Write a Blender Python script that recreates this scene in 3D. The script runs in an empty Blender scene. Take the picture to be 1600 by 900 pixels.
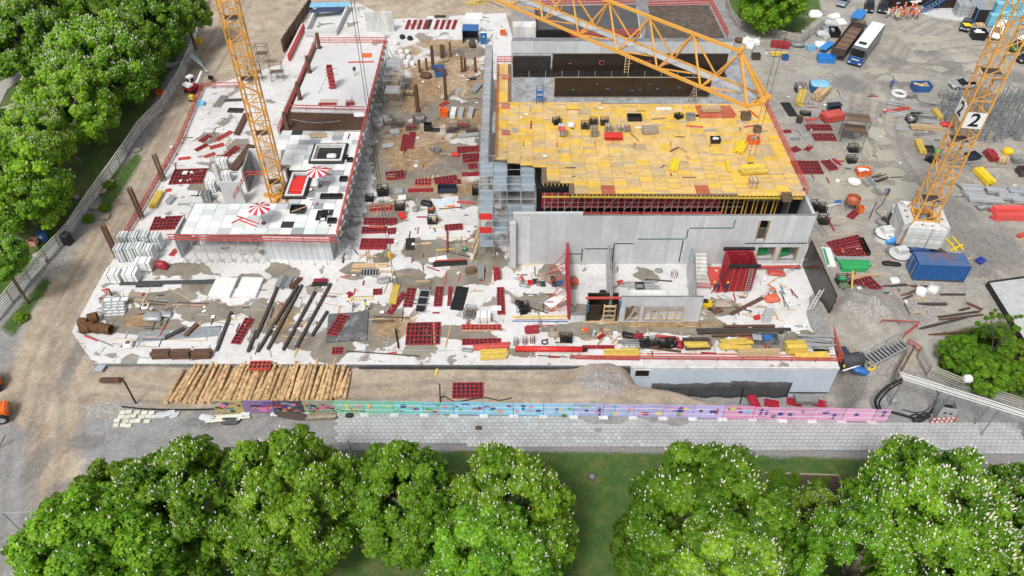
import bpy,bmesh,math,random
import numpy as np
from mathutils import Vector,Matrix
rnd=random.Random(7)
SC=bpy.context.scene
COL=SC.collection
# camera, sky, sun, exposure
F=1200.0; PITCH=math.radians(44); HC=65.0
cam_d=bpy.data.cameras.new('camera'); cam=bpy.data.objects.new('camera',cam_d); COL.objects.link(cam)
cam.location=(0,0,HC); cam.rotation_euler=(math.radians(90)-PITCH,0,0)
cam_d.sensor_width=36; cam_d.lens=F/1600*36; cam_d.clip_end=4000; cam_d.clip_start=0.5
SC.camera=cam
SUN_EL,SUN_AZ=math.radians(56),math.radians(205)
w=bpy.data.worlds.new('World'); SC.world=w; w.use_nodes=True
nt=w.node_tree; nt.nodes.clear()
sky=nt.nodes.new('ShaderNodeTexSky'); sky.sky_type='NISHITA'; sky.sun_disc=False
sky.sun_elevation=SUN_EL; sky.sun_rotation=SUN_AZ; sky.dust_density=4; sky.air_density=1.0; sky.ozone_density=1
hs=nt.nodes.new('ShaderNodeHueSaturation'); hs.inputs['Saturation'].default_value=0.3
bg=nt.nodes.new('ShaderNodeBackground'); bg.inputs[1].default_value=0.12
wo=nt.nodes.new('ShaderNodeOutputWorld')
nt.links.new(sky.outputs[0],hs.inputs['Color']); nt.links.new(hs.outputs[0],bg.inputs[0]); nt.links.new(bg.outputs[0],wo.inputs[0])
sd=bpy.data.lights.new('sun','SUN'); sd.energy=2.0; sd.angle=math.radians(11); sd.color=(1,.97,.92)
so=bpy.data.objects.new('sun',sd); COL.objects.link(so); so.location=(-30,-30,120)
sv=Vector((math.sin(SUN_AZ)*math.cos(SUN_EL),math.cos(SUN_AZ)*math.cos(SUN_EL),math.sin(SUN_EL)))
so.rotation_euler=sv.to_track_quat('Z','Y').to_euler()
SC.view_settings.view_transform='Standard'; SC.view_settings.look='None'
SC.view_settings.gamma=1; SC.view_settings.use_curve_mapping=False; SC.view_settings.exposure=0.28
# pixel helpers (photograph pixels, 1600 x 900)
CP,SP=math.cos(PITCH),math.sin(PITCH)
def P(u,v,z=0.0):
 a=(u-800)/F; b=-(v-450)/F
 t=(z-HC)/(-SP+b*CP)
 return Vector((a*t,(CP+b*SP)*t,z))
def proj(x,y,z):
 Z=y*CP-(z-HC)*SP; Y=y*SP+(z-HC)*CP
 return 800+F*x/Z,450-F*Y/Z
def ztop(p,v):
 lo,hi=-20.,60.
 for _ in range(40):
  m=(lo+hi)/2
  if proj(p[0],p[1],m)[1]>v:lo=m
  else:hi=m
 return lo
def head(a,b):return math.atan2(b[1]-a[1],b[0]-a[0])
# mesh helpers
class MB:
 def __init__(s):s.v=[]; s.f=[]
 def add(s,vs,fs):
  n=len(s.v); s.v+=[tuple(x)for x in vs]; s.f+=[tuple(i+n for i in f)for f in fs]; return s
 def box(s,c,d,rz=0,taper=1.0):
  x,y,z=d[0]/2,d[1]/2,d[2]/2; cs,sn=math.cos(rz),math.sin(rz); vs=[]
  for k in(-1,1):
   t=taper if k>0 else 1
   for i,j in((-1,-1),(1,-1),(1,1),(-1,1)):
    px,py=i*x*t,j*y*t
    vs.append((c[0]+px*cs-py*sn,c[1]+px*sn+py*cs,c[2]+k*z))
  return s.add(vs,[(3,2,1,0),(4,5,6,7),(0,1,5,4),(1,2,6,5),(2,3,7,6),(3,0,4,7)])
 def bar(s,p,q,w,h=None):
  h=h or w; p=Vector(p); q=Vector(q); d=(q-p).normalized()
  up=Vector((0,0,1))if abs(d.z)<.95 else Vector((0,1,0))
  sx=d.cross(up).normalized()*(w/2); sy=sx.cross(d).normalized()*(h/2); vs=[]
  for e in(p,q):
   for i,j in((-1,-1),(1,-1),(1,1),(-1,1)):vs.append(e+sx*i+sy*j)
  return s.add(vs,[(3,2,1,0),(4,5,6,7),(0,1,5,4),(1,2,6,5),(2,3,7,6),(3,0,4,7)])
 def tube(s,p,q,r,n=6,r2=None):
  r2=r if r2 is None else r2
  p=Vector(p); q=Vector(q); d=(q-p).normalized()
  up=Vector((0,0,1))if abs(d.z)<.95 else Vector((0,1,0))
  a=d.cross(up).normalized(); b=a.cross(d).normalized(); vs=[]
  for e,rr in((p,r),(q,r2)):
   for i in range(n):
    t=2*math.pi*i/n; vs.append(e+a*math.cos(t)*rr+b*math.sin(t)*rr)
  fs=[(i,(i+1)%n,n+(i+1)%n,n+i)for i in range(n)]
  fs+=[tuple(reversed(range(n))),tuple(range(n,2*n))]
  return s.add(vs,fs)
 def path(s,pts,r,n=6):
  for i in range(len(pts)-1):s.tube(pts[i],pts[i+1],r,n)
  return s
 def prism(s,poly,z0,z1):
  n=len(poly); area=sum(poly[i][0]*poly[(i+1)%n][1]-poly[(i+1)%n][0]*poly[i][1]for i in range(n))
  if area<0:poly=list(reversed(poly))
  vs=[(p[0],p[1],z0)for p in poly]+[(p[0],p[1],z1)for p in poly]
  fs=[tuple(reversed(range(n))),tuple(range(n,2*n))]+[(i,(i+1)%n,n+(i+1)%n,n+i)for i in range(n)]
  return s.add(vs,fs)
 def lathe(s,prof,n=12,c=(0,0,0)):
  vs=[]
  for r,z in prof:
   for i in range(n):
    t=2*math.pi*i/n; vs.append((c[0]+r*math.cos(t),c[1]+r*math.sin(t),c[2]+z))
  fs=[]
  for k in range(len(prof)-1):
   for i in range(n):fs.append((k*n+i,k*n+(i+1)%n,(k+1)*n+(i+1)%n,(k+1)*n+i))
  fs+=[tuple(reversed(range(n))),tuple(range((len(prof)-1)*n,len(prof)*n))]
  return s.add(vs,fs)
 def profile_x(s,poly,x0,x1):
  n=len(poly)
  vs=[(x0,p[0],p[1])for p in poly]+[(x1,p[0],p[1])for p in poly]
  fs=[tuple(reversed(range(n))),tuple(range(n,2*n))]+[(i,(i+1)%n,n+(i+1)%n,n+i)for i in range(n)]
  return s.add(vs,fs)
 def mesh(s,name,mat,smooth=False):
  me=bpy.data.meshes.new(name); me.from_pydata(s.v,[],s.f); me.update()
  if mat:me.materials.append(mat)
  if smooth:me.polygons.foreach_set('use_smooth',[True]*len(me.polygons))
  return me
def bevel_mesh(me,w,seg=1):
 b=bmesh.new(); b.from_mesh(me); bmesh.ops.recalc_face_normals(b,faces=b.faces)
 bmesh.ops.bevel(b,geom=b.edges[:],offset=w,segments=seg,affect='EDGES',clamp_overlap=True); b.to_mesh(me); b.free(); return me
def fixn(me):
 b=bmesh.new(); b.from_mesh(me); bmesh.ops.recalc_face_normals(b,faces=b.faces); b.to_mesh(me); b.free(); return me
def link(name,me,parent=None,loc=None,rz=None,rot=None):
 o=bpy.data.objects.new(name,me); COL.objects.link(o)
 if parent:o.parent=parent
 if loc is not None:o.location=loc
 if rz is not None:o.rotation_euler=(0,0,rz)
 if rot is not None:o.rotation_euler=rot
 return o
def tag(o,label,cat,group=None):
 o['label']=label; o['category']=cat; o['kind']='thing'
 if group:o['group']=group
 return o
def thing(name,label,cat,loc=(0,0,0),rz=0,group=None):
 o=bpy.data.objects.new(name,None); COL.objects.link(o); o.location=loc; o.rotation_euler=(0,0,rz)
 o.empty_display_size=.2
 return tag(o,label,cat,group)
def part(par,name,mb,mat,loc=None,rot=None,smooth=False):
 me=mb.mesh(name,mat,smooth)if isinstance(mb,MB)else mb
 return link(name,me,par,loc,None,rot)
def struct(name,mb,mat,loc=None):
 me=mb.mesh(name,mat)if isinstance(mb,MB)else mb
 o=link(name,me,None,loc); o['kind']='structure'; return o
def copy_tree(o,parent=None,label=None):
 c=o.copy(); COL.objects.link(c)
 if parent:c.parent=parent
 if label:c['label']=label
 for ch in o.children:copy_tree(ch,c)
 return c
 # materials
MATS={}
def N(nt,t,**kw):
 n=nt.nodes.new(t)
 for k,v in kw.items():setattr(n,k,v)
 return n
def mat(name,col,rough=.75,var=.18,scale=2.5,metal=0.,bump=0.,dirt=None,dirt_amt=.45,objvar=.12,dscale=1.2,bscale=None,streak=0):
 if name in MATS:return MATS[name]
 m=bpy.data.materials.new(name); m.use_nodes=True; nt=m.node_tree; L=nt.links.new
 b=nt.nodes['Principled BSDF']; b.inputs['Roughness'].default_value=rough; b.inputs['Metallic'].default_value=metal
 tc=N(nt,'ShaderNodeTexCoord'); oi=N(nt,'ShaderNodeObjectInfo')
 vadd=N(nt,'ShaderNodeVectorMath',operation='ADD'); L(tc.outputs['Object'],vadd.inputs[0])
 vs=N(nt,'ShaderNodeVectorMath',operation='SCALE'); L(oi.outputs['Location'],vs.inputs[0]); vs.inputs['Scale'].default_value=1.0
 L(vs.outputs[0],vadd.inputs[1])
 no=N(nt,'ShaderNodeTexNoise'); no.inputs['Scale'].default_value=scale; no.inputs['Detail'].default_value=5; no.inputs['Roughness'].default_value=.65
 L(vadd.outputs[0],no.inputs['Vector'])
 mr=N(nt,'ShaderNodeMapRange'); mr.inputs[1].default_value=.25; mr.inputs[2].default_value=.75
 mr.inputs[3].default_value=1-var; mr.inputs[4].default_value=1+var; L(no.outputs[0],mr.inputs[0])
 mo=N(nt,'ShaderNodeMapRange'); mo.inputs[3].default_value=1-objvar; mo.inputs[4].default_value=1+objvar; L(oi.outputs['Random'],mo.inputs[0])
 mu=N(nt,'ShaderNodeMath',operation='MULTIPLY'); L(mr.outputs[0],mu.inputs[0]); L(mo.outputs[0],mu.inputs[1])
 hsv=N(nt,'ShaderNodeHueSaturation'); hsv.inputs['Color'].default_value=(*col,1); L(mu.outputs[0],hsv.inputs['Value'])
 out=hsv.outputs[0]
 if dirt:
  n2=N(nt,'ShaderNodeTexNoise'); n2.inputs['Scale'].default_value=dscale; n2.inputs['Detail'].default_value=8; n2.inputs['Roughness'].default_value=.7
  if streak:
   vm=N(nt,'ShaderNodeVectorMath',operation='MULTIPLY'); L(vadd.outputs[0],vm.inputs[0]); vm.inputs[1].default_value=(1.6,1.6,.18); L(vm.outputs[0],n2.inputs['Vector'])
  else:L(vadd.outputs[0],n2.inputs['Vector'])
  r2=N(nt,'ShaderNodeMapRange'); r2.inputs[1].default_value=1-dirt_amt-.08; r2.inputs[2].default_value=1-dirt_amt+.12; L(n2.outputs[0],r2.inputs[0])
  mx=N(nt,'ShaderNodeMix',data_type='RGBA'); L(r2.outputs[0],mx.inputs[0]); L(out,mx.inputs[6]); mx.inputs[7].default_value=(*dirt,1); out=mx.outputs[2]
 L(out,b.inputs['Base Color'])
 if bump:
  bn=N(nt,'ShaderNodeTexNoise'); bn.inputs['Scale'].default_value=bscale or scale*4; bn.inputs['Detail'].default_value=6; L(vadd.outputs[0],bn.inputs['Vector'])
  bu=N(nt,'ShaderNodeBump'); bu.inputs['Strength'].default_value=.6; bu.inputs['Distance'].default_value=bump
  L(bn.outputs[0],bu.inputs['Height']); L(bu.outputs[0],b.inputs['Normal'])
 MATS[name]=m; return m
M_conc=mat('concrete_grey',(.53,.55,.56),.85,.12,.6,bump=.01,dirt=(.465,.485,.495),dirt_amt=.47,dscale=.7,streak=1)
M_concw=mat('concrete_pale',(.60,.61,.60),.85,.12,.8,dirt=(.42,.41,.39),dirt_amt=.44,dscale=.8,streak=1)
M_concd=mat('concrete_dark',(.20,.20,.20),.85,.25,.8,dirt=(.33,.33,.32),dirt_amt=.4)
M_blue=mat('insulation_blue_grey',(.53,.62,.71),.7,.08,.7,objvar=.05)
M_red=mat('formwork_red',(.31,.018,.028),.5,.3,3,dirt=(.36,.2,.19),dirt_amt=.38,dscale=2.5)
M_redp=mat('safety_rail_red',(.52,.075,.06),.5,.25,3,dirt=(.45,.3,.27),dirt_amt=.34)
M_redb=mat('bright_red_paint',(.60,.03,.025),.4,.15,2)
M_ply=mat('black_ply',(.022,.018,.016),.35,.35,1.5,dirt=(.11,.1,.09),dirt_amt=.33,dscale=2)
M_plyb=mat('brown_black_form_ply',(.026,.017,.012),.28,.2,.4,dirt=(.05,.04,.033),dirt_amt=.36,dscale=.8)
M_plygrey=mat('worn_grey_ply',(.11,.115,.12),.6,.4,2,dirt=(.3,.3,.29),dirt_amt=.42,dscale=1)
M_wood=mat('raw_timber',(.52,.37,.21),.8,.25,3,objvar=.3)
M_woodg=mat('weathered_timber',(.30,.25,.19),.85,.3,3,objvar=.3)
M_woodb=mat('brown_timber',(.15,.10,.065),.85,.3,3,objvar=.25)
M_yel=mat('yellow_beam',(.62,.44,.08),.6,.25,2,objvar=.25,dirt=(.42,.31,.14),dirt_amt=.4)
M_rust=mat('rusty_steel',(.13,.062,.034),.8,.4,3,dirt=(.06,.045,.04),dirt_amt=.45,dscale=2)
M_rusto=mat('orange_rust',(.15,.07,.03),.85,.4,4)
M_dsteel=mat('dark_steel',(.07,.06,.055),.6,.35,2,metal=.2,dirt=(.13,.08,.055),dirt_amt=.4)
M_galv=mat('galvanised_steel',(.42,.44,.45),.45,.2,3,metal=.35)
M_galvd=mat('dull_galvanised_steel',(.27,.28,.285),.55,.3,2,metal=.3)
M_grey=mat('grey_plastic',(.2,.21,.22),.6,.2,3)
M_black=mat('black_plastic',(.012,.012,.013),.5,.3,3)
M_char=mat('charcoal_membrane',(.055,.058,.065),.7,.3,1.2,bump=.03)
M_white=mat('white_sheet',(.72,.73,.72),.6,.08,2,objvar=.06)
M_bag=mat('white_fabric_bag',(.70,.70,.69),.8,.15,3,bump=.05)
M_crane=mat('crane_yellow',(.70,.35,.06),.45,.18,1,objvar=.08,dirt=(.46,.23,.07),dirt_amt=.4,dscale=.8)
M_bluep=mat('blue_paint',(.035,.13,.33),.45,.2,1.5,dirt=(.13,.09,.08),dirt_amt=.3)
M_bluec=mat('container_blue',(.028,.12,.34),.45,.15,1)
M_bluel=mat('light_blue_sheet',(.22,.50,.72),.55,.2,1)
M_green=mat('green_paint',(.03,.36,.11),.5,.25,2)
M_orange=mat('orange_paint',(.72,.14,.025),.5,.15,2)
M_glass=mat('dark_glass',(.012,.014,.016),.08,.1,1)
M_bark=mat('tree_bark',(.12,.095,.07),.9,.35,4,bump=.04)
M_rebar=mat('rebar_rust',(.17,.085,.05),.85,.3,5)
M_tyre=mat('tyre_rubber',(.015,.015,.016),.8,.2,3)
# terrain
def px_poly(pts,z=0.):return[tuple(P(u,v,z)[:2])for u,v in pts]
def sdf(px,py,poly):
 d=np.full(px.shape,1e9); ins=np.zeros(px.shape,bool); n=len(poly)
 for i in range(n):
  ax,ay=poly[i]; bx,by=poly[(i+1)%n]
  ex,ey=bx-ax,by-ay; wx,wy=px-ax,py-ay
  t=np.clip((wx*ex+wy*ey)/(ex*ex+ey*ey+1e-9),0,1)
  d=np.minimum(d,(wx-ex*t)**2+(wy-ey*t)**2)
  c=(ay>py)!=(by>py)
  with np.errstate(divide='ignore',invalid='ignore'):
   xs=(bx-ax)*(py-ay)/(by-ay+1e-12)+ax
  ins^=c&(px<xs)
 d=np.sqrt(d); return np.where(ins,-d,d)
def sstep(a,b,x):t=np.clip((x-a)/(b-a),0,1); return t*t*(3-2*t)
PIT=px_poly([(966,540),(1330,540),(1352,585),(1352,615),(1330,634),(1140,630),(1070,614),(990,598)])
BANK=px_poly([(-60,500),(0,470),(60,405),(130,310),(190,215),(250,150),(300,70),(322,-20),(-400,-60),(-400,500)])
MOUNDS=[(940,602,4.0,1.3),(1335,492,6.0,2.2),(1372,510,4.5,1.6),(1318,520,4.0,1.5),(1045,622,3.5,.5),(1345,600,3.0,.8),(470,40,6,.6),(400,25,7,.7),(660,8,9,1.5),(205,620,5,.35),(260,250,5,.5),(1085,2,10,.5)]
MW=[(*P(u,v)[:2],r,h)for u,v,r,h in MOUNDS]
def terr(x,y):
 x=np.asarray(x,float); y=np.asarray(y,float)
 h=0.10*np.sin(x*.21+1.3)*np.sin(y*.17)+.05*np.sin(x*.73+y*.4)*np.sin(y*.61+2)
 quiet=sstep(48.2,51,y)
 right=sstep(38,44,x)*sstep(55,58,y)
 h=h*np.maximum(quiet*sstep(0,1,np.ones_like(h)),0)-.12
 h=np.where(y<47.5,-.02,h*quiet+(-.02)*(1-quiet))
 h=h-4.2*sstep(.6,-2.2,sdf(x,y,PIT))
 h=h+1.1*sstep(2.5,-1.5,sdf(x,y,BANK))
 for mx,my,r,a in MW:
  d2=((x-mx)**2+(y-my)**2)/(r*r)
  h=h+a*np.exp(-d2*1.6)*(1+.12*np.sin(x*2.1)*np.sin(y*1.7))
 return h
def gz(x,y):return float(terr(np.array([x]),np.array([y]))[0])
def PG(u,v,dz=0.):
 z=0.
 for _ in range(8):p=P(u,v,z); z=gz(p.x,p.y)
 p=P(u,v,z); return Vector((p.x,p.y,z+dz))
def grid_axis(a,b,st,far):return np.concatenate([np.array([a-far,a-far*.4,a-far*.12,a-12.]),np.arange(a,b+.01,st),np.array([b+12.,b+far*.12,b+far*.4,b+far])])
gx=grid_axis(-112,112,.5,1500); gy=grid_axis(8,165,.5,1500)
X,Y=np.meshgrid(gx,gy); fx,fy=X.ravel(),Y.ravel(); fz=terr(fx,fy)
def grid_mesh(name,fx,fy,fz,nx,ny,attrs,m,smooth=True):
 me=bpy.data.meshes.new(name); nv=nx*ny; me.vertices.add(nv)
 co=np.empty(nv*3,np.float32); co[0::3]=fx; co[1::3]=fy; co[2::3]=fz; me.vertices.foreach_set('co',co)
 i,j=np.meshgrid(np.arange(nx-1),np.arange(ny-1)); a=(j*nx+i).ravel()
 q=np.stack([a,a+1,a+nx+1,a+nx],1).astype(np.int32); nf=len(q)
 me.loops.add(nf*4); me.loops.foreach_set('vertex_index',q.ravel()); me.polygons.add(nf)
 me.polygons.foreach_set('loop_start',np.arange(0,nf*4,4,dtype=np.int32)); me.polygons.foreach_set('loop_total',np.full(nf,4,np.int32))
 me.polygons.foreach_set('use_smooth',np.full(nf,smooth)); me.update(); me.validate()
 for k,v in attrs.items():
  at=me.attributes.new(k,'FLOAT','POINT'); at.data.foreach_set('value',v.astype(np.float32))
 me.materials.append(m); return me
def msk(polys,soft=2.0):
 d=np.full(fx.shape,1e9)
 for p in polys:d=np.minimum(d,sdf(fx,fy,px_poly(p)))
 return np.clip(.5-d/(2*soft),0,1)
def blobs(fx,fy,lst,z=0.):
 val=np.zeros(fx.shape)
 for u,v,ru,rv in lst:
  c=P(u,v,z); a=P(u+ru,v,z); b=P(u,v-rv,z); rx=abs(a.x-c.x); ry=abs(b.y-c.y)
  d=np.sqrt(((fx-c.x)/rx)**2+((fy-c.y)/ry)**2); val=np.maximum(val,np.clip(1.5-d,0,1))
 return val
dirt=msk([[(-40,640),(20,560),(60,450),(110,395),(190,290),(240,200),(300,90),(330,-30),(800,-30),(800,60),(600,120),(440,140),(320,140),(280,225),(180,400),(112,520),(150,572),(700,572),(1000,578),(1080,600),(1150,612),(1330,640),(1150,640),(700,634),(250,640),(130,652),(100,720),(60,690),(20,660)],[(40,640),(110,640),(130,760),(60,860),(50,760)]],3)
yard=msk([[(1180,-40),(1260,30),(1150,60),(1140,100),(1300,560),(1420,560),(1700,560),(1700,-60)],[(1280,420),(1430,440),(1470,570),(1330,640),(1300,560)]],3)
grass=msk([[(-100,-60),(322,-60),(312,40),(250,150),(190,240),(130,330),(60,420),(-30,500),(-200,400)],[(440,703),(700,703),(1000,706),(1300,714),(1600,732),(1800,740),(1800,1200),(-300,1200),(40,880),(230,740)],[(1130,-60),(1265,-60),(1285,20),(1250,52),(1165,36),(1135,15)],[(0,510),(70,428),(80,440),(20,525)],[(150,300),(215,235),(222,250),(165,335)],[(1460,590),(1480,520),(1560,500),(1720,520),(1720,660)]],1.5)
pud=blobs(fx,fy,[(1350,225,10,26),(1400,300,30,12),(1420,120,30,7),(1540,105,40,8),(1440,60,34,6),(1400,50,14,5),(1445,74,22,5),(1435,92,14,5),(1370,110,20,5),(1385,122,14,4),(1510,90,20,6),(1470,106,14,5),(1375,150,10,9),(1375,210,14,14),(1375,185,6,5),(1385,240,16,10),(1395,270,24,10),(1420,290,22,8),(1290,275,18,8),(1570,140,20,6),(1590,155,20,6),(1560,70,10,3),(1478,70,8,3),(1480,40,12,3),(1345,275,30,9),(1330,255,10,4),(1328,300,34,14),(1300,285,16,8),(1290,145,26,8),(1270,110,30,8)])
dark=blobs(fx,fy,[(1400,95,26,8),(1420,130,50,6),(1350,190,20,30),(1300,200,60,20),(1500,250,40,16),(1330,130,30,14),(1580,120,40,10),(150,470,14,40),(115,560,14,50),(220,330,14,30),(60,720,20,40),(1490,105,40,12),(1450,80,20,10),(1480,330,50,30),(1540,380,60,40),(1520,420,40,14),(130,690,40,14),(90,770,30,20),(320,660,40,10),(300,690,30,6)])
rub=blobs(fx,fy,[(1340,490,50,40),(1370,580,50,30),(1300,560,20,20),(940,602,45,22),(1420,480,50,40),(1300,70,40,20),(1280,150,50,40),(70,420,30,14),(95,410,20,10),(180,640,60,14),(1210,628,60,10)])
def ruts(lines,w=.75):
 d=np.full(fx.shape,1e9)
 for ln,off in lines:
  W=[P(u,v)for u,v in ln]; Q=[]
  for i in range(len(W)):
   a,b=W[max(0,i-1)],W[min(len(W)-1,i+1)]; n=Vector((-(b.y-a.y),b.x-a.x,0)).normalized(); Q.append(W[i]+n*off)
  for i in range(len(Q)-1):
   ax,ay=Q[i].x,Q[i].y; ex,ey=Q[i+1].x-ax,Q[i+1].y-ay
   t=np.clip(((fx-ax)*ex+(fy-ay)*ey)/(ex*ex+ey*ey),0,1); d=np.minimum(d,np.hypot(fx-ax-ex*t,fy-ay-ey*t))
 return np.clip(1-d/w,0,1)
R1=[(70,880),(72,760),(78,660),(100,560),(135,470),(190,370),(240,290),(285,190),(330,110),(370,40),(395,-20)]; R2=[(120,700),(110,620),(90,560),(95,500),(130,440),(175,370)]
R3=[(1640,330),(1560,300),(1480,260),(1420,290),(1380,250),(1365,190),(1370,140),(1420,100),(1500,110),(1640,160)]; R4=[(1330,140),(1400,110),(1470,80),(1560,70),(1640,60)]; R5=[(1640,440),(1560,400),(1500,350),(1440,300),(1400,240),(1390,190),(1400,130),(1440,60),(1500,30)]; R6=[(150,605),(400,640),(560,612),(760,600),(900,610),(1000,620)]
rut=ruts([(l,o+k)for l in(R1,R2,R3,R4,R5,R6)for o in(-.9,.9)for k in(0,)]+[(l,o)for l in(R1,R3,R5)for o in(1.9,3.6)])
fz=fz-.07*rut
def ground_mat():
 m=bpy.data.materials.new('ground'); m.use_nodes=True; nt=m.node_tree; L=nt.links.new; b=nt.nodes['Principled BSDF']
 tc=N(nt,'ShaderNodeTexCoord')
 def noise(sc,det=6,ro=.6,dist=0.):
  n=N(nt,'ShaderNodeTexNoise'); n.inputs['Scale'].default_value=sc; n.inputs['Detail'].default_value=det; n.inputs['Roughness'].default_value=ro; n.inputs['Distortion'].default_value=dist
  L(tc.outputs['Object'],n.inputs['Vector']); return n.outputs[0]
 def ramp(f,cols):
  r=N(nt,'ShaderNodeValToRGB'); e=r.color_ramp.elements
  while len(e)<len(cols):e.new(.5)
  for i,(p,c)in enumerate(cols):e[i].position=p; e[i].color=(*c,1)
  L(f,r.inputs[0]); return r.outputs[0]
 def mask(at,n,amt=.5,lo=.46,hi=.56):
  a=N(nt,'ShaderNodeAttribute',attribute_name=at)
  x=N(nt,'ShaderNodeMath',operation='MULTIPLY_ADD'); L(n,x.inputs[0]); x.inputs[1].default_value=amt; L(a.outputs['Fac'],x.inputs[2])
  y=N(nt,'ShaderNodeMapRange'); y.inputs[1].default_value=lo+amt/2; y.inputs[2].default_value=hi+amt/2; L(x.outputs[0],y.inputs[0]); return y.outputs[0]
 def mix(f,a,b_,mode='MIX'):
  x=N(nt,'ShaderNodeMix',data_type='RGBA',blend_type=mode)
  if isinstance(f,float):x.inputs[0].default_value=f
  else:L(f,x.inputs[0])
  L(a,x.inputs[6]); L(b_,x.inputs[7]); return x.outputs[2]
 big=noise(.12,8,.62,.6); mid=noise(.55,8,.68); fine=noise(2.4,7,.8); spk=noise(5.,4,.85); big2=noise(.28,7,.6,.8)
 base=ramp(mid,[(.3,(.20,.197,.195)),(.5,(.27,.266,.262)),(.7,(.33,.325,.32))])
 dirtc=mix(.55,ramp(mid,[(.26,(.22,.165,.118)),(.45,(.37,.30,.222)),(.6,(.47,.395,.305)),(.75,(.55,.48,.39))]),ramp(big2,[(.32,(.25,.19,.14)),(.5,(.39,.32,.24)),(.66,(.50,.43,.335))]))
 yardc=mix(.6,ramp(big,[(.34,(.21,.196,.17)),(.5,(.33,.31,.272)),(.64,(.44,.415,.37))]),ramp(mid,[(.3,(.20,.187,.165)),(.5,(.32,.30,.265)),(.7,(.46,.435,.39))]))
 grassc=ramp(mid,[(.3,(.04,.085,.015)),(.5,(.065,.125,.022)),(.6,(.11,.135,.035)),(.72,(.16,.125,.06))])
 c=mix(mask('dirt',mid,.7,.4,.62),base,dirtc)
 c=mix(mask('yard',mid,.5,.4,.6),c,yardc)
 rubc=ramp(spk,[(.3,(.17,.155,.14)),(.5,(.32,.30,.28)),(.72,(.52,.50,.47))])
 c=mix(mask('rub',fine,.6,.4,.8),c,rubc)
 darkc=ramp(fine,[(.3,(.13,.125,.12)),(.7,(.22,.215,.21))])
 dm=mask('dark',big2,1.3,.4,.8); half=N(nt,'ShaderNodeMath',operation='MULTIPLY'); L(dm,half.inputs[0]); half.inputs[1].default_value=.7
 c=mix(half.outputs[0],c,darkc)
 rm=mask('rut',mid,1.2,.45,.75); h2=N(nt,'ShaderNodeMath',operation='MULTIPLY'); L(rm,h2.inputs[0]); h2.inputs[1].default_value=.38
 c=mix(h2.outputs[0],c,ramp(mid,[(.3,(.13,.11,.09)),(.7,(.23,.205,.175))]))
 pudc=ramp(big,[(.3,(.33,.31,.25)),(.7,(.43,.41,.34))])
 pm=mask('pud',mid,2.6,.5,.56)
 c=mix(pm,c,pudc)
 gm=mask('grass',mid,.6,.42,.6)
 c=mix(gm,c,grassc)
 sp=ramp(fine,[(.25,(.58,.58,.58)),(.5,(1,1,1)),(.75,(1.35,1.33,1.3))])
 notp=N(nt,'ShaderNodeMath',operation='SUBTRACT'); notp.inputs[0].default_value=1.; L(pm,notp.inputs[1])
 np2=N(nt,'ShaderNodeMath',operation='MULTIPLY'); L(notp.outputs[0],np2.inputs[0]); np2.inputs[1].default_value=.8
 c=mix(np2.outputs[0],c,sp,'MULTIPLY')
 sp2=ramp(spk,[(.3,(.75,.75,.75)),(.5,(1,1,1)),(.7,(1.2,1.2,1.2))]); c=mix(np2.outputs[0],c,sp2,'MULTIPLY')
 L(c,b.inputs['Base Color'])
 rr=N(nt,'ShaderNodeMapRange'); rr.inputs[3].default_value=.92; rr.inputs[4].default_value=.35; L(pm,rr.inputs[0]); L(rr.outputs[0],b.inputs['Roughness'])
 bu=N(nt,'ShaderNodeBump'); bu.inputs['Distance'].default_value=.12; L(np2.outputs[0],bu.inputs['Strength']); L(fine,bu.inputs['Height']); L(bu.outputs[0],b.inputs['Normal'])
 return m
M_ground=ground_mat()
gm_=grid_mesh('ground',fx,fy,fz,len(gx),len(gy),dict(dirt=dirt,yard=yard,grass=grass,pud=pud,dark=dark,rub=rub,rut=rut),M_ground)
ground=link('ground',gm_); ground['kind']='structure'
def grass_tufts():
 vs=[]; fs=[]
 polys=[[(445,706),(700,706),(1000,709),(1300,717),(1300,760),(960,900),(560,900),(480,760)],[(0,515),(70,432),(78,442),(18,527)],[(150,305),(215,238),(220,250),(165,335)],[(250,110),(300,40),(305,70),(262,130)],[(40,360),(170,240),(190,250),(120,330),(60,400)]]
 for poly,n in zip(polys,(16000,1400,1300,1000,2500)):
  q=px_poly(poly); qx=[p[0]for p in q]; qy=[p[1]for p in q]
  xs=np.array([rnd.uniform(min(qx),max(qx))for _ in range(n)]); ys=np.array([rnd.uniform(min(qy),max(qy))for _ in range(n)])
  ok=sdf(xs,ys,q)<0; zs=terr(xs,ys)
  for x,y,z in zip(xs[ok],ys[ok],zs[ok]):
   t=rnd.uniform(0,6.28); h=rnd.uniform(.05,.14); w_=.035; k=len(vs)
   vs+=[(x-w_*math.cos(t),y-w_*math.sin(t),z-.01),(x+w_*math.cos(t),y+w_*math.sin(t),z-.01),(x+rnd.uniform(-.09,.09),y+rnd.uniform(-.09,.09),z+h)]
   fs.append((k,k+1,k+2))
 b=MB(); b.v=vs; b.f=fs
 o=link('grass',b.mesh('grass',mat('grass_blade',(.07,.13,.03),.8,.4,1.2)))
 tag(o,'short green grass on the lawn and verges','grass'); o['kind']='stuff'
grass_tufts()
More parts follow.
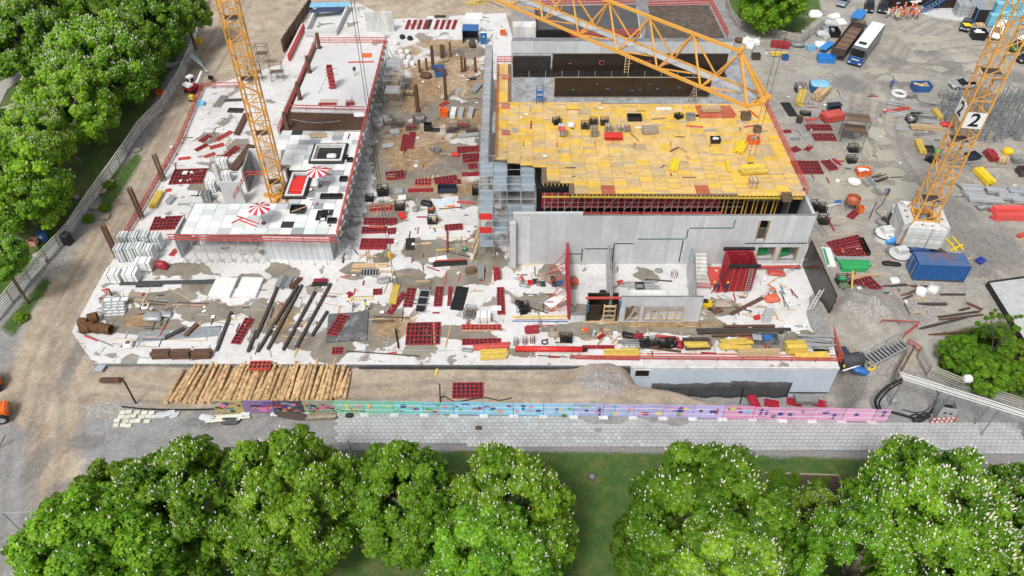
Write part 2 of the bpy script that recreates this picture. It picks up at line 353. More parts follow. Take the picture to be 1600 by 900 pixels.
# concrete slab with wet patches
ZS=.5
SLAB_PX=[(112,518),(146,568),(700,570),(1311,573),(1262,380),(1258,300),(1180,163),(1130,62),(800,55),(790,20),(610,30),(560,5),(480,15),(440,100),(318,138),(282,225),(184,395),(160,430)]
SLAB=px_poly(SLAB_PX,ZS)
WET=[(640,150,40,26),(720,82,40,8),(700,175,50,18),(755,150,18,34),(612,225,22,50),(690,250,70,20),(640,262,30,22),(650,295,40,18),(745,300,26,16),(605,335,26,16),(760,235,16,30),(655,390,26,14),(700,392,34,12),(752,368,10,10),(765,402,22,16),(735,430,26,14),(600,402,16,9),(562,422,26,9),(640,440,22,16),(682,448,26,12),(440,424,22,8),(380,440,30,8),(335,447,38,9),(280,420,38,9),(255,468,36,12),(215,500,42,16),(262,517,34,9),(330,487,38,13),(410,492,14,20),(440,500,16,26),(470,533,22,12),(520,542,28,20),(592,510,30,26),(660,543,16,5),(715,520,26,8),(745,528,22,8),(815,553,14,4),(905,515,60,8),(1000,510,50,7),(1100,515,60,9),(1200,535,50,12),(1262,530,24,12),(860,425,14,12),(850,472,34,10),(885,440,14,10),(1010,430,14,8),(940,485,50,5),(1130,480,22,10),(330,215,14,8),(310,290,12,6),(345,265,10,8),(370,230,12,9),(320,335,10,6)]
RST=[(650,225,60,40),(700,290,60,18),(725,190,50,26),(620,130,20,26),(690,120,70,40),(640,80,30,10),(640,250,40,20),(440,500,20,30),(215,500,30,14),(620,510,40,20),(700,70,60,10),(1040,507,100,8),(650,160,30,20)]
def slab_mat():
 m=bpy.data.materials.new('cast_slab'); m.use_nodes=True; nt=m.node_tree; L=nt.links.new; b=nt.nodes['Principled BSDF']
 tc=N(nt,'ShaderNodeTexCoord')
 def noise(sc,det=6,ro=.6,dist=0.):
  n=N(nt,'ShaderNodeTexNoise'); n.inputs['Scale'].default_value=sc; n.inputs['Detail'].default_value=det; n.inputs['Roughness'].default_value=ro; n.inputs['Distortion'].default_value=dist
  L(tc.outputs['Object'],n.inputs['Vector']); return n.outputs[0]
 def ramp(f,cols):
  r=N(nt,'ShaderNodeValToRGB'); e=r.color_ramp.elements
  while len(e)<len(cols):e.new(.5)
  for i,(p,c)in enumerate(cols):e[i].position=p; e[i].color=(*c,1)
  L(f,r.inputs[0]); return r.outputs[0]
 def mask(at,n,amt,lo,hi):
  a=N(nt,'ShaderNodeAttribute',attribute_name=at)
  x=N(nt,'ShaderNodeMath',operation='MULTIPLY_ADD'); L(n,x.inputs[0]); x.inputs[1].default_value=amt; L(a.outputs['Fac'],x.inputs[2])
  y=N(nt,'ShaderNodeMapRange'); y.inputs[1].default_value=lo+amt/2; y.inputs[2].default_value=hi+amt/2; L(x.outputs[0],y.inputs[0]); return y.outputs[0]
 def mix(f,a,b_,mode='MIX'):
  x=N(nt,'ShaderNodeMix',data_type='RGBA',blend_type=mode)
  if isinstance(f,float):x.inputs[0].default_value=f
  else:L(f,x.inputs[0])
  L(a,x.inputs[6]); L(b_,x.inputs[7]); return x.outputs[2]
 n1=noise(.35,7,.55,.8); n2=noise(1.4,6,.7); n3=noise(6,5,.7)
 dry=ramp(n2,[(.28,(.54,.53,.515)),(.5,(.65,.645,.64)),(.72,(.70,.70,.695))])
 dry=mix(.8,dry,ramp(noise(.16,6,.6),[(.35,(.8,.79,.77)),(.55,(1,1,1))]),'MULTIPLY')
 wetc=ramp(n1,[(.3,(.15,.13,.10)),(.5,(.235,.208,.168)),(.7,(.30,.28,.24))])
 rstc=ramp(n2,[(.3,(.19,.10,.038)),(.55,(.36,.24,.12)),(.75,(.62,.48,.31))])
 wm=mask('wet',n1,2.0,.2,.235)
 c=mix(wm,dry,wetc)
 rm=mask('rust',n1,1.2,.5,.8); r2=N(nt,'ShaderNodeMath',operation='MULTIPLY'); L(rm,r2.inputs[0]); r2.inputs[1].default_value=.85
 c=mix(r2.outputs[0],c,rstc)
 sp=ramp(n3,[(.25,(.86,.86,.86)),(.6,(1,1,1)),(.8,(1.06,1.06,1.06))]); c=mix(.7,c,sp,'MULTIPLY')
 L(c,b.inputs['Base Color'])
 rr=N(nt,'ShaderNodeMapRange'); rr.inputs[3].default_value=.85; rr.inputs[4].default_value=.38; L(wm,rr.inputs[0]); L(rr.outputs[0],b.inputs['Roughness'])
 return m
M_slab=slab_mat()
def slab():
 b=bmesh.new(); vs=[b.verts.new((x,y,ZS))for x,y in SLAB]; f=b.faces.new(vs)
 if f.normal.z<0:f.normal_flip()
 xs=np.arange(-70,50,.9); ys=np.arange(50,150,.9)
 for x in xs:bmesh.ops.bisect_plane(b,geom=b.verts[:]+b.edges[:]+b.faces[:],plane_co=(x,0,0),plane_no=(1,0,0))
 for y in ys:bmesh.ops.bisect_plane(b,geom=b.verts[:]+b.edges[:]+b.faces[:],plane_co=(0,y,0),plane_no=(0,1,0))
 me=bpy.data.meshes.new('floor_slab'); bmesh.ops.recalc_face_normals(b,faces=b.faces); b.normal_update()
 if b.faces[:][0].normal.z<0:bmesh.ops.reverse_faces(b,faces=b.faces[:])
 b.to_mesh(me); b.free()
 co=np.empty(len(me.vertices)*3,np.float32); me.vertices.foreach_get('co',co); x,y=co[0::3].astype(float),co[1::3].astype(float)
 for k,l in(('wet',WET),('rust',RST)):
  at=me.attributes.new(k,'FLOAT','POINT'); at.data.foreach_set('value',blobs(x,y,l,ZS).astype(np.float32))
 me.materials.append(M_slab); o=link('floor_slab',me); o['kind']='structure'
 e=MB().prism([(x*.9995,y*.9995+.02)for x,y in SLAB],-.5,ZS-.004); part(o,'slab_edge',e,M_concd)
 return o
floor_slab=slab()
# street: paving, gravel strip
def street():
 top=[(526,646),(1000,652),(1385,660),(1640,664)]; bot=[(526,692),(1000,698),(1300,704),(1640,711)]
 q=px_poly(top,.03)+list(reversed(px_poly(bot,.03)))
 o=struct('pavement',MB().prism(q,-.05,.035),mat('paving_joint',(.2,.2,.195),.9,.2,2))
 m=mat('paving_stone',(.43,.44,.445),.8,.1,1.5,objvar=.13,dirt=(.33,.33,.325),dirt_amt=.45,dscale=.4)
 sw,sl=.56,.42; stones=[]
 me=bevel_mesh(MB().box((0,0,0),(sw-.05,sl-.05,.06)).mesh('paving_stone',m),.012)
 y0=min(p[1]for p in q)+.35; y1=max(p[1]for p in q); rows=int((y1-y0)/sl)+1
 pts=[]
 for r in range(rows):
  y=y0+r*sl
  for k in range(190):
   x=-20.5+(r%2)*sw/2+k*sw
   pts.append((x,y))
 xs=np.array([p[0]for p in pts]); ys=np.array([p[1]for p in pts]); d=sdf(xs,ys,q)
 ok=[(x,y)for(x,y),dd in zip(pts,d)if dd<.05 and x<52]
 ok.sort(key=lambda p:abs(p[0])*.35+p[1])
 rest=MB()
 for i,(x,y)in enumerate(ok):
  if i<300:link('paving_stone',me,o,(x,y,.042+rnd.uniform(-.006,.006)))
  else:rest.box((x,y,.042+rnd.uniform(-.006,.006)),(sw-.05,sl-.05,.06))
 r=part(o,'paving_stones',rest,mat('paving_stone_far',(.43,.44,.445),.8,.12,.9,objvar=0,dirt=(.33,.33,.325),dirt_amt=.45,dscale=.4)); r['kind']='stuff'
 g=px_poly([(440,700),(526,692.6),(1000,698.6),(1300,704.6),(1640,711.6),(1640,731),(1300,714),(1000,706),(526,703),(440,708)],0)
 struct('gravel_strip',MB().prism(g,-.05,.012),mat('gravel_strip',(.30,.295,.29),.95,.4,6,dirt=(.18,.17,.16),dirt_amt=.5,dscale=5))
 for u,v in((748,668.5),(935,672)):
  p=P(u,v,.075); tag(part(None,'drain_cover',bevel_mesh(MB().box((0,0,0),(.7,.5,.03)).mesh('drain_cover',M_dsteel if u<800 else M_galvd),.01),None,(p.x,p.y,.092)),'dark square drain grate in the pale paving' if u<800 else 'lighter grey patch cover in the paving right of the drain grate','drain cover')
 p=PG(925,745); t=thing('manhole_cover','round manhole cover in the lawn between the chestnut trees','manhole',p)
 part(t,'ring',MB().lathe([(.42,-.05),(.42,.06),(.32,.07),(.32,.02)],20),M_dsteel); part(t,'lid',MB().lathe([(.3,-.03),(.3,.05),(.05,.06)],20),M_galvd)
street()
# chestnut trees
def leaf_mat():
 m=bpy.data.materials.new('chestnut_leaf'); m.use_nodes=True; nt=m.node_tree; L=nt.links.new; b=nt.nodes['Principled BSDF']
 a=N(nt,'ShaderNodeAttribute',attribute_name='tint'); oi=N(nt,'ShaderNodeObjectInfo')
 r=N(nt,'ShaderNodeValToRGB'); e=r.color_ramp.elements; e[0].position=.0; e[0].color=(.045,.125,.008,1); e[1].position=1; e[1].color=(.26,.47,.024,1)
 x=e.new(.5); x.color=(.13,.285,.014,1)
 L(a.outputs['Fac'],r.inputs[0])
 ho=N(nt,'ShaderNodeMapRange'); ho.inputs[3].default_value=.485; ho.inputs[4].default_value=.508; L(oi.outputs['Random'],ho.inputs[0])
 ox=N(nt,'ShaderNodeAttribute',attribute_name='tone',attribute_type='OBJECT')
 hsv=N(nt,'ShaderNodeHueSaturation'); L(r.outputs[0],hsv.inputs['Color']); L(ho.outputs[0],hsv.inputs['Hue']); L(ox.outputs['Fac'],hsv.inputs['Value'])
 L(hsv.outputs[0],b.inputs['Base Color']); b.inputs['Roughness'].default_value=.5; b.inputs['Specular IOR Level'].default_value=.3
 tr=N(nt,'ShaderNodeBsdfTranslucent'); L(hsv.outputs[0],tr.inputs[0]); mx=N(nt,'ShaderNodeMixShader'); mx.inputs[0].default_value=.3
 L(b.outputs[0],mx.inputs[1]); L(tr.outputs[0],mx.inputs[2]); L(mx.outputs[0],nt.nodes['Material Output'].inputs[0]); return m
M_leaf=leaf_mat()
M_flower=mat('chestnut_blossom',(.80,.74,.66),.8,.1,3,objvar=.05)
def crown_mesh(seed,nleaf,R=1.0,leaf=.075,asp=1.0):
 g=np.random.default_rng(seed)
 nl=170; L_=[]; ph=g.uniform(0,6.28,6); fr=g.uniform(1.2,2.6,6)
 for i in range(nl):
  t=g.uniform(0,2*math.pi); cz=g.uniform(-.8,1); rr=math.sqrt(1-cz*cz)
  wz=1.08*asp if cz>0 else .8
  k=g.uniform(.78,.92)+.09*math.sin(fr[0]*t+ph[0])*math.cos(fr[1]*2*cz+ph[1])+.05*math.sin(2*fr[2]*t+ph[2]+3*cz)
  if i%6==0:k*=.72
  L_.append((rr*math.cos(t)*k,rr*math.sin(t)*k,cz*wz*k,g.uniform(.11,.22)))
 L_=np.array(L_)
 idx=g.integers(0,nl,nleaf*2); n=g.normal(size=(nleaf*2,3)); n/=np.linalg.norm(n,axis=1)[:,None]
 c=L_[idx,:3]; out=c/(np.linalg.norm(c,axis=1)[:,None]+1e-6)
 n=n+out*.55+np.array([0,0,.3]); n/=np.linalg.norm(n,axis=1)[:,None]
 dep=g.uniform(.6,1.12,nleaf*2)
 p=c+n*L_[idx,3][:,None]*dep[:,None]
 keep=np.ones(len(p),bool)
 for l in L_:keep&=np.linalg.norm(p-l[:3],axis=1)>l[3]*.5
 p=p[keep][:nleaf]; n=n[keep][:nleaf]; idx=idx[keep][:nleaf]; m=len(p)
 lobe_t=g.uniform(.05,.9,nl)
 tint=np.clip(lobe_t[idx]*.6+g.uniform(0,.5,m),0,1)
 nn=n+g.normal(size=(m,3))*.55+np.array([0,0,.4]); nn/=np.linalg.norm(nn,axis=1)[:,None]
 a=np.cross(nn,g.normal(size=(m,3))); a/=np.linalg.norm(a,axis=1)[:,None]; b=np.cross(nn,a)
 sz=leaf*g.uniform(.7,1.25,m)
 K=5; V=np.empty((m,K,4,3));
 for k in range(K):
  t=(k-2)*1.05; d=a*math.cos(t)+b*math.sin(t); s_=-a*math.sin(t)+b*math.cos(t)
  ln=sz*(1.0-.13*abs(k-2)); z=sz[:,None]*nn
  V[:,k,0]=p; V[:,k,1]=p+d*(ln*.62)[:,None]+s_*(sz*.26)[:,None]-z*.08
  V[:,k,2]=p+d*ln[:,None]-z*.34; V[:,k,3]=p+d*(ln*.62)[:,None]-s_*(sz*.26)[:,None]-z*.08
 nv=m*K*4; me=bpy.data.meshes.new('crown'); me.vertices.add(nv); me.vertices.foreach_set('co',V.reshape(-1).astype(np.float32))
 nf=m*K; me.loops.add(nf*4); me.loops.foreach_set('vertex_index',np.arange(nf*4,dtype=np.int32)); me.polygons.add(nf)
 me.polygons.foreach_set('loop_start',np.arange(0,nf*4,4,dtype=np.int32)); me.polygons.foreach_set('loop_total',np.full(nf,4,np.int32)); me.update()
 at=me.attributes.new('tint','FLOAT','POINT'); at.data.foreach_set('value',np.repeat(tint,K*4).astype(np.float32)); me.materials.append(M_leaf)
 outer=np.linalg.norm(p*np.array([1,1,.85]),axis=1); sel=np.where((n[:,2]>.0)&(outer>.68))[0]; g.shuffle(sel)
 fl=[]
 for cnt in(420,1050,2100):
  mb=MB()
  for i in sel[:cnt]:
   q=p[i]+n[i]*.02; h=leaf*g.uniform(.42,.72); r_=h*.32
   ax=Vector((n[i][0]*.5+g.normal()*.15,n[i][1]*.5+g.normal()*.15,1)).normalized()
   mb.tube(q,Vector(q)+ax*h*.5,r_*.8,5,r_); mb.tube(Vector(q)+ax*h*.5,Vector(q)+ax*h*1.2,r_,5,r_*.3)
  fl.append(mb.mesh('blossoms',M_flower))
 return me,fl
CROWNS=[crown_mesh(s,n,leaf=l,asp=a)for s,n,l,a in((1,23000,.056,1.0),(2,21000,.053,1.15),(3,20000,.058,.95),(4,22000,.051,1.05))]
def trunk_mesh(seed):
 r=random.Random(seed); m=MB(); prev=Vector((0,0,-.06)); rad=.055
 for k in range(4):
  q=prev+Vector((r.uniform(-.03,.03),r.uniform(-.03,.03),.22)); m.tube(prev,q,rad,8,rad*.85); prev=q; rad*=.85
 for k in range(9):
  t=k*2.4; d=Vector((math.cos(t),math.sin(t),r.uniform(.5,1.3))).normalized(); s_=Vector((0,0,r.uniform(.45,.85)))
  mid=s_*.8+d*.2; m.tube(s_*.8,mid,.026,5,.015); m.tube(mid,mid+(d+Vector((r.uniform(-.4,.4),r.uniform(-.4,.4),.1))).normalized()*.16,.015,5,.006)
 return m.mesh('trunk',M_bark,True)
TRUNKS=[trunk_mesh(s)for s in(1,2,3)]
def tree(u,v,rpx,label,var=0,bl=1,tone=1.0,zc=7.5,sq=1.0,name='chestnut_tree',group='flowering chestnut trees',kz=1.0):
 c=P(u,v,zc); Z=c.y*CP-(zc-HC)*SP; R=rpx*Z/F*.98
 g=gz(c.x,c.y); t=thing(name,label,'tree',(c.x,c.y,g),0,group)
 zc_=zc-g; rz=rnd.uniform(0,6.28)
 cr=link('crown',CROWNS[var%4][0],t,(0,0,zc_),rz); cr.scale=(R,R*sq,R*kz); cr['tone']=tone
 if bl is not None:
  f=link('blossoms',CROWNS[var%4][1][bl],t,(0,0,zc_),rz); f.scale=(R,R*sq,R*kz); f['kind']='stuff'
 tk=link('trunk',TRUNKS[var%3],t,(0,0,0),rnd.uniform(0,6)); s_=zc_/.62; tk.scale=(min(s_,R*1.5),min(s_,R*1.5),s_)
 return t
tree(178,892,138,'bright green chestnut in the lower left corner, few blossoms',0,0,1.15)
tree(190,790,75,'small darker green chestnut behind the bright lower left corner tree',2,0,.85,zc=6)
tree(305,800,112,'rounded dark green chestnut second from the left in the street row',1,1,.82)
tree(457,797,112,'tall chestnut with pinkish blossom tips third from the left in the street row',3,1,.95)
tree(634,792,92,'slim chestnut with its trunk showing above bare soil',2,0,.9,kz=1.05)
tree(798,815,105,'mid green chestnut left of the open lawn gap',1,1,1.0)
tree(770,890,105,'yellow green chestnut cut by the bottom edge left of the lawn gap',0,1,1.25,zc=8.5)
tree(1105,822,124,'broad dark green chestnut right of the open lawn gap',3,1,.78)
tree(1012,860,60,'low dark green chestnut at the lawn gap bottom',2,None,.6,zc=4.5)
tree(1130,900,95,'pale chestnut thick with white blossoms at the bottom edge',0,2,1.3,zc=8.5)
tree(1262,815,54,'small chestnut beside the planted bed with timber edging',2,1,.8,zc=5)
tree(1436,836,128,'large bright chestnut full of blossoms in front of the paving at right',1,2,1.08)
tree(1605,815,85,'dark chestnut with many blossoms at the right picture edge',3,2,.68)
tree(1325,890,95,'chestnut with pink tinged blossoms on the bottom edge right of the pale one',1,1,1.05,zc=8)
tree(1500,885,100,'wide blossoming chestnut in the lower right corner group',2,2,.92,zc=8)
tree(1600,905,75,'chestnut cut by the lower right corner',0,2,1.0,zc=8)
PT=[(35,62,66,'chestnut covered in white blossoms at upper left park edge',0,2,.85),(88,22,56,'chestnut at the top edge between path and blossoming corner tree',1,1,.8),(165,5,50,'deep green chestnut at the top edge above the park path end',2,0,.62),(160,105,82,'largest blossoming chestnut in the park beside the rail fence',3,2,.95),(206,78,56,'plain green chestnut right of the largest blossoming one',1,0,.72),(238,42,56,'chestnut with small blossoms at the fence near the cable bundle',0,1,.68),(288,15,42,'chestnut touching the top end of the rail fence',2,1,.75),(115,165,72,'bright chestnut below the largest blossoming one beside the fence',1,1,1.0),(60,215,56,'yellow green blossoming chestnut above the long plank wall',0,2,1.1),(28,290,84,'bright green chestnut at the left edge over the plank wall',3,1,1.05),(0,400,44,'partly seen chestnut at the left edge below the plank wall',2,1,.9),(2,185,22,'dark bush like chestnut by the park path at the left edge',2,None,.55)]
for a in PT:tree(a[0],a[1]+4,a[2]*.92,a[3],a[4],a[5],a[6]*1.3,zc=7.0,group='chestnut trees in the park')
tree(1205,5,50,'lime green tree inside the round fenced island at the top',1,None,1.15,zc=5,name='broadleaf_tree',group=None)
tree(1185,22,28,'darker low shrub under the lime green island tree',2,None,.7,zc=2,name='shrub',group=None,kz=.7)
for i,(u,v,r_,l,tn)in enumerate(((1500,555,32,'left dark green shrub beside the plank fence at right',.85),(1545,545,38,'middle tall dark shrub under the bare twigs at right',.7),(1585,560,36,'shrub at the right edge behind the plank fence',.8),(1540,590,34,'front leafy shrub leaning over the plank fence at right',1.0),(1590,590,26,'low shrub at the right edge just behind the plank fence',.9))):
 tree(u,v,r_,l,i,None,tn,zc=1.6,name='shrub',group='shrubs by the right fence',kz=.8)
CACHE={}
def cmesh(key,fn):
 if key not in CACHE:CACHE[key]=fn()
 return CACHE[key]
def body_mesh(pose,top,legs,skin):
 P_=dict(pel=(0,0,.95),ch=(0,0,1.25),nk=(0,0,1.46),hd=(0,.02,1.56),hd2=(0,.03,1.72),sl=(-.19,0,1.40),el=(-.26,.02,1.12),wl=(-.25,.14,.88),hl=(-.25,.17,.79),sr=(.19,0,1.40),er=(.27,.02,1.12),wr=(.26,.14,.88),hr=(.26,.17,.79),pl=(-.1,0,.90),kl=(-.11,.02,.5),al=(-.11,-.02,.09),tl=(-.12,.16,.04),pr=(.1,0,.90),kr=(.11,.02,.5),ar=(.11,-.02,.09),tr=(.12,.16,.04))
 if pose=='walk':P_.update(kl=(-.1,.22,.52),al=(-.1,.28,.1),tl=(-.1,.46,.05),kr=(.1,-.05,.5),ar=(.1,-.36,.16),tr=(.1,-.24,.04),el=(-.27,-.12,1.14),wl=(-.26,-.08,.9),hl=(-.26,-.05,.82),er=(.27,.12,1.14),wr=(.25,.32,1.0),hr=(.24,.4,.97))
 if pose=='bend':P_.update(ch=(0,.22,1.12),nk=(0,.42,1.2),hd=(0,.5,1.22),hd2=(0,.62,1.26),sl=(-.19,.38,1.14),el=(-.24,.5,.88),wl=(-.2,.58,.64),hl=(-.18,.6,.56),sr=(.19,.38,1.14),er=(.24,.5,.88),wr=(.2,.58,.64),hr=(.18,.6,.56),pel=(0,-.06,.92))
 R=dict(pel=.15,ch=.17,nk=.07,hd=.095,hd2=.085,sl=.075,el=.052,wl=.04,hl=.045,sr=.075,er=.052,wr=.04,hr=.045,pl=.095,kl=.068,al=.05,tl=.045,pr=.095,kr=.068,ar=.05,tr=.045)
 E='pel ch,ch nk,nk hd,hd hd2,ch sl,sl el,el wl,wl hl,ch sr,sr er,er wr,wr hr,pel pl,pl kl,kl al,al tl,pel pr,pr kr,kr ar,ar tr'.split(','); K=list(P_)
 me=bpy.data.meshes.new('b'); me.from_pydata([P_[k]for k in K],[tuple(K.index(x)for x in e.split())for e in E],[]); o=bpy.data.objects.new('b',me); COL.objects.link(o)
 o.modifiers.new('s','SKIN'); o.modifiers.new('u','SUBSURF').levels=1
 for i,k in enumerate(K):d=me.skin_vertices[0].data[i]; d.radius=(R[k],R[k]*(.75 if k in('pel','ch')else 1)); d.use_root=k=='pel'
 out=bpy.data.meshes.new_from_object(o.evaluated_get(bpy.context.evaluated_depsgraph_get())); bpy.data.objects.remove(o)
 out.materials.clear(); [out.materials.append(m)for m in(top,legs,skin,M_black)]
 hv=Vector(P_['hd2']); nk=Vector(P_['nk']); hs_=[Vector(P_[k])for k in('hl','hr')]; ft=[Vector(P_[k])for k in('al','ar','tl','tr')]
 for f in out.polygons:
  c=f.center; f.use_smooth=True; pz=Vector(P_['pel']).z
  if(c-hv).length<.19 or(c-Vector(P_['hd'])).length<.1:f.material_index=2
  elif min((c-h).length for h in hs_)<.075:f.material_index=2
  elif min((c-h).length for h in ft)<.1:f.material_index=3
  elif c.z<pz-.02 and abs(c.x)<.21 and c.z<.9:f.material_index=1
 return out,hv,nk
COLS=dict(orange=mat('vest_orange',(.85,.13,.03),.7,.1),yellow=mat('vest_yellow',(.62,.78,.05),.7,.1),white=mat('shirt_white',(.75,.75,.74),.8,.1),black=mat('cloth_black',(.02,.02,.022),.8,.2),blue=mat('cloth_blue',(.03,.10,.38),.8,.1),red=mat('cloth_red',(.5,.03,.03),.8,.1),navy=mat('cloth_navy',(.03,.04,.07),.8,.2),grey=mat('cloth_grey',(.22,.22,.22),.8,.2))
SK=mat('skin',(.50,.30,.20),.6,.05)
for _k in(('walk','white','black'),('walk','yellow','navy'),('bend','red','black'),('stand','black','yellow'),('walk','blue','navy'),('bend','navy','black'),('stand','navy','navy'),('bend','orange','grey'),('bend','red','grey'),('stand','orange','grey'),('stand','orange','black'),('stand','orange','navy'),('walk','white','navy'),('stand','white','grey'),('walk','orange','navy'),('walk','orange','black'),('walk','orange','grey'),('stand','yellow','navy')):
 cmesh(('man',)+_k,lambda:body_mesh(_k[0],COLS[_k[1]],COLS[_k[2]],SK))
 # generic builders: walls, rails, lattice
def box_me(name,d,m,bev=0.):
 def f():
  me=MB().box((0,0,0),d).mesh(name,m)
  return bevel_mesh(me,bev)if bev else me
 return cmesh((name,tuple(round(x,3)for x in d),m.name,bev),f)
def bar_obj(par,name,p,q,w,m,h=None,tube=False):
 """a straight piece from p to q as its own object, sharing unit mesh data"""
 p=Vector(p); q=Vector(q); L_=(q-p).length; h=h or w
 if tube:me=cmesh(('utube',name,m.name),lambda:MB().tube((0,0,-.5),(0,0,.5),.5,6).mesh(name,m,False))
 else:me=cmesh(('ubox',name,m.name),lambda:MB().box((0,0,0),(1,1,1)).mesh(name,m))
 o=link(name,me,par); d=(q-p).normalized()
 o.rotation_mode='QUATERNION'
 up=Vector((0,0,1))if abs(d.z)<.97 else Vector((0,1,0))
 x=d.cross(up).normalized(); y=x.cross(d).normalized()
 o.rotation_quaternion=Matrix((x,y,-d)).transposed().to_quaternion()if False else Matrix((x,d.cross(x),d)).transposed().to_quaternion()
 o.location=(p+q)/2; o.scale=(w,h,L_); return o
def panel_wall(name,label,cat,p0,p1,z0,z1,th,m,pw=2.4,lifts=1,openings=(),gap=.012,piece='wall_panel',group=None):
 """upright wall from p0 to p1 made of separate cast panels; openings (s0,s1,za,zb) along the wall; face towards local -y"""
 p0=Vector((p0[0],p0[1],0)); p1=Vector((p1[0],p1[1],0)); L_=(p1-p0).length
 t=thing(name,label,cat,(p0.x,p0.y,z0),head(p0,p1),group); H_=z1-z0
 xs=sorted(set([0,L_]+[x for o in openings for x in o[:2]]+[i*L_/max(1,round(L_/pw))for i in range(1,max(1,round(L_/pw)))]))
 zs_=[i*H_/lifts for i in range(lifts+1)]
 core=MB()
 for i in range(len(xs)-1):
  a,b=xs[i],xs[i+1]
  if b-a<.05:continue
  cuts=sorted(set(zs_+[z for o in openings if o[0]<=a+.01 and o[1]>=b-.01 for z in(o[2],o[3])]))
  for j in range(len(cuts)-1):
   za,zb=cuts[j],cuts[j+1]; zm=(za+zb)/2
   if any(o[0]<=a+.01 and o[1]>=b-.01 and o[2]<zm<o[3]for o in openings):continue
   link(piece,box_me(piece,(b-a-gap,th,zb-za-gap),m,.012),t,((a+b)/2,th/2+rnd.uniform(-.004,.004),zm))
   core.box(((a+b)/2,th/2,zm),(b-a,th-.06,zb-za))
 part(t,'core',core,M_concd)
 return t
def railing(label,pts,h=1.15,nr=3,sp=2.2,m=M_redp,pm=None,group=None,cat='railing',name='guard_rail',rw=.07,lean=0.):
 pts=[Vector(p)for p in pts]; o0=pts[0]
 t=thing(name,label,cat,o0,0,group); pm=pm or m
 for i in range(len(pts)-1):
  a,b=pts[i]-o0,pts[i+1]-o0; L_=(b-a).length; n=max(1,round(L_/sp))
  for k in range(n+1):
   if i>0 and k==0:continue
   p=a.lerp(b,k/n); bar_obj(t,'post',p,p+Vector((0,0,h)),.06,pm)
  for r in range(nr):
   z=h*(r+1)/nr-.06-(.0 if r else-.02); bar_obj(t,'rail',a+Vector((0,0,z)),b+Vector((0,0,z)),.07,m,rw*2)
 return t
 # tower cranes
def lattice_mast(t,w,z0,z1,sec=2.6,m=M_crane,ladder=True,rot=0.):
 n=max(1,round((z1-z0)/sec)); s=(z1-z0)/n; h=w/2; c=[(-h,-h),(h,-h),(h,h),(-h,h)]
 Rm=Matrix.Rotation(rot,4,'Z')
 for x,y in c:bar_obj(t,'mast_chord',Rm@Vector((x,y,z0)),Rm@Vector((x,y,z1)),.16,m)
 hb=MB().bar((-h+.075,-h,.0),(h-.075,-h,.0),.09).mesh('horizontal_brace',m)
 d1=MB().bar((-h+.06,-h,.06),(h-.06,-h,s/2),.085).mesh('diagonal_brace',m); d2=MB().bar((h-.06,-h,s/2),(-h+.06,-h,s-.06),.085).mesh('diagonal_brace',m)
 pl=MB().box((0,h*.15,0),(w*.8,w*.55,.06)).mesh('platform',M_char)
 ld=MB().bar((-.22,h*.55,0),(-.22,h*.55,s),.05).bar((.22,h*.55,0),(.22,h*.55,s),.05)
 for k in range(int(s/.35)):ld.bar((-.2,h*.55,.2+k*.35),(.2,h*.55,.2+k*.35),.035)
 ld=ld.mesh('ladder',M_crane)
 for i in range(n):
  z=z0+i*s
  for k in range(4):
   r=rot+k*math.pi/2; link('horizontal_brace',hb,t,(0,0,z),r); link('diagonal_brace',d1,t,(0,0,z),r); link('diagonal_brace',d2,t,(0,0,z),r)
  if ladder:
   link('ladder',ld,t,(0,0,z),rot)
   if i%3==1:link('platform',pl,t,(0,0,z+.1),rot)
def jib(t,L0,L1,z,hw=.85,hh=2.5,sec=3.2,m=M_crane):
 """triangular jib along local +x from L0 to L1, lower chords at z"""
 n=round((L1-L0)/sec); s=(L1-L0)/n
 for y in(-hw,hw):bar_obj(t,'lower_chord',(L0,y,z),(L1,y,z),.16,m)
 bar_obj(t,'upper_chord',(L0,0,z+hh),(L1-s/2,0,z+hh),.16,m)
 di=[]
 for y in(-hw,hw):di.append(('web_brace',MB().bar((.05,y,.06),(s/2,0,hh-.06),.09).mesh('web_brace',m))); di.append(('web_brace',MB().bar((s/2,0,hh-.06),(s-.05,y,.06),.09).mesh('web_brace',m)))
 di.append(('cross_brace',MB().bar((0,-hw+.08,0),(0,hw-.08,0),.09).mesh('cross_brace',m))); di.append(('cross_brace',MB().bar((.06,-hw+.08,0),(s-.06,hw-.08,0),.07).mesh('cross_brace',m)))
 di.append(('catwalk',MB().box((s/2,0.3,.12),(s,.5,.05)).mesh('catwalk',mat('catwalk_grey',(.45,.46,.47),.6,.2,3))))
 for i in range(n):
  for nm,d in di:link(nm,d,t,(L0+i*s,0,z))
